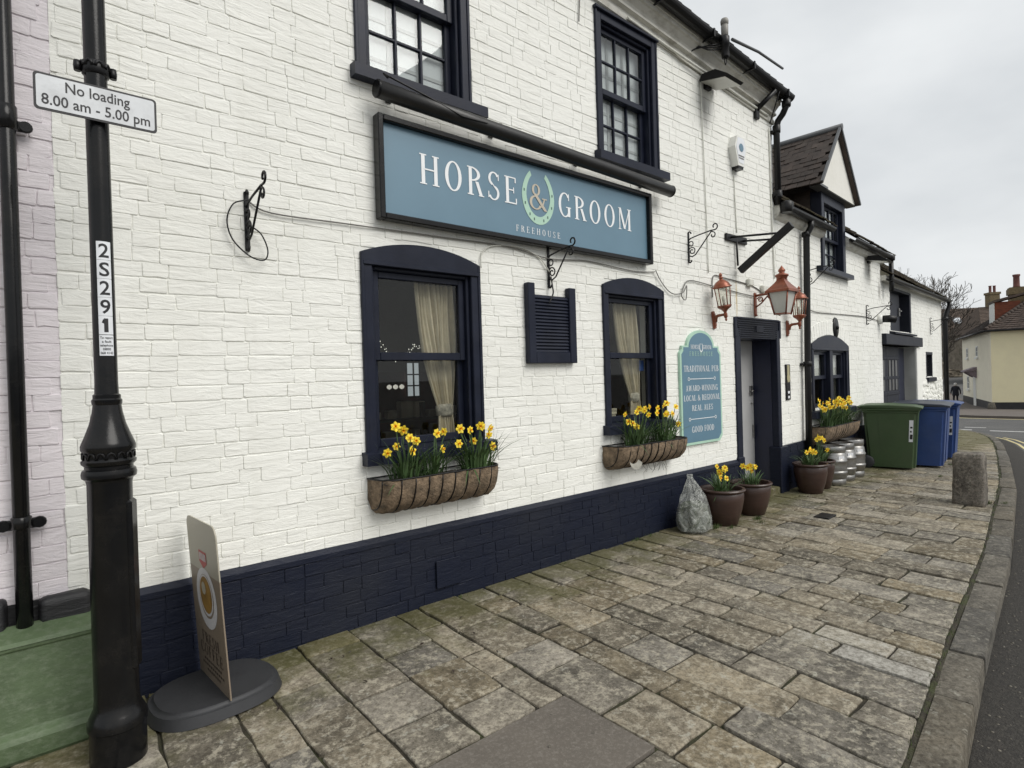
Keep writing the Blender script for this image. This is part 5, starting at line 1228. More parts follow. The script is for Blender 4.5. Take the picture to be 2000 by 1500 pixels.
# ------------------------------------------------------------------ copper lanterns
def lantern(label, loc, rz, kind, s=1.0, rot=None, group='copper wall lanterns round the door'):
    t = thing('wall_lantern', label, 'lantern', loc, rz, group)
    if kind == 'hex':     # six sided lantern standing on a curled bracket
        mb = MB(); mb.bbox(-.045, .045, -.035, -.002, -.17, .13, .014); mb.bbox(-.03, .03, -.05, -.03, -.13, .09, .01); mb.build('backplate', COPPER, t)
        L = -.24
        mb = MB(); mb.tube([(0, -.04, -.05), (0, -.06, .02), (0, -.10, .045), (0, -.18, .05), (0, L, .055)], [.035, .032, .026, .022, .024], 10); mb.lathe([(.0, -.09), (.014, -.08), (.02, -.06), (.012, -.045), (.03, -.02), (.03, .04), (.022, .06), (.05, .10), (.10, .135), (.115, .165), (.10, .17)], 6, (0, L, .03)); mb.build('arm', COPPER, t)
        z0 = .20; h = .30; rb, rt_ = .098, .122
        mb = MB()
        for k in range(6):
            a = 2*pi*k/6; mb.tube([(rb*cos(a), L+rb*sin(a), z0), (rt_*cos(a), L+rt_*sin(a), z0+h)], .0085, 5)
        mb.lathe([(.115, -.012), (.115, .006), (.10, .008)], 6, (0, L, z0)); mb.lathe([(.125, -.008), (.155, .0), (.16, .012), (.13, .03), (.125, .05), (.10, .085), (.05, .12), (.028, .13), (.026, .15), (.04, .16), (.026, .175), (.016, .185), (.03, .20), (.022, .22), (.0, .25)], 6 if kind == 'hexx' else 12, (0, L, z0+h)); mb.build('cage', COPPER, t)
        for k in range(6):
            a, b = 2*pi*k/6, 2*pi*(k+1)/6; c = .93
            m1 = MB(); m1.add([(rb*cos(a)*c, L+rb*sin(a)*c, z0), (rb*cos(b)*c, L+rb*sin(b)*c, z0), (rt_*cos(b)*c, L+rt_*sin(b)*c, z0+h), (rt_*cos(a)*c, L+rt_*sin(a)*c, z0+h)], [(0, 1, 2, 3)]); m1.build('pane', LGLASS, t)
        mb = MB(); mb.lathe([(.022, 0), (.022, .07), (.03, .09), (.026, .15), (0, .165)], 10, (0, L, z0)); mb.build('bulb', BULB, t)
    else:                 # big square tapered lantern hung on a straight scrolled arm
        mb = MB(); mb.bbox(-.035, .035, -.03, -.002, -.22, .14, .01); mb.lathe([(0, -.03), (.03, -.02), (.035, 0)], 10, (0, -.016, -.22)); mb.build('backplate', COPPER, t)
        L = -.46
        mb = MB(); mb.tube([(0, -.02, .09), (0, -.25, .10), (0, L, .105)], .020, 8)
        mb.tube([(0, -.02, -.10), (0, -.12, -.04), (0, -.22, .06)], .012, 6)
        mb.tube([(0, -.10-p[1]*1.2, .02+p[2]) for p in scroll((0, 0), .045, .012, 160, -300, 18)], .010, 6); mb.tube([(0, -.25-p[1], .045+p[2]) for p in scroll((0, 0), .035, .010, 160, -300, 18)], .009, 6); mb.build('arm', COPPER, t)
        z0, h, rb, rt_ = -.245, .33, .125, .215; c = math.sqrt(2)/2
        ph = radians(45)
        mb = MB()
        for k in range(4):
            a = 2*pi*k/4+ph; mb.tube([(rb*cos(a), L+rb*sin(a), z0-.02), (rt_*cos(a), L+rt_*sin(a), z0+h)], .013, 5)
        mb.lathe([(rb+.004, -.014), (rb+.004, .006)], 4, (0, L, z0), smooth=False, ph=ph)
        mb.lathe([(.235, .0), (.262, .0), (.262, .035), (.245, .045), (.14, .135), (.085, .19), (.085, .215)], 4, (0, L, z0+h), smooth=False, ph=ph)
        mb.lathe([(.06, .20), (.085, .235), (.085, .25), (.10, .255), (.10, .28), (.055, .30), (.035, .315), (.055, .34), (.05, .36), (.02, .40), (.0, .43)], 14, (0, L, z0+h)); mb.build('cage', COPPER, t)
        for k in range(4):
            a, b = 2*pi*k/4+ph, 2*pi*(k+1)/4+ph; q = .95
            m1 = MB(); m1.add([(rb*cos(a)*q, L+rb*sin(a)*q, z0), (rb*cos(b)*q, L+rb*sin(b)*q, z0), (rt_*cos(b)*q, L+rt_*sin(b)*q, z0+h), (rt_*cos(a)*q, L+rt_*sin(a)*q, z0+h)], [(0, 1, 2, 3)]); m1.build('pane', FROST, t)
    if rot: t.rotation_euler = rot
    t.scale = (s, s, s)
    return t
lantern('tilted six sided copper lantern left of the doorway', (5.53, 0, 2.075), 0, 'hex', .62, rot=(0, radians(-11), 0))
lantern('large square tapered copper lantern on a scrolled arm above the doorway', (6.42, 0, 2.315), 0, 'square', .70)
lantern('upright six sided copper lantern in front of the downpipe', BP(.30, 0, 2.05), TB, 'hex', .66)

# ------------------------------------------------------------------ cables on the wall
def cable(name, label, pts, r, mat, cat='cable'):
    out = []
    for i in range(len(pts)-1):
        a, b = Vector(pts[i]), Vector(pts[i+1]); p0 = Vector(pts[max(0, i-1)]); p3 = Vector(pts[min(len(pts)-1, i+2)])
        for k in range(5):
            s = k/5; out.append(.5*((2*a)+(b-p0)*s+(2*p0-5*a+4*b-p3)*s*s+(3*a-p0-3*b+p3)*s**3))
    out.append(Vector(pts[-1])); mb = MB(); mb.tube(out, r, 6); o = mb.build(name, mat); return tag(o, label, cat)
cable('wall_cable', 'thin grey cable running from the iron bracket to the sign bottom', [(.94, -.012, 2.50), (1.06, -.016, 2.455), (1.5, -.016, 2.462), (2.2, -.016, 2.475), (2.75, -.016, 2.482), (3.16, -.016, 2.44), (3.6, -.016, 2.47), (4.2, -.016, 2.445), (4.53, -.016, 2.47)], .0045, CABLEG)
cable('wall_cable', 'white cable looping over the left arched window to the second bracket', [(2.49, -.016, 2.30), (2.50, -.016, 2.40), (2.60, -.016, 2.47), (2.85, -.016, 2.49), (3.05, -.016, 2.44), (3.16, -.02, 2.33)], .0045, CABLEW)
cable('wall_cable', 'black cable looped round the leftmost iron bracket', [(.93, -.03, 2.50), (.86, -.03, 2.47), (.825, -.03, 2.38), (.85, -.03, 2.28), (.93, -.04, 2.20), (1.00, -.05, 2.185), (1.02, -.05, 2.24), (.99, -.05, 2.32), (.95, -.03, 2.36)], .004, IRON)
cable('wall_cable', 'black cable hanging from the second bracket over the shutter', [(3.17, -.02, 2.30), (3.165, -.04, 2.22), (3.15, -.06, 2.16), (3.10, -.065, 2.08)], .006, IRON)
cable('wall_cable', 'dark cable looped right of the fascia sign above the right window', [(4.52, -.03, 2.48), (4.60, -.02, 2.40), (4.72, -.02, 2.31), (4.82, -.03, 2.28), (4.96, -.03, 2.31), (5.02, -.03, 2.38), (5.00, -.03, 2.24), (4.93, -.03, 2.27), (4.98, -.02, 2.36), (5.10, -.016, 2.44), (5.5, -.016, 2.42), (6.0, -.016, 2.39), (6.38, -.016, 2.37)], .005, CABLEG)
cable('wall_cable', 'white cable dropping from the alarm box', [(6.02, -.012, 3.74), (6.03, -.012, 3.4), (6.05, -.012, 3.05)], .006, CABLEW)
cable('wall_cable', 'white cable dropping from the cable cluster under the eaves', [(5.42, -.014, 4.60), (5.40, -.014, 4.42), (5.42, -.014, 3.8), (5.44, -.014, 3.1), (5.45, -.014, 2.55)], .006, CABLEW)
cable('wall_cable', 'white conduit running down beside the joint of the two buildings', [(6.86, -.014, 4.4), (6.87, -.014, 3.55), (6.88, -.014, 3.2), (6.90, -.014, 2.62)], .008, CABLEW)
cable('wall_cable', 'dark cable crossing the lower range below the dormer', [BP(.9, -.03, 2.32), BP(1.4, -.014, 2.30), BP(2.4, -.014, 2.33), BP(3.6, -.014, 2.36), BP(4.35, -.014, 2.33)], .006, CABLEG)
cable('wall_cable', 'thick painted cable clipped along the frieze under the eaves', [(4.2, -.035, 4.70), (4.8, -.035, 4.655), (5.3, -.06, 4.60), (5.6, -.05, 4.60), (6.1, -.035, 4.57), (6.8, -.035, 4.53)], .013, CABLEW)
cable('wall_cable', 'white cable crossing above the doorway from the left lantern', [(5.52, -.012, 2.30), (5.54, -.012, 2.52), (5.75, -.012, 2.525), (6.25, -.012, 2.50), (6.45, -.012, 2.47), (6.6, -.012, 2.42)], .006, CABLEG)
cable('wall_cable', 'thin dark wire hanging beside the upper right window', [(3.62, -.014, 4.75), (3.60, -.014, 4.62), (3.585, -.014, 4.45)], .005, CABLEG)
for x, z, lb in ((6.28, 2.52, 'white painted junction box above the left half of the doorway'), (6.60, 2.47, 'white painted junction box behind the large square lantern')):
    mb = MB(); mb.bbox(x-.05, x+.05, -.05, -.002, z-.045, z+.04, .012); tag(mb.build('junction_box', CABLEW), lb, 'junction box', 'junction boxes above the doorway')

# ------------------------------------------------------------------ lamp column, no loading plate, stickers
PX, PY = .245, -.475; g0 = gz(PX, PY)
post = thing('lamp_post', 'glossy black cast iron lamp column at the left with numbered stickers', 'lamp post', (PX, PY, g0))
prof = [(.0975, -.05), (.0975, .135), (.103, .14), (.103, .165), (.092, .19), (.080, .215), (.077, .25), (.0765, 1.10), (.080, 1.115), (.092, 1.125), (.094, 1.14), (.090, 1.155), (.082, 1.16), (.082, 1.17), (.092, 1.18), (.094, 1.19), (.086, 1.20), (.086, 1.225), (.093, 1.235), (.093, 1.25), (.089, 1.262), (.078, 1.29), (.062, 1.335), (.052, 1.38), (.048, 1.41), (.051, 1.415), (.052, 1.43), (.047, 1.436), (.0475, 1.45), (.041, 1.455), (.0395, 1.5), (.0385, 3.2), (.038, 4.6)]
mb = MB(); mb.lathe(prof, 32); o = mb.build('column', GLOSSK, post); smooth_up(o, 35)
mb = MB()
for k in range(16):
    a = 2*pi*k/16; mb.tube([(.0875*cos(a+d), .0875*sin(a+d), 1.212+.012*q) for d, q in ((-.17, -1), (-.1, .6), (0, 1), (.1, .6), (.17, -1))], .0035, 5)
mb.build('collar_ornament', IRON, post)
mb = MB(); mb.bbox(.055, .084, -.035, .035, .35, 1.03, .010); mb.build('service_door', GLOSSK, post, None, (0, 0, radians(-25)))
mb = MB(); mb.lathe([(.0388, 2.715), (.046, 2.72), (.046, 2.765), (.0388, 2.77)], 24)
for k in range(8):
    a = 2*pi*k/8+.2; mb.tube([(.045*cos(a+d), .045*sin(a+d), 2.742+e) for d, e in ((-.28, 0), (-.2, .014), (0, .02), (.2, .014), (.28, 0))], .0065, 6)
for s_ in (-1, 1): mb.lathe([(.012, -.02), (.014, 0), (.012, .02)], 8, (.058*s_, 0, 2.742))
mb.build('strap', IRON, post)
# stickers wrapped on the shaft, facing the road and slightly left
def sticker(z0, z1, w, text, name='sticker', h=.08, a0=-86, lines=None):
    r_ = .0396; n = 8; half = w/2/r_; vs = []
    base = radians(a0)
    for i in range(n+1):
        a = base+half*(-1+2*i/n); vs += [(r_*cos(a), r_*sin(a), z0), (r_*cos(a), r_*sin(a), z1)]
    mb = MB(); mb.add(vs, [(2*i, 2*i+2, 2*i+3, 2*i+1) for i in range(n)], True); st = mb.build(name, STICK, post)
    if text == '1':
        m = MB(); m.add([((r_+.0007)*cos(base+x/r_), (r_+.0007)*sin(base+x/r_), zz) for x, zz in ((-.014, z1-.026), (-.006, z1-.030), (-.005, z1-.018), (-.009, z1-.012))], [(0, 1, 2, 3)]); m.build('lettering', INK, st)
    rows = lines or [(text, (z0+z1)/2-h*.36, h, None)]
    for tx, z, hh, ww in rows:
        m = sans(tx, 0, z, hh, width=ww, bold=.015, fine=True)
        m.v = [((r_+.0006)*cos(base+x/r_), (r_+.0006)*sin(base+x/r_), zz) for x, y, zz in m.v]
        m.build('lettering', INK, st)
for k, ch in enumerate('2S291'):
    z1 = 2.055-k*.0735; sticker(z1-.0725, z1, .050, ch, h=.075, lines=[(ch, z1-.0725+.010, .076, .034 if ch != '1' else .014)])
sticker(1.605, 1.686, .050, '', 'fault_label', lines=[('To report', 1.671, .0135, .043), ('a fault', 1.656, .0135, .031), ('telephone', 1.641, .0135, .044), ('0800', 1.626, .0135, .026), ('068 4143', 1.611, .0135, .042)])
ns = thing('parking_sign', 'white no loading plate with black border strapped to the lamp column', 'sign', (PX, PY-.058, 2.625), radians(0))
def rrect(w, h, r_, n=5):
    p = []
    for cx, cz, a0 in ((w/2-r_, h/2-r_, 0), (-w/2+r_, h/2-r_, 90), (-w/2+r_, -h/2+r_, 180), (w/2-r_, -h/2+r_, 270)): p += arc(cx, cz, r_, a0, a0+90, n)
    return p
mb = MB(); mb.prism(rrect(.392, .138, .014), -.003, .002, 'y'); mb.build('border', INK, ns)
mb = MB(); mb.prism(rrect(.376, .122, .010), -.0042, .0, 'y'); mb.build('plate', SIGNW, ns)
for tx, z, h, w in (('No loading', .012, .056, .205), ('8.00 am - 5.00 pm', -.046, .056, .345)):
    m = sans(tx, 0, z, h, width=w, bold=.012); o = m.build('lettering', INK, ns); o.location = (0, -.0050, 0)
mb = MB(); mb.bbox(-.05, .05, .003, .02, -.03, .03, .003); mb.build('clip', IRON, ns)

# ------------------------------------------------------------------ coffee board
cg = gz(.65, -.25)
cb = thing('coffee_board', 'tilted brown FRESH COFFEE poster board on a dark rubber base', 'sign board', (.648, -.262, cg), radians(4.2))
bm = bmesh.new(); bmesh.ops.create_circle(bm, cap_ends=True, radius=1, segments=40)
rg = bmesh.ops.extrude_face_region(bm, geom=bm.faces[:]); top = [v for v in rg['geom'] if isinstance(v, bmesh.types.BMVert)]
for v in bm.verts:
    hi = v in top; k = 1.0 if not hi else .93; a = math.atan2(v.co.y, v.co.x); ss = .84
    e = 2/2.6
    v.co = Vector((.285*k*math.copysign(abs(cos(a))**e, cos(a)), .235*k*math.copysign(abs(sin(a))**e, sin(a)), .062 if hi else 0))
te = [e for e in bm.edges if e.verts[0] in top and e.verts[1] in top]
bmesh.ops.bevel(bm, geom=te, offset=.018, segments=3, affect='EDGES')
mb = MB(); mb.frombm(bm, True); bm.free(); o = mb.build('base', BASEP, cb); smooth_up(o, 50)
lean = Matrix.Rotation(radians(-3.2), 4, 'Y')
def bp(y, z, x=0.0): return tuple(lean @ Vector((x, y, z)))
pw, ph_ = .43, .845
def panel(z0, z1, name, mat, x, top=False):
    y0, y1 = -pw/2, pw/2; p = [(y0, z0), (y1, z0)]
    p += (arc(y1-.05, z1-.05, .05, 0, 90, 6)+arc(y0+.05, z1-.05, .05, 90, 180, 6)) if top else [(y1, z1), (y0, z1)]
    mb = MB(); n = len(p); vs = [bp(a, b, x) for a, b in p]+[bp(a, b, x+.006) for a, b in p]
    mb.add(vs, [tuple(range(n))[::-1], tuple(range(n, 2*n))]+[(i, (i+1) % n, (i+1) % n+n, i+n) for i in range(n)]); return mb.build(name, mat, cb)
panel(.06, .60, 'poster', KRAFT, 0); panel(.60, ph_, 'poster_top', KRAFTL, 0, True)
def disc(cy, cz, ry, rz, name, mat, x):
    mb = MB(); n = 28; mb.add([bp(cy+ry*cos(2*pi*i/n), cz+rz*sin(2*pi*i/n), x) for i in range(n)], [tuple(range(n))[::-1]]); return mb.build(name, mat, cb)
disc(-.005, .475, .145, .145, 'saucer_print', PALEP, -.0012); disc(-.005, .485, .105, .105, 'cup_print', KRAFT, -.0018); disc(-.005, .490, .098, .098, 'cup_rim_print', PALEP, -.0024); disc(-.005, .492, .086, .088, 'coffee_print', COFF, -.003); disc(.02, .52, .03, .03, 'froth_print', KRAFTL, -.0036)
mb = MB(); mb.add([bp(.055, .70, -.0012), bp(-.055, .70, -.0012), bp(-.055, .645, -.0012), bp(0, .618, -.0012), bp(.055, .645, -.0012)], [(0, 1, 2, 3, 4)]); mb.build('logo_print', REDL, cb)
mb = MB()
for k in range(5): mb.add([bp(.044-k*.019, .69, -.002), bp(.032-k*.019, .69, -.002), bp(.032-k*.019, .655, -.002), bp(.044-k*.019, .655, -.002)], [(0, 1, 2, 3)])
mb.build('logo_marks', PALEP, cb)
def btext(tx, z, h, w):
    m = letters(tx, 0, 0, h, width=w, gap=.1, center=True); m.v = [bp(-x, z+zz, -.0014+yy) for x, yy, zz in m.v]; m.build('lettering', INKBR, cb)
btext('FRESH', .245, .050, .24); btext('COFFEE', .180, .055, .32)
mb = MB()
for z, n in ((.150, 9), (.125, 11), (.10, 7)):
    for k in range(n): y = (k-n/2)*.028; mb.add([bp(y, z, -.0012), bp(y+.019, z, -.0012), bp(y+.019, z+.011, -.0012), bp(y, z+.011, -.0012)], [(3, 2, 1, 0)])
mb.build('small_print', INKBR, cb)

# ------------------------------------------------------------------ green grit bin beside the lamp column
gb = thing('grit_bin', 'scuffed green plastic bin against the wall behind the lamp column', 'bin', (0, 0, gz(0, -.2)-.01))
pr = [(-.03, .0), (-.03, .478), (-.045, .488), (-.175, .458), (-.188, .448), (-.188, .430), (-.182, .425), (-.225, .12), (-.236, .112), (-.252, .104), (-.262, .085), (-.262, .02), (-.25, .0)]
mb = MB(); mb.prism(pr, -.95, .30, 'x'); o = mb.build('body', GRIT, gb)
mod = o.modifiers.new('bevel', 'BEVEL'); mod.width = .012; mod.segments = 2; mod.limit_method = 'ANGLE'; mod.angle_limit = radians(35)
mb = MB(); mb.prism([(-.03, .480), (-.045, .491), (-.18, .460), (-.193, .446), (-.186, .444), (-.174, .452), (-.045, .483)], -.96, .31, 'x'); mb.build('lid', GRIT, gb)
# ------------------------------------------------------------------ daffodils, planters, pots
def flower_meshes():
    mb = MB()
    for k in range(6):
        a = 2*pi*k/6; v = []
        for (s, w) in ((.006, .004), (.016, .011), (.028, .0125), (.040, .0)):
            z = .004+.010*(s/.04) if k % 2 else .001+.008*(s/.04)
            for e in (-1, 0, 1):
                x, y = s, e*w; v.append((x*cos(a)-y*sin(a), x*sin(a)+y*cos(a), z-(abs(e)*.003)))
        mb.add(v, [(r0*3+c, r0*3+c+1, r0*3+c+4, r0*3+c+3) for r0 in range(3) for c in range(2)], True)
    o = mb.build('flower', PETAL); pm_ = o.data; bpy.data.objects.remove(o)
    mb = MB(); mb.lathe([(.005, .0), (.0075, .010), (.0085, .019), (.0120, .025), (.011, .024), (.007, .015), (.0035, .007)], 9, cap=False); o = mb.build('trumpet', TRUMP); tm_ = o.data; bpy.data.objects.remove(o)
    return pm_, tm_
FM, TM = flower_meshes()
def clump(label, loc, heads, rad, h, rz=0, nleaf=22, seed=0, group='daffodil clumps', lean=(0, -.02), fsc=1.0, droop=3):
    """one daffodil clump: strap leaves, stems and each flower head its own part. heads: (dx, dy, dz) of each flower"""
    rad = rad*1.4; rr = random.Random(seed); t = thing('daffodil_clump', label, 'daffodils', loc, rz, group)
    mb = MB()
    nleaf = int(nleaf*2.3)
    for i in range(nleaf+droop):
        dr = i >= nleaf
        a = rr.uniform(0, 2*pi); r0 = rad*.45*math.sqrt(rr.random()); x0, y0 = r0*cos(a)*1.5, r0*sin(a)
        out = rr.uniform(.1, 1.25) if not dr else rr.uniform(.8, 1.2); hh = h*rr.uniform(.55, 1.12); a2 = a+rr.uniform(-.5, .5); n = 6; w = rr.uniform(.004, .0085)
        px, py = -sin(a2), cos(a2); vs = []
        for k in range(n+1):
            s = k/n; rr_ = out*hh*(s**1.6)*.85
            z = hh*s*(1-.33*out*s) if not dr else hh*.75*(s-1.15*s*s)-.03*s
            ww = w*(1-s**4)*(.8+.2*s)
            c = Vector((x0+cos(a2)*rr_, y0+sin(a2)*rr_, z)); vs += [c+Vector((px, py, 0))*ww, c-Vector((px, py, 0))*ww]
        vs = [tuple(v) for v in vs]
        mb.add(vs, [(2*k, 2*k+1, 2*k+3, 2*k+2) for k in range(n)], True)
    mb.build('leaves', LEAF, t)
    for dx, dy, dz in heads:
        f = link('flower', FM, t, (dx, dy, dz)); yaw = radians(rr.uniform(-75, 30)-90); pit = radians(rr.uniform(62, 105))
        f.rotation_euler = (0, 0, 0); f.rotation_euler = Matrix.Rotation(yaw, 4, 'Z').to_3x3().to_4x4().to_euler() if False else (Matrix.Rotation(yaw, 4, 'Z') @ Matrix.Rotation(pit, 4, 'Y') @ Matrix.Rotation(rr.uniform(0, 1), 4, 'Z')).to_euler()
        s = fsc*.80*rr.uniform(.85, 1.12); f.scale = (s, s, s)
        link('trumpet', TM, f)
        m = MB(); bx, by = dx*.35+rr.uniform(-.02, .02), dy*.3+rr.uniform(-.015, .015); d = Matrix.Rotation(yaw, 3, 'Z') @ Vector((1, 0, 0))
        m.tube([(bx, by, 0), ((bx+dx)/2-.0, (by+dy)/2, dz*.55), (dx-d.x*.012, dy-d.y*.012, dz-.012), (dx-d.x*.006, dy-d.y*.006, dz+.003), (dx, dy, dz)], .0032, 5); m.build('stem', LEAFP, t)
    return t
def hay_rack(label, loc, L, rz=0, depth=.20, h=.20, torn=False, nb=9):
    """trough of curved iron bars with a fibre liner, fixed to the wall; loc = left end at the wall, rim level"""
    t = thing('hay_rack_planter', label, 'planter', loc, rz, 'hay rack planters on the wall')
    prof = [(depth*sin(radians(a)), -h*(1-cos(radians(a)))/1.0) for a in (90,)]
    def sec(k):      # quarter-round section, k scales near the ends
        return [(-depth*k*cos(radians(a))**.8, -h*(.55+.45*k)*sin(radians(a))) for a in range(0, 91, 10)]
    nx = 40; vs = []; n = 10; rr = random.Random(int(L*1000))
    for i in range(nx+1):
        u = i/nx; e = min(u, 1-u)*L; k = min(1, math.sqrt(max(0, 1-(1-min(e/.10, 1))**2))+.02) if e < .10 else 1
        bulge = 1+.045*abs(sin(pi*u*nb))
        for y, z in sec(k): vs.append((u*L, y*bulge-.002+rr.uniform(-.003, .003), z*bulge+rr.uniform(-.003, .003)))
    mb = MB(); mb.add(vs, [(i*n+j, i*n+j+1, (i+1)*n+j+1, (i+1)*n+j) for i in range(nx) for j in range(n-1)], True); mb.build('liner', LINER, t)
    mb = MB(); pts = []
    for i in range(nx+1):
        u = i/nx; e = min(u, 1-u)*L; k = min(1, math.sqrt(max(0, 1-(1-min(e/.10, 1))**2))) if e < .10 else 1
        pts.append((u*L, -depth*k-.006, .004))
    mb.tube([(0, -.004, .004)]+pts+[(L, -.004, .004)], .0055, 6); mb.tube([(0, -.006, .004), (L, -.006, .004)], .005, 6); mb.tube([(.05, -.008, -h*.98), (L-.05, -.008, -h*.98)], .005, 6); mb.build('rim', IRON, t)
    for i in range(nb+1):
        u = (i+.0)/nb*.94+.03; m1 = MB(); e = min(u, 1-u)*L; k = min(1, math.sqrt(max(0, 1-(1-min(e/.10, 1))**2))) if e < .10 else 1
        m1.tube([(u*L, y-.006, z-.003) for y, z in sec(k)], .0048, 5); m1.build('bar', IRON, t)
    mb = MB(); so_ = []
    for i in range(21):
        u = .03+.94*i/20
        so_ += [(u*L, -.008, -.02+rr.uniform(-.01, .01)), (u*L, -depth*.5, -.012+rr.uniform(-.012, .015)), (u*L, -depth*.93, -.022)]
    mb.add(so_, [(i*3+j, (i+1)*3+j, (i+1)*3+j+1, i*3+j+1) for i in range(20) for j in range(2)], True); mb.build('soil', SOIL, t)
    if torn:
        mb = MB(); vs = []
        for i in range(9):
            a = radians(-70+140*i/8); vs += [(.16+.06*sin(a), -depth-.008, -.10-.045*cos(a)), (.16+.085*sin(a), -depth-.03-.01*cos(a), -.115-.075*cos(a))]
        mb.add(vs, [(2*i, 2*i+1, 2*i+3, 2*i+2) for i in range(8)], True); mb.build('torn_lining', pm('pale_torn_lining', (.30, .29, .25), .8, .25, 14, .3), t)
    return t
def heads_from(spec): return spec
rr = random.Random(77)
# window box 1
hay_rack('long hay rack planter of daffodils under the left arched window', (1.572, -.012, .922), .925, h=.215, nb=9)
clump('left clump of daffodils in the hay rack under the left arched window', (1.80, -.11, .90), [(-.08, -.01, .335), (-.02, .01, .31), (.02, .0, .255), (.065, .0, .235), (.03, .02, .26), (-.155, -.03, .185), (.0, -.05, .18), (-.06, .03, .21)], .13, .30, seed=1, nleaf=34)
clump('middle clump of daffodils in the hay rack under the left arched window', (1.98, -.11, .90), [(.03, -.01, .27), (.10, .01, .275), (.05, -.04, .17)], .10, .26, seed=2, nleaf=26, droop=1)
clump('right clump of daffodils in the hay rack under the left arched window', (2.33, -.11, .90), [(-.13, .0, .285), (-.05, .0, .27), (.03, -.01, .295), (.075, .03, .285), (.13, .01, .27), (.10, -.02, .225), (-.16, -.02, .19), (.10, -.05, .15), (.0, .03, .19)], .14, .30, seed=3, nleaf=38)
# window box 2
hay_rack('hay rack planter of daffodils with torn lining under the right arched window', (3.72, -.012, .912), 1.03, nb=10, torn=True)
clump('left clump of daffodils in the hay rack under the right arched window', (4.05, -.11, .892), [(-.14, 0, .285), (-.06, -.02, .20), (-.10, -.01, .215), (-.02, -.03, .17), (.09, .02, .32), (.13, 0, .30), (.17, .02, .315), (.16, -.02, .265), (.06, .03, .29), (.20, .0, .33)], .14, .29, seed=4, nleaf=40)
clump('right clump of daffodils in the hay rack under the right arched window', (4.46, -.11, .892), [(-.10, 0, .27), (-.06, .02, .31), (.03, -.02, .25), (.06, .0, .26), (.03, .02, .33), (.10, .03, .345), (.20, 0, .31), (.19, -.03, .15), (-.02, -.03, .26), (.12, -.01, .25)], .14, .28, seed=5, nleaf=40)
# window box 3 on the lower range
p3 = BP(.86, -.012, .765); hay_rack('pale hay rack planter of daffodils under the arched double window', p3, 1.42, TB, depth=.26, h=.24, nb=14)
rr = random.Random(12)
for k, (u, lab) in enumerate(((1.28, 'left dense clump of daffodils under the arched double window'), (1.62, 'middle dense clump of daffodils under the arched double window'), (1.98, 'right dense clump of daffodils under the arched double window'))):
    clump(lab, BP(u, -.14, .745), [(rr.uniform(-.20, .20), rr.uniform(-.07, .06), rr.uniform(.22, .36)) for _ in range(11)], .16, .31, TB, seed=20+k, nleaf=40, fsc=1.15)
# dry trailing stems below window box 2
mb = MB(); rr = random.Random(3)
for k in range(12):
    x, z = 4.25+rr.uniform(-.12, .16), .74; p = [(x, -.13, z+.10)]
    for j in range(5): p.append((p[-1][0]+rr.uniform(-.03, .03), p[-1][1]+rr.uniform(-.02, .02), p[-1][2]-rr.uniform(.02, .05)))
    mb.tube(p, .0016, 4)
tag(mb.build('dry_trailing_stems', WOODD), 'dry stems trailing under the right arched window planter', 'dead plant')
# pots
def pot(label, X, Y, r_, h, seed, heads, clab, nl=24, hh=.22):
    g = gz(X, Y)-.004; t = thing('flower_pot', label, 'flower pot', (X, Y, g), 0, 'brown flower pots at the door')
    k = r_/.22
    prof = [(.135*k, 0), (.145*k, .005), (.19*k, h*.40), (.212*k, h*.70), (.214*k, h*.86), (.205*k, h*.90), (.210*k, h*.915), (.228*k, h*.94), (.232*k, h*.97), (.225*k, h), (.200*k, h), (.192*k, h*.95), (.19*k, h*.85)]
    mb = MB(); mb.lathe(prof, 36, cap=False); o = mb.build('body', POTB, t); smooth_up(o, 45)
    mb = MB(); n = 28; rr = random.Random(seed); mb.add([(0, 0, h*.90)]+[(.195*k*cos(2*pi*i/n), .195*k*sin(2*pi*i/n), h*.87+rr.uniform(-.006, .01)) for i in range(n)], [(0, 1+i, 1+(i+1) % n) for i in range(n)]); mb.build('soil', SOIL, t)
    clump(clab, (X, Y, g+h*.88), heads, .14*k, hh, seed=seed, nleaf=nl, group='potted daffodils', fsc=1.0, droop=3)
pot('brown glazed pot nearest the rubbish bag', 5.16, -.27, .205, .35, 31, [(-.09, 0, .26), (.02, -.02, .235), (.0, .03, .20), (.06, 0, .21), (-.09, -.03, .15), (.03, .04, .17), (.09, .02, .22), (-.01, -.05, .14)], 'daffodils in the pot nearest the rubbish bag', hh=.20)
pot('brown glazed pot nearest the doorstep on its left', 5.74, -.255, .200, .33, 32, [(-.15, 0, .22), (-.05, 0, .19), (.02, .01, .20), (.05, -.02, .19), (.10, 0, .18), (.08, .03, .14)], 'short daffodils in the pot left of the doorstep', hh=.17)
q = BP(.20, -.27, 0); pot('brown glazed pot right of the doorway, in front of the kegs', q[0], q[1], .190, .36, 33, [(-.10, 0, .18), (-.05, 0, .185), (0, 0, .20), (.05, .02, .205), (-.02, -.04, .17), (.08, 0, .18), (.03, -.05, .17)], 'daffodils in the pot right of the doorway', hh=.20)
q = BP(.62, -.24, 0); pot('smaller brown pot beside the kegs', q[0], q[1], .170, .35, 34, [(-.02, 0, .32), (.03, 0, .31), (.08, 0, .31), (0, .03, .29), (.06, -.03, .28), (.10, -.05, .16), (.04, .04, .33)], 'tall daffodils in the smaller pot beside the kegs', hh=.26)
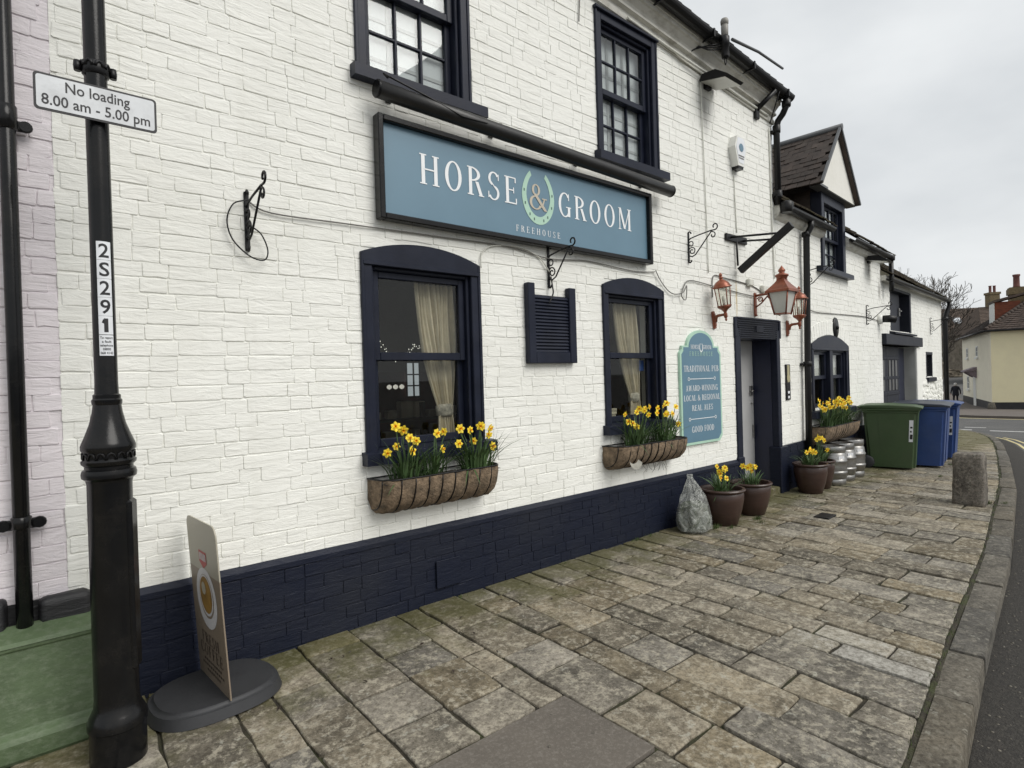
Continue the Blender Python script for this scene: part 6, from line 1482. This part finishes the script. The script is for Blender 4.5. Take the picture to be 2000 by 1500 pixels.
# rubbish bag: knotted translucent sack slumped against the plinth
t = thing('rubbish_bag', 'knotted translucent plastic sack of garden waste against the navy plinth', 'bag', (4.72, -.235, gz(4.72, -.23)))
bm = bmesh.new(); bmesh.ops.create_uvsphere(bm, u_segments=90, v_segments=70, radius=1)
for v in bm.verts:
    z = (v.co.z+1)/2; a = math.atan2(v.co.y, v.co.x)
    prof = [(0, .125), (.05, .168), (.22, .172), (.42, .155), (.62, .118), (.78, .072), (.88, .040), (.94, .024), (1, .030)]
    for (z0, r0), (z1, r1) in zip(prof, prof[1:]):
        if z0 <= z <= z1: r_ = r0+(r1-r0)*(z-z0)/(z1-z0); break
    fold = 1+.10*sin(a*7+z*3)*z + .08*sin(a*15-z*5)*z*z
    nz_ = mnoise.noise(Vector((cos(a)*2, sin(a)*2, z*5)))*.026*(1-z*.6)-abs(mnoise.noise(Vector((cos(a)*4.5+7, sin(a)*4.5, z*9))))*.010*(1-z*.7)
    v.co = Vector(((r_*fold+nz_)*cos(a)*1.02-.05*z*z, (r_*fold+nz_)*sin(a)*.85, z*.535))
mb = MB(); mb.frombm(bm, True); bm.free(); mb.build('sack', BAGM, t); n0 = len(mb.v); m2 = MB(); m2.v = [(x*.93-.003, y*.93, z*.90+.012) for x, y, z in mb.v]; m2.f = mb.f; m2.mi = mb.mi; m2.sm = mb.sm; m2.v = [(x*(1 if z < .24 else max(0.1, 1-(z-.24)*7)), y*(1 if z < .24 else max(.1, 1-(z-.24)*7)), min(z, .27)) for x, y, z in m2.v]; m2.build('contents', BAGC, t)
mb = MB(); mb.lathe([(.018, .495), (.026, .503), (.020, .512)], 10, (-.045, 0, 0)); mb.build('knot', BAGM, t)

# ------------------------------------------------------------------ kegs
def keg(label, u, off, s=1.0):
    q = BP(u, off, 0); t = thing('beer_keg', label, 'keg', (q[0], q[1], gz(q[0], q[1])), 0, 'steel kegs by the wall')
    prof = [(.150, 0), (.156, .01), (.158, .06), (.150, .075), (.160, .09), (.168, .14), (.176, .155), (.176, .175), (.168, .185), (.170, .25), (.170, .29), (.178, .305), (.178, .325), (.170, .335), (.163, .40), (.150, .425), (.158, .44), (.158, .50), (.152, .512), (.142, .505), (.142, .43), (.06, .42), (.0, .42)]
    mb = MB(); mb.lathe([(a*s, b*s) for a, b in prof], 30); o = mb.build('barrel', STEEL, t); smooth_up(o, 40)
    mb = MB(); mb.lathe([(.03*s, .42*s), (.03*s, .45*s), (.02*s, .455*s)], 12); mb.build('valve', STEEL, t)
    mb = MB(); a = radians(-120); r_ = .172*s
    mb.add([(r_*cos(a+d), r_*sin(a+d), z*s) for d in (-.25, .25) for z in (.345, .385)], [(0, 2, 3, 1)]); mb.build('label_patch', STICK, t)
keg('steel keg nearest the small pot', 1.00, -.27, .96); keg('middle steel keg of the three', 1.40, -.26, .97); keg('steel keg nearest the green bin', 1.84, -.25, 1.0)

# ------------------------------------------------------------------ wheelie bins
def wheelie(label, u, off, mat, lid, rz=0, h=.94, w=.58, group='wheelie bins along the wall', stick=True, wh=True):
    """two wheeled bin, handle and wheels at the wall side, front towards the street (-Y)"""
    q = BP(u, off, 0); t = thing('wheelie_bin', label, 'bin', (q[0], q[1], gz(q[0], q[1])), TB+rz, group)
    bm = bmesh.new(); d0, d1, w0, w1 = .585, .70, .515, w
    lo = [(-w0/2, -d0-.06), (w0/2, -d0-.06), (w0/2, -.06), (-w0/2, -.06)]; hi = [(-w1/2, -d1), (w1/2, -d1), (w1/2, 0), (-w1/2, 0)]
    L = [bm.verts.new((x, y, .03)) for x, y in lo]; H = [bm.verts.new((x, y, h-.06)) for x, y in hi]
    bm.faces.new(L[::-1]); bm.faces.new(H)
    for k in range(4): bm.faces.new((L[k], L[(k+1) % 4], H[(k+1) % 4], H[k]))
    bmesh.ops.bevel(bm, geom=[e for e in bm.edges if abs(e.verts[0].co.z-e.verts[1].co.z) > .3], offset=.04, segments=3, affect='EDGES')
    mb = MB(); mb.frombm(bm); bm.free(); o = mb.build('body', mat, t); smooth_up(o, 30)
    for s in (-1, 1):                    # stepped side panels
        mb = MB()
        x0, x1 = s*(w0/2), s*(w1/2)
        mb.add([(x0*1.006, -.22, .06), (x0*1.006, -.50, .05), (x1*1.015, -.62, h-.08), (x1*1.015, -.20, h-.08)], [(0, 1, 2, 3)] if s < 0 else [(3, 2, 1, 0)])
        mb.add([(x0*1.006, -.22, .06), (x0*1.0, -.22, .06), (x1*1.0, -.20, h-.08), (x1*1.015, -.20, h-.08)], [(0, 3, 2, 1)] if s < 0 else [(0, 1, 2, 3)]); mb.build('side_panel', mat, t)
    mb = MB(); mb.bbox(-w1/2-.025, w1/2+.025, -d1-.025, .02, h-.085, h-.045, .012); mb.bbox(-w1/2-.012, w1/2+.012, -d1-.01, .0, h-.12, h-.08, .012); mb.build('rim', mat, t)
    mb = MB(); pr = [(-d1-.055, h-.06), (-d1-.055, h-.035), (-d1+.05, h-.012), (-.35, h+.006), (-.05, h+.004), (.03, h-.008), (.03, h-.04)]
    mb.prism(pr, -w1/2-.03, w1/2+.03, 'x'); o = mb.build('lid', lid, t); md = o.modifiers.new('bevel', 'BEVEL'); md.width = .012; md.segments = 2
    mb = MB(); mb.tube([(-w1/2+.03, .0, h-.05), (-w1/2+.03, .06, h-.03), (w1/2-.03, .06, h-.03), (w1/2-.03, .0, h-.05)], .016, 8); mb.build('handle', lid, t)
    for s in (-1, 1):
        mb = MB(); mb.lathe([(.02, -.025), (.085, -.025), (.10, -.015), (.10, .015), (.085, .025), (.02, .025)], 20); mb.xf(Matrix.Translation((s*(w0/2+.02), -.04, .10)) @ Matrix.Rotation(radians(90), 4, 'Y')); mb.build('wheel', BASEP, t)
    if stick:
        fx = lambda z: -(w0/2+(w1-w0)/2*(z-.03)/(h-.09))-.007
        mb = MB(); mb.add([(fx(.42), -.575, .42), (fx(.42), -.625, .42), (fx(.74), -.640, .74), (fx(.74), -.590, .74)], [(0, 1, 2, 3)]); mb.build('number_label', STICK, t)
        mb = MB()
        for k, (z0, z1, wd) in enumerate(((.46, .53, .034), (.56, .585, .02), (.62, .645, .028))):
            f0 = lambda z: fx(z)-.002
            mb.add([(f0(z0), -.585-.02*(z0-.42)/.32, z0), (f0(z0), -.585-wd-.02*(z0-.42)/.32, z0), (f0(z1), -.585-wd-.02*(z1-.42)/.32, z1), (f0(z1), -.585-.02*(z1-.42)/.32, z1)], [(0, 1, 2, 3)])
        mb.build('number_print', INK, t)
    return t
wheelie('green wheelie bin with a white number label, nearest of the bins', 3.10, -.10, GREENB, GREENB, radians(9), h=.96, w=.60)
wheelie('blue wheelie bin standing next to the green one', 3.72, -.34, BLUEB, BLUED, radians(7), h=.98, w=.60, stick=False)
wheelie('second blue wheelie bin, between two other blue ones', 4.42, -.26, BLUEB, BLUED, radians(6), h=.99, w=.60, stick=True)
wheelie('farthest blue wheelie bin at the end of the row', 5.25, -.26, BLUEB, BLUEB, radians(4), h=.99, w=.60, stick=True)

# ------------------------------------------------------------------ stone bollard
t = thing('stone_bollard', 'squat rough stone bollard on the pavement near the kerb', 'bollard', (7.80, -1.655, gz(7.8, -1.65)-.02), radians(4))
bm = bmesh.new(); bmesh.ops.create_cube(bm, size=1); bmesh.ops.subdivide_edges(bm, edges=bm.edges[:], cuts=9, use_grid_fill=True)
for v in bm.verts:
    p = v.co.copy(); f = 1-.03*(p.z+.5); v.co = Vector((p.x*.27*f, p.y*.275*f, (p.z+.5)*.575))
    e = (abs(p.x) > .49)+(abs(p.y) > .49)+(p.z > .49)
    n_ = mnoise.noise(v.co*9)*.011+mnoise.noise(v.co*28)*.005
    v.co += v.normal*n_ if e < 2 else -Vector((p.x*.022, p.y*.022, .012 if p.z > .49 else 0))+v.normal*n_
mb = MB(); mb.frombm(bm, True); bm.free(); mb.build('stone', BOLLM, t)

# ------------------------------------------------------------------ moss, weeds and litter on the paving
def tuft(x, y, n, h, mbx, rr):
    for i in range(n):
        a = rr.uniform(0, 2*pi); r_ = rr.uniform(0, .05); px, py = x+r_*cos(a)*1.6, y+r_*sin(a)*.6; hh = h*rr.uniform(.4, 1); b = rr.uniform(0, 2*pi); w = .0022; l = rr.uniform(.2, .8)*hh; z = gz(px, py)
        mbx.add([(px-w*sin(b), py+w*cos(b), z-.01), (px+w*sin(b), py-w*cos(b), z-.01), (px+cos(b)*l, py+sin(b)*l, z+hh)], [(0, 1, 2)])
mb = MB(); rr = random.Random(15)
for (x, y, n, h) in ((4.1, -.05, 60, .03), (4.3, -.05, 40, .03), (4.95, -.32, 120, .05), (5.05, -.42, 80, .04), (5.55, -.42, 120, .04), (5.45, -.5, 50, .03), (6.15, -.1, 50, .03), (7.95, -1.78, 120, .05), (8.05, -1.9, 60, .04), (9.6, -.95, 80, .04), (11.2, -.7, 60, .05), (2.2, -.05, 30, .02), (3.2, -.05, 40, .02)): tuft(x, y, n, h, mb, rr)
for i in range(420):
    x = rr.uniform(2, 20); tuft(x, kerbY(x)+.172+rr.uniform(-.015, .015), 3, .02, mb, rr)
tag(mb.build('weeds', GRASS), 'small weeds and grass growing in the paving joints', 'weeds', kind='stuff')
mb = MB(); rr = random.Random(16)
for i in range(140):                              # moss cushions in the joint behind the kerb and along the wall foot
    if i < 60: x = 1.8+18*(rr.random()**1.6); y = kerbY(x)+.172+rr.uniform(-.018, .018)
    else: x = rr.uniform(.9, 5.9); y = -.045+rr.uniform(-.02, .01)
    s = rr.uniform(.004, .014); mb.lathe([(s, -.004), (s*.8, s*.22), (0, s*.35)], 6, (x, y, gz(x, y)-.012), sx=rr.uniform(.8, 2.2))
for i in range(420):                              # low mossy fill in the joint behind the kerb
    xa = 1.2+i*.048
    if xa > 21: break
    sec = []
    for x in (xa, xa+.048):
        k = kerbY(x)+.145
        for j in range(6):
            y = k+.034*j/5; h = .010+.010*mnoise.noise(Vector((x*9, y*30, 0)))+.006*mnoise.noise(Vector((x*31, y*60, 3))); sec.append((x, y, gz(x, y)-.014+h*(1 if 0 < j < 5 else .1)))
    mb.add(sec, [(j, 6+j, 7+j, j+1) for j in range(5)], True)
tag(mb.build('moss_cushions', MOSSJ), 'moss cushions in the joint behind the kerb and at the wall foot', 'moss', kind='stuff')
mb = MB(); rr = random.Random(17)
for i in range(70):
    x, y = rr.uniform(.9, 5), rr.uniform(-2.2, -.1); s = rr.uniform(.003, .008); mb.add([(x-s, y-s*.6, gz(x, y)+.009), (x+s, y-s*.7, gz(x, y)+.009), (x+s*.8, y+s*.6, gz(x, y)+.010), (x-s*.7, y+s*.7, gz(x, y)+.009)], [(0, 1, 2, 3)])
for i in range(900):
    x = rr.uniform(1.5, 9); y = kerbY(x)-rr.uniform(.01, .45); s = rr.uniform(.003, .010); mb.lathe([(s, -.002), (s*.7, s*.5), (0, s*.6)], 5, (x, y, gx(x)-.113))
tag(mb.build('pale_grit', KERBM), 'scattered pale chips and grit on paving and gutter', 'grit', kind='stuff')
mb = MB(); rr = random.Random(19)
for i in range(26):
    x, y = rr.uniform(.8, 4.8), rr.uniform(-.9, -.08); a = rr.uniform(0, 6); s = rr.uniform(.012, .024); z = gz(x, y)+.010
    mb.add([(x-s*cos(a), y-s*sin(a), z), (x-.4*s*sin(a), y+.4*s*cos(a), z+.006), (x+s*cos(a), y+s*sin(a), z+.002), (x+.4*s*sin(a), y-.4*s*cos(a), z+.004)], [(0, 1, 2, 3)], True)
tag(mb.build('dead_leaves', WOODD), 'small dead brown leaves scattered on the paving', 'leaves', kind='stuff')

mb = MB(); mb.bbox(-.11, .11, -.07, .07, -.02, .012, .003); o = mb.build('stopcock_cover', IRON, pavement, (6.12, -.83, gz(6.12, -.83)), (0, 0, .05))
# ------------------------------------------------------------------ beyond the junction: yellow house
YA = math.atan2(4.0, 11.7)                      # its side wall runs along the side street
yh = thing('yellow_house', 'pale yellow two storey house with brown hipped roof across the junction', 'house', (48.2, 5.5, gx(48.2)), YA)
HL, HD, HZ = 12.4, 11.0, 5.15                   # local x along the side street, local -y along the front
mb = MB(); mb.cur = 0
mb.box(0, HL, -HD, 0, .45, HZ); mb.build('wall', YELLOWB, yh)
mb = MB(); mb.box(.02, HL, .0, .012, .45, HZ); mb.build('side_wall', brick_paint('brightened_cream_render', (.82, .77, .62), (.6, .56, .44), .4), yh)  # cream side wall, colour lightened to make up for getting no sun
mb = MB(); mb.box(-.03, HL+.03, -HD-.03, .03, -.6, .46); mb.build('plinth', BLACKB, yh)
mb = MB(); e = .35; z = HZ; rg = 3.6; dn = HD/2
v = [(-e, e, z), (HL+e, e, z), (HL+e, -HD-e, z), (-e, -HD-e, z), (4.6, -4.6, z+rg), (HL-4.6, -4.6, z+rg)]
mb.add(v, [(0, 1, 5, 4), (1, 2, 5), (2, 3, 4, 5), (3, 0, 4), (3, 2, 1, 0)]); roofY = mb.build('roof', TILER, yh)
def slope_tiles(parent, a, b, c, d, nu, nn, mat, seed):
    """real tile courses on the quad a-b (eave) to d-c (top), joined: too small to pick apart from here"""
    rr = random.Random(seed); a, b, c, d = map(Vector, (a, b, c, d)); n_ = (b-a).cross(d-a).normalized(); n_ = n_ if n_.z > 0 else -n_; mb = MB()
    for j in range(nn):
        t0, t1 = j/nn, (j+1.25)/nn
        for i in range(nu):
            s0, s1 = (i+.04)/nu, (i+.96)/nu
            def P(s, t, h): return (a+(b-a)*s)*(1-t)+(d+(c-d)*s)*t+n_*h
            h = .05+rr.uniform(0, .03); q = [P(s0, t0, h), P(s1, t0, h), P(s1, min(t1, 1), .012), P(s0, min(t1, 1), .012), P(s0, t0, 0), P(s1, t0, 0)]
            mb.add(q, [(0, 1, 2, 3), (4, 5, 1, 0)])
    o = mb.build('roof_tiles', mat, parent); o['kind'] = 'stuff'
slope_tiles(roofY, v[3], v[0], v[4], v[4], 44, 26, TILER, 1); slope_tiles(roofY, v[0], v[1], v[5], v[4], 48, 26, TILER, 2)
for p, q in ((v[0], v[4]), (v[4], v[5]), (v[3], v[4])):
    mb = MB(); p, q = Vector(p), Vector(q); k = 26
    for i in range(k):
        a = p+(q-p)*i/k; b = p+(q-p)*(i+.95)/k; mb.tube([a+Vector((0, 0, .08)), b+Vector((0, 0, .05))], .10, 6)
    mb.build('hip_tiles', TILER, roofY)
mb = MB(); mb.tube([(-.42, -HD, HZ-.04), (-.42, .42, HZ-.04), (HL, .42, HZ-.04)], .06, 8); mb.build('gutter', GUTTER, yh)
ch = MB(); cx_, cy_ = 5.4, -2.3; ch.box(cx_-.42, cx_+.42, cy_-.42, cy_+.42, HZ+1.2, HZ+2.7); ch.box(cx_-.5, cx_+.5, cy_-.5, cy_+.5, HZ+2.7, HZ+3.1); ch.box(cx_-.45, cx_+.45, cy_-.45, cy_+.45, HZ+3.1, HZ+3.2); cho = ch.build('chimney', CHIMB, yh)
mb = MB(); mb.lathe([(.24, 0), (.19, .12), (.18, .75), (.22, .82), (.22, .92), (.15, .92)], 12, (cx_, cy_, HZ+3.2)); mb.build('chimney_pot', CHIMP, cho)
# side dormer with red tile hung cheek
mb = MB(); mb.box(2.2, 3.6, -1.9, -.55, HZ+.5, HZ+2.0); mb.build('dormer', pm('red_tile_hanging', (.16, .045, .022), .85, .4, 3, .4, 8, stretch=(1, 1, 4)), yh)
mb = MB(); mb.prism([(-.45, HZ+1.95), (-.45, HZ+2.1), (-3.0, HZ+2.75), (-3.0, HZ+2.6)], 2.0, 3.8, 'x'); mb.build('dormer_roof', TILER, yh)
mb = MB(); mb.bbox(2.15, 3.62, -.56, -.48, HZ+.55, HZ+1.95, .03); mb.build('dormer_window', WHITEP, yh)
def house_window(parent, x0, x1, z0, z1, face, nx=2, nz=3, lintel=True):
    """face 'f': front (local x = 0 plane, facing -x), 's': side (local y = 0 plane, facing +y)"""
    def tr(mbx):
        if face == 'f': mbx.v = [(y, x, z) for x, y, z in mbx.v]; mbx.f = [tuple(reversed(q)) for q in mbx.f]
        else: mbx.v = [(x, -y, z) for x, y, z in mbx.v]; mbx.f = [tuple(reversed(q)) for q in mbx.f]
        return mbx
    mb = MB(); f = .09
    mb.box(x0, x0+f, -.06, .02, z0, z1); mb.box(x1-f, x1, -.06, .02, z0, z1); mb.box(x0+f, x1-f, -.06, .02, z0, z0+f); mb.box(x0+f, x1-f, -.06, .02, z1-f, z1)
    for i in range(1, nx): c = x0+(x1-x0)*i/nx; mb.box(c-.025, c+.025, -.05, .02, z0+f, z1-f)
    for j in range(1, nz): c = z0+(z1-z0)*j/nz; mb.box(x0+f, x1-f, -.045, .02, c-.025, c+.025)
    w = tr(mb).build('window', WHITEP, parent)
    mb = MB(); mb.box(x0+f, x1-f, -.02, -.01, z0+f, z1-f); tr(mb).build('pane', pm('far_glass', (.10, .12, .15), .1, .2, 2, 0), w)
    mb = MB(); mb.box(x0-.1, x1+.1, -.14, .0, z0-.12, z0); tr(mb).build('sill', WHITEP, w)
    if lintel: mb = MB(); mb.box(x0-.14, x1+.14, -.08, .0, z1+.02, z1+.34); tr(mb).build('lintel', LEAD, w)
house_window(yh, -3.4, -2.05, 1.0, 2.95, 'f'); house_window(yh, -7.5, -6.2, 1.0, 2.95, 'f')
house_window(yh, 9.0, 9.9, 1.05, 2.1, 's', 1, 2, False); house_window(yh, 9.2, 10.0, 3.5, 4.3, 's', 1, 2, False); house_window(yh, 4.8, 5.6, 3.5, 4.3, 's', 1, 2, False)
mb = MB(); mb.box(5.9, 6.95, .01, .06, -.1, 2.15); mb.build('door', WHITEP, yh)
mb = MB(); mb.prism([(.0, 2.55), (.75, 2.42), (.75, 2.52), (.0, 2.80)], 5.5, 7.4, 'x')
for x in (5.6, 7.2): mb.prism([(.0, 2.0), (.09, 2.0), (.65, 2.42), (.0, 2.5)], x, x+.1, 'x')
mb.build('door_canopy', pm('mauve_grey_paint', (.20, .16, .18), .6, .1, 5, 0), yh)
mb = MB(); mb.lathe([(.22, 0), (.24, .1), (.16, .42), (0, .47)], 10, (-.06, .05, 0)); mb.build('corner_stone', KERBM, yh)
# ------------------------------------------------------------------ hillside houses, stone wall and hedge behind
def far_house(name, label, loc, rz, w, d, hw, hr, wallm, roofm, sky_=0, chim=None):
    t = thing(name, label, 'house', loc, rz); mb = MB(); mb.box(-w/2, w/2, -d/2, d/2, -1, hw); mb.build('wall', wallm, t)
    mb = MB(); v = [(-w/2-.3, -d/2-.3, hw), (w/2+.3, -d/2-.3, hw), (w/2+.3, d/2+.3, hw), (-w/2-.3, d/2+.3, hw), (-w/2+1.5, 0, hw+hr), (w/2-1.5, 0, hw+hr)]
    mb.add(v, [(0, 1, 5, 4), (1, 2, 5), (2, 3, 4, 5), (3, 0, 4)]); rf = mb.build('roof', roofm, t); slope_tiles(rf, v[0], v[1], v[5], v[4], 60, 18, roofm, 5)
    for i in range(sky_):
        c = Vector((-.8+2.4*i, -d/4-.15, hw+hr/2+.10)); m1 = MB(); sl_ = math.atan2(hr, d/2+.3)
        m1.bbox(-.55, .55, -.7, .7, -.06, .06, .02); m1.xf(Matrix.Translation(c) @ Matrix.Rotation(sl_, 4, 'X')); m1.build('skylight', pm('skylight_glass', (.5, .52, .54), .15, .05, 3, 0), rf)
    for i, (x, h) in enumerate(chim or []):
        m1 = MB(); m1.box(x-.5, x+.5, -.5, .5, hw+hr*.5, hw+hr+h); m1.box(x-.58, x+.58, -.58, .58, hw+hr+h, hw+hr+h+.25); c = m1.build('chimney', CHIMB, t)
        for k in (-.22, .22): m1 = MB(); m1.lathe([(.17, 0), (.14, .1), (.14, .7), (.18, .8)], 8, (x+k, 0, hw+hr+h+.25)); m1.build('chimney_pot', CHIMP, c)
    return t
far_house('hillside_house', 'brown roofed house with two skylights beyond the stone wall', (112, 21.5, 4.2), radians(-52), 15, 9, 2.0, 4.4, FARBRICK, FARROOF, 2, None)
far_house('hillside_house', 'dark roofed house with brick chimney between the skylight house and yellow house', (88, 11.2, 2.2), radians(-50), 9, 7, 3.0, 3.2, FARBRICK, FARROOF, 0, [(-1.5, 1.4)])
t = thing('stone_wall', 'rough stone retaining wall at the top of the side street', 'wall', (96, 17.2, 0), radians(-50))
mb = MB(); mb.box(-22, 22, 0, .6, -2.5, 2.2); wl_ = mb.build('core', FARBRICK, t)
mb = MB(); rr = random.Random(8)
for k in range(900):
    x, z = rr.uniform(-12, 12), rr.uniform(.0, 2.2); w_, h_ = rr.uniform(.2, .5), rr.uniform(.12, .24); mb.bbox(x-w_/2, x+w_/2, -.08-rr.uniform(0, .06), .05, z-h_/2, z+h_/2, .03)
mb.build('stones', FARBRICK, t)['kind'] = 'stuff'
# hedge bank: dense twiggy growth
mb = MB(); rr = random.Random(18)
c0 = Vector((99, 18.8, 2.0)); dx_ = Vector((cos(radians(-50)), sin(radians(-50)), 0)); dy_ = Vector((-dx_.y, dx_.x, 0))
for k in range(9000):
    p = c0+dx_*rr.uniform(-14, 14)+dy_*rr.uniform(-.6, 2.2)+Vector((0, 0, rr.uniform(-.6, 3.6)*rr.uniform(.5, 1)))
    d = Vector((rr.uniform(-1, 1), rr.uniform(-1, 1), rr.uniform(-.3, 1.2))).normalized(); s = d.orthogonal().normalized()*rr.uniform(.03, .09); l = rr.uniform(.25, .7)
    mb.add([p-s, p+s, p+d*l+s*.3, p+d*l-s*.3], [(0, 1, 2, 3)])
tag(mb.build('hedge', HEDGE), 'brown winter hedge above the stone wall', 'hedge', kind='stuff')
# ------------------------------------------------------------------ bare winter trees
def tree(label, loc, H, seed, spread=.62, trunk=.28, maxd=6, bias=(0, 0, 0)):
    rr = random.Random(seed); t = thing('bare_tree', label, 'tree', loc, 0, 'bare winter trees'); tm = MB(); cm = MB(); count = [0]
    def grow(p, d, L, r_, depth):
        count[0] += 1
        n = 4 if depth < 3 else 3; pts = [p]; rs = [r_]
        for i in range(n):
            d = (d+Vector((rr.uniform(-1, 1), rr.uniform(-1, 1), rr.uniform(-.5, .8)))*.16*(1+.25*depth)).normalized(); p = p+d*L/n; pts.append(p); rs.append(max(r_*(1-.42*(i+1)/n), .016))
        (tm if depth == 0 else cm).tube(pts, rs, 7 if depth < 2 else (5 if depth < 4 else 3), cap=False)
        if depth >= maxd: return
        k = rr.choice([2, 3, 3]) if depth < 4 else rr.choice([2, 3])
        for i in range(k):
            base = pts[-1] if i < 2 else pts[rr.randint(1, n-1)]
            ax = Vector((rr.uniform(-1, 1), rr.uniform(-1, 1), rr.uniform(-.15, .75)))
            nd_ = (d*.75+ax*spread*1.25+Vector(bias)*.18).normalized(); grow(base, nd_, L*rr.uniform(.62, .86), rs[-1]*rr.uniform(.62, .85), depth+1)
    grow(Vector((0, 0, -.3)), Vector((.05, 0, 1)), H*.30, trunk, 0)
    tm.build('trunk', BARK, t); cm.build('crown', BARK, t)
tree('large bare tree behind the outbuilding, branches over the side street', (47.6, 9.4, gx(47.6)), 9.6, 5, spread=.66, maxd=7, bias=(.4, -1, 0))
tree('farther bare tree left of the yellow house roof', (70, 16.0, gx(70)+.3), 12.5, 11, spread=.60, maxd=7, bias=(.3, -.6, 0))
tree('small bare tree by the stone wall', (86, 17.3, gx(86)+.3), 9.0, 23, spread=.7, maxd=6, trunk=.2)
# ------------------------------------------------------------------ person walking away up the side street
def person(loc, face):
    t = thing('person', 'person with white hair in dark coat and trousers walking away up the side street', 'person', loc, face)
    V = {'pel': (0, 0, .95), 'wa': (0, .01, 1.08), 'ch': (0, .02, 1.30), 'nk': (0, .03, 1.47), 'hd': (0, .05, 1.58), 'ht': (0, .04, 1.70),
         'ls': (-.19, .02, 1.40), 'le': (-.27, -.03, 1.13), 'lw': (-.29, .06, .90), 'lf': (-.29, .09, .82), 'rs': (.19, .02, 1.40), 're': (.28, -.06, 1.15), 'rw': (.30, .0, .92), 'rf': (.30, .03, .84),
         'lh': (-.10, 0, .90), 'lk': (-.11, .10, .50), 'la': (-.11, -.02, .09), 'lt': (-.115, .13, .04), 'rh': (.10, 0, .90), 'rk': (.10, .02, .49), 'ra': (.11, -.20, .11), 'rt': (.115, -.06, .04)}
    Rr = {'pel': .155, 'wa': .16, 'ch': .175, 'nk': .06, 'hd': .095, 'ht': .07, 'ls': .085, 'le': .062, 'lw': .045, 'lf': .042, 'rs': .085, 're': .062, 'rw': .045, 'rf': .042, 'lh': .105, 'lk': .078, 'la': .052, 'lt': .045, 'rh': .105, 'rk': .078, 'ra': .052, 'rt': .045}
    E = [('pel', 'wa'), ('wa', 'ch'), ('ch', 'nk'), ('nk', 'hd'), ('hd', 'ht'), ('ch', 'ls'), ('ls', 'le'), ('le', 'lw'), ('lw', 'lf'), ('ch', 'rs'), ('rs', 're'), ('re', 'rw'), ('rw', 'rf'), ('pel', 'lh'), ('lh', 'lk'), ('lk', 'la'), ('la', 'lt'), ('pel', 'rh'), ('rh', 'rk'), ('rk', 'ra'), ('ra', 'rt')]
    ks = list(V); me = bpy.data.meshes.new('body'); me.from_pydata([V[k] for k in ks], [(ks.index(a), ks.index(b)) for a, b in E], [])
    o = link('body', me); sk = o.modifiers.new('skin', 'SKIN')
    for i, k in enumerate(ks): me.skin_vertices[0].data[i].radius = (Rr[k], Rr[k]*.85); me.skin_vertices[0].data[i].use_root = (k == 'pel')
    sb = o.modifiers.new('sub', 'SUBSURF'); sb.levels = 2; sb.render_levels = 2
    dg = bpy.context.evaluated_depsgraph_get(); m2 = bpy.data.meshes.new_from_object(o.evaluated_get(dg)); bpy.data.objects.remove(o)
    m2.materials.clear()
    for m in (COAT, HAIR, SHOE, SKIN): m2.materials.append(m)
    for p in m2.polygons:
        z = p.center.z; p.use_smooth = True
        p.material_index = 1 if z > 1.52 else (3 if 1.49 < z <= 1.52 or (z < .89 and abs(p.center.x) > .22) else (2 if z < .07 else 0))
    link('body', m2, t)
    bm = bmesh.new(); bmesh.ops.create_uvsphere(bm, u_segments=16, v_segments=12, radius=.112)
    for v in bm.verts: v.co = Vector((v.co.x*.95, v.co.y*1.02+.03, v.co.z*1.05+1.63))
    mb = MB(); mb.frombm(bm, True); bm.free(); mb.build('hair', HAIR, t)
    mb = MB(); mb.lathe([(.20, .74), (.215, .80), (.20, 1.0), (.195, 1.2), (.20, 1.36), (.14, 1.45)], 16, (0, .01, 0), sy=.75); mb.build('coat', COAT, t)
    return t
person((55.0, 8.95, gx(55)+.0), radians(-71))
for o in bpy.data.objects:
    if o.type == 'MESH' and o.parent is None and 'kind' not in o and 'label' not in o: print('UNTAGGED', o.name)
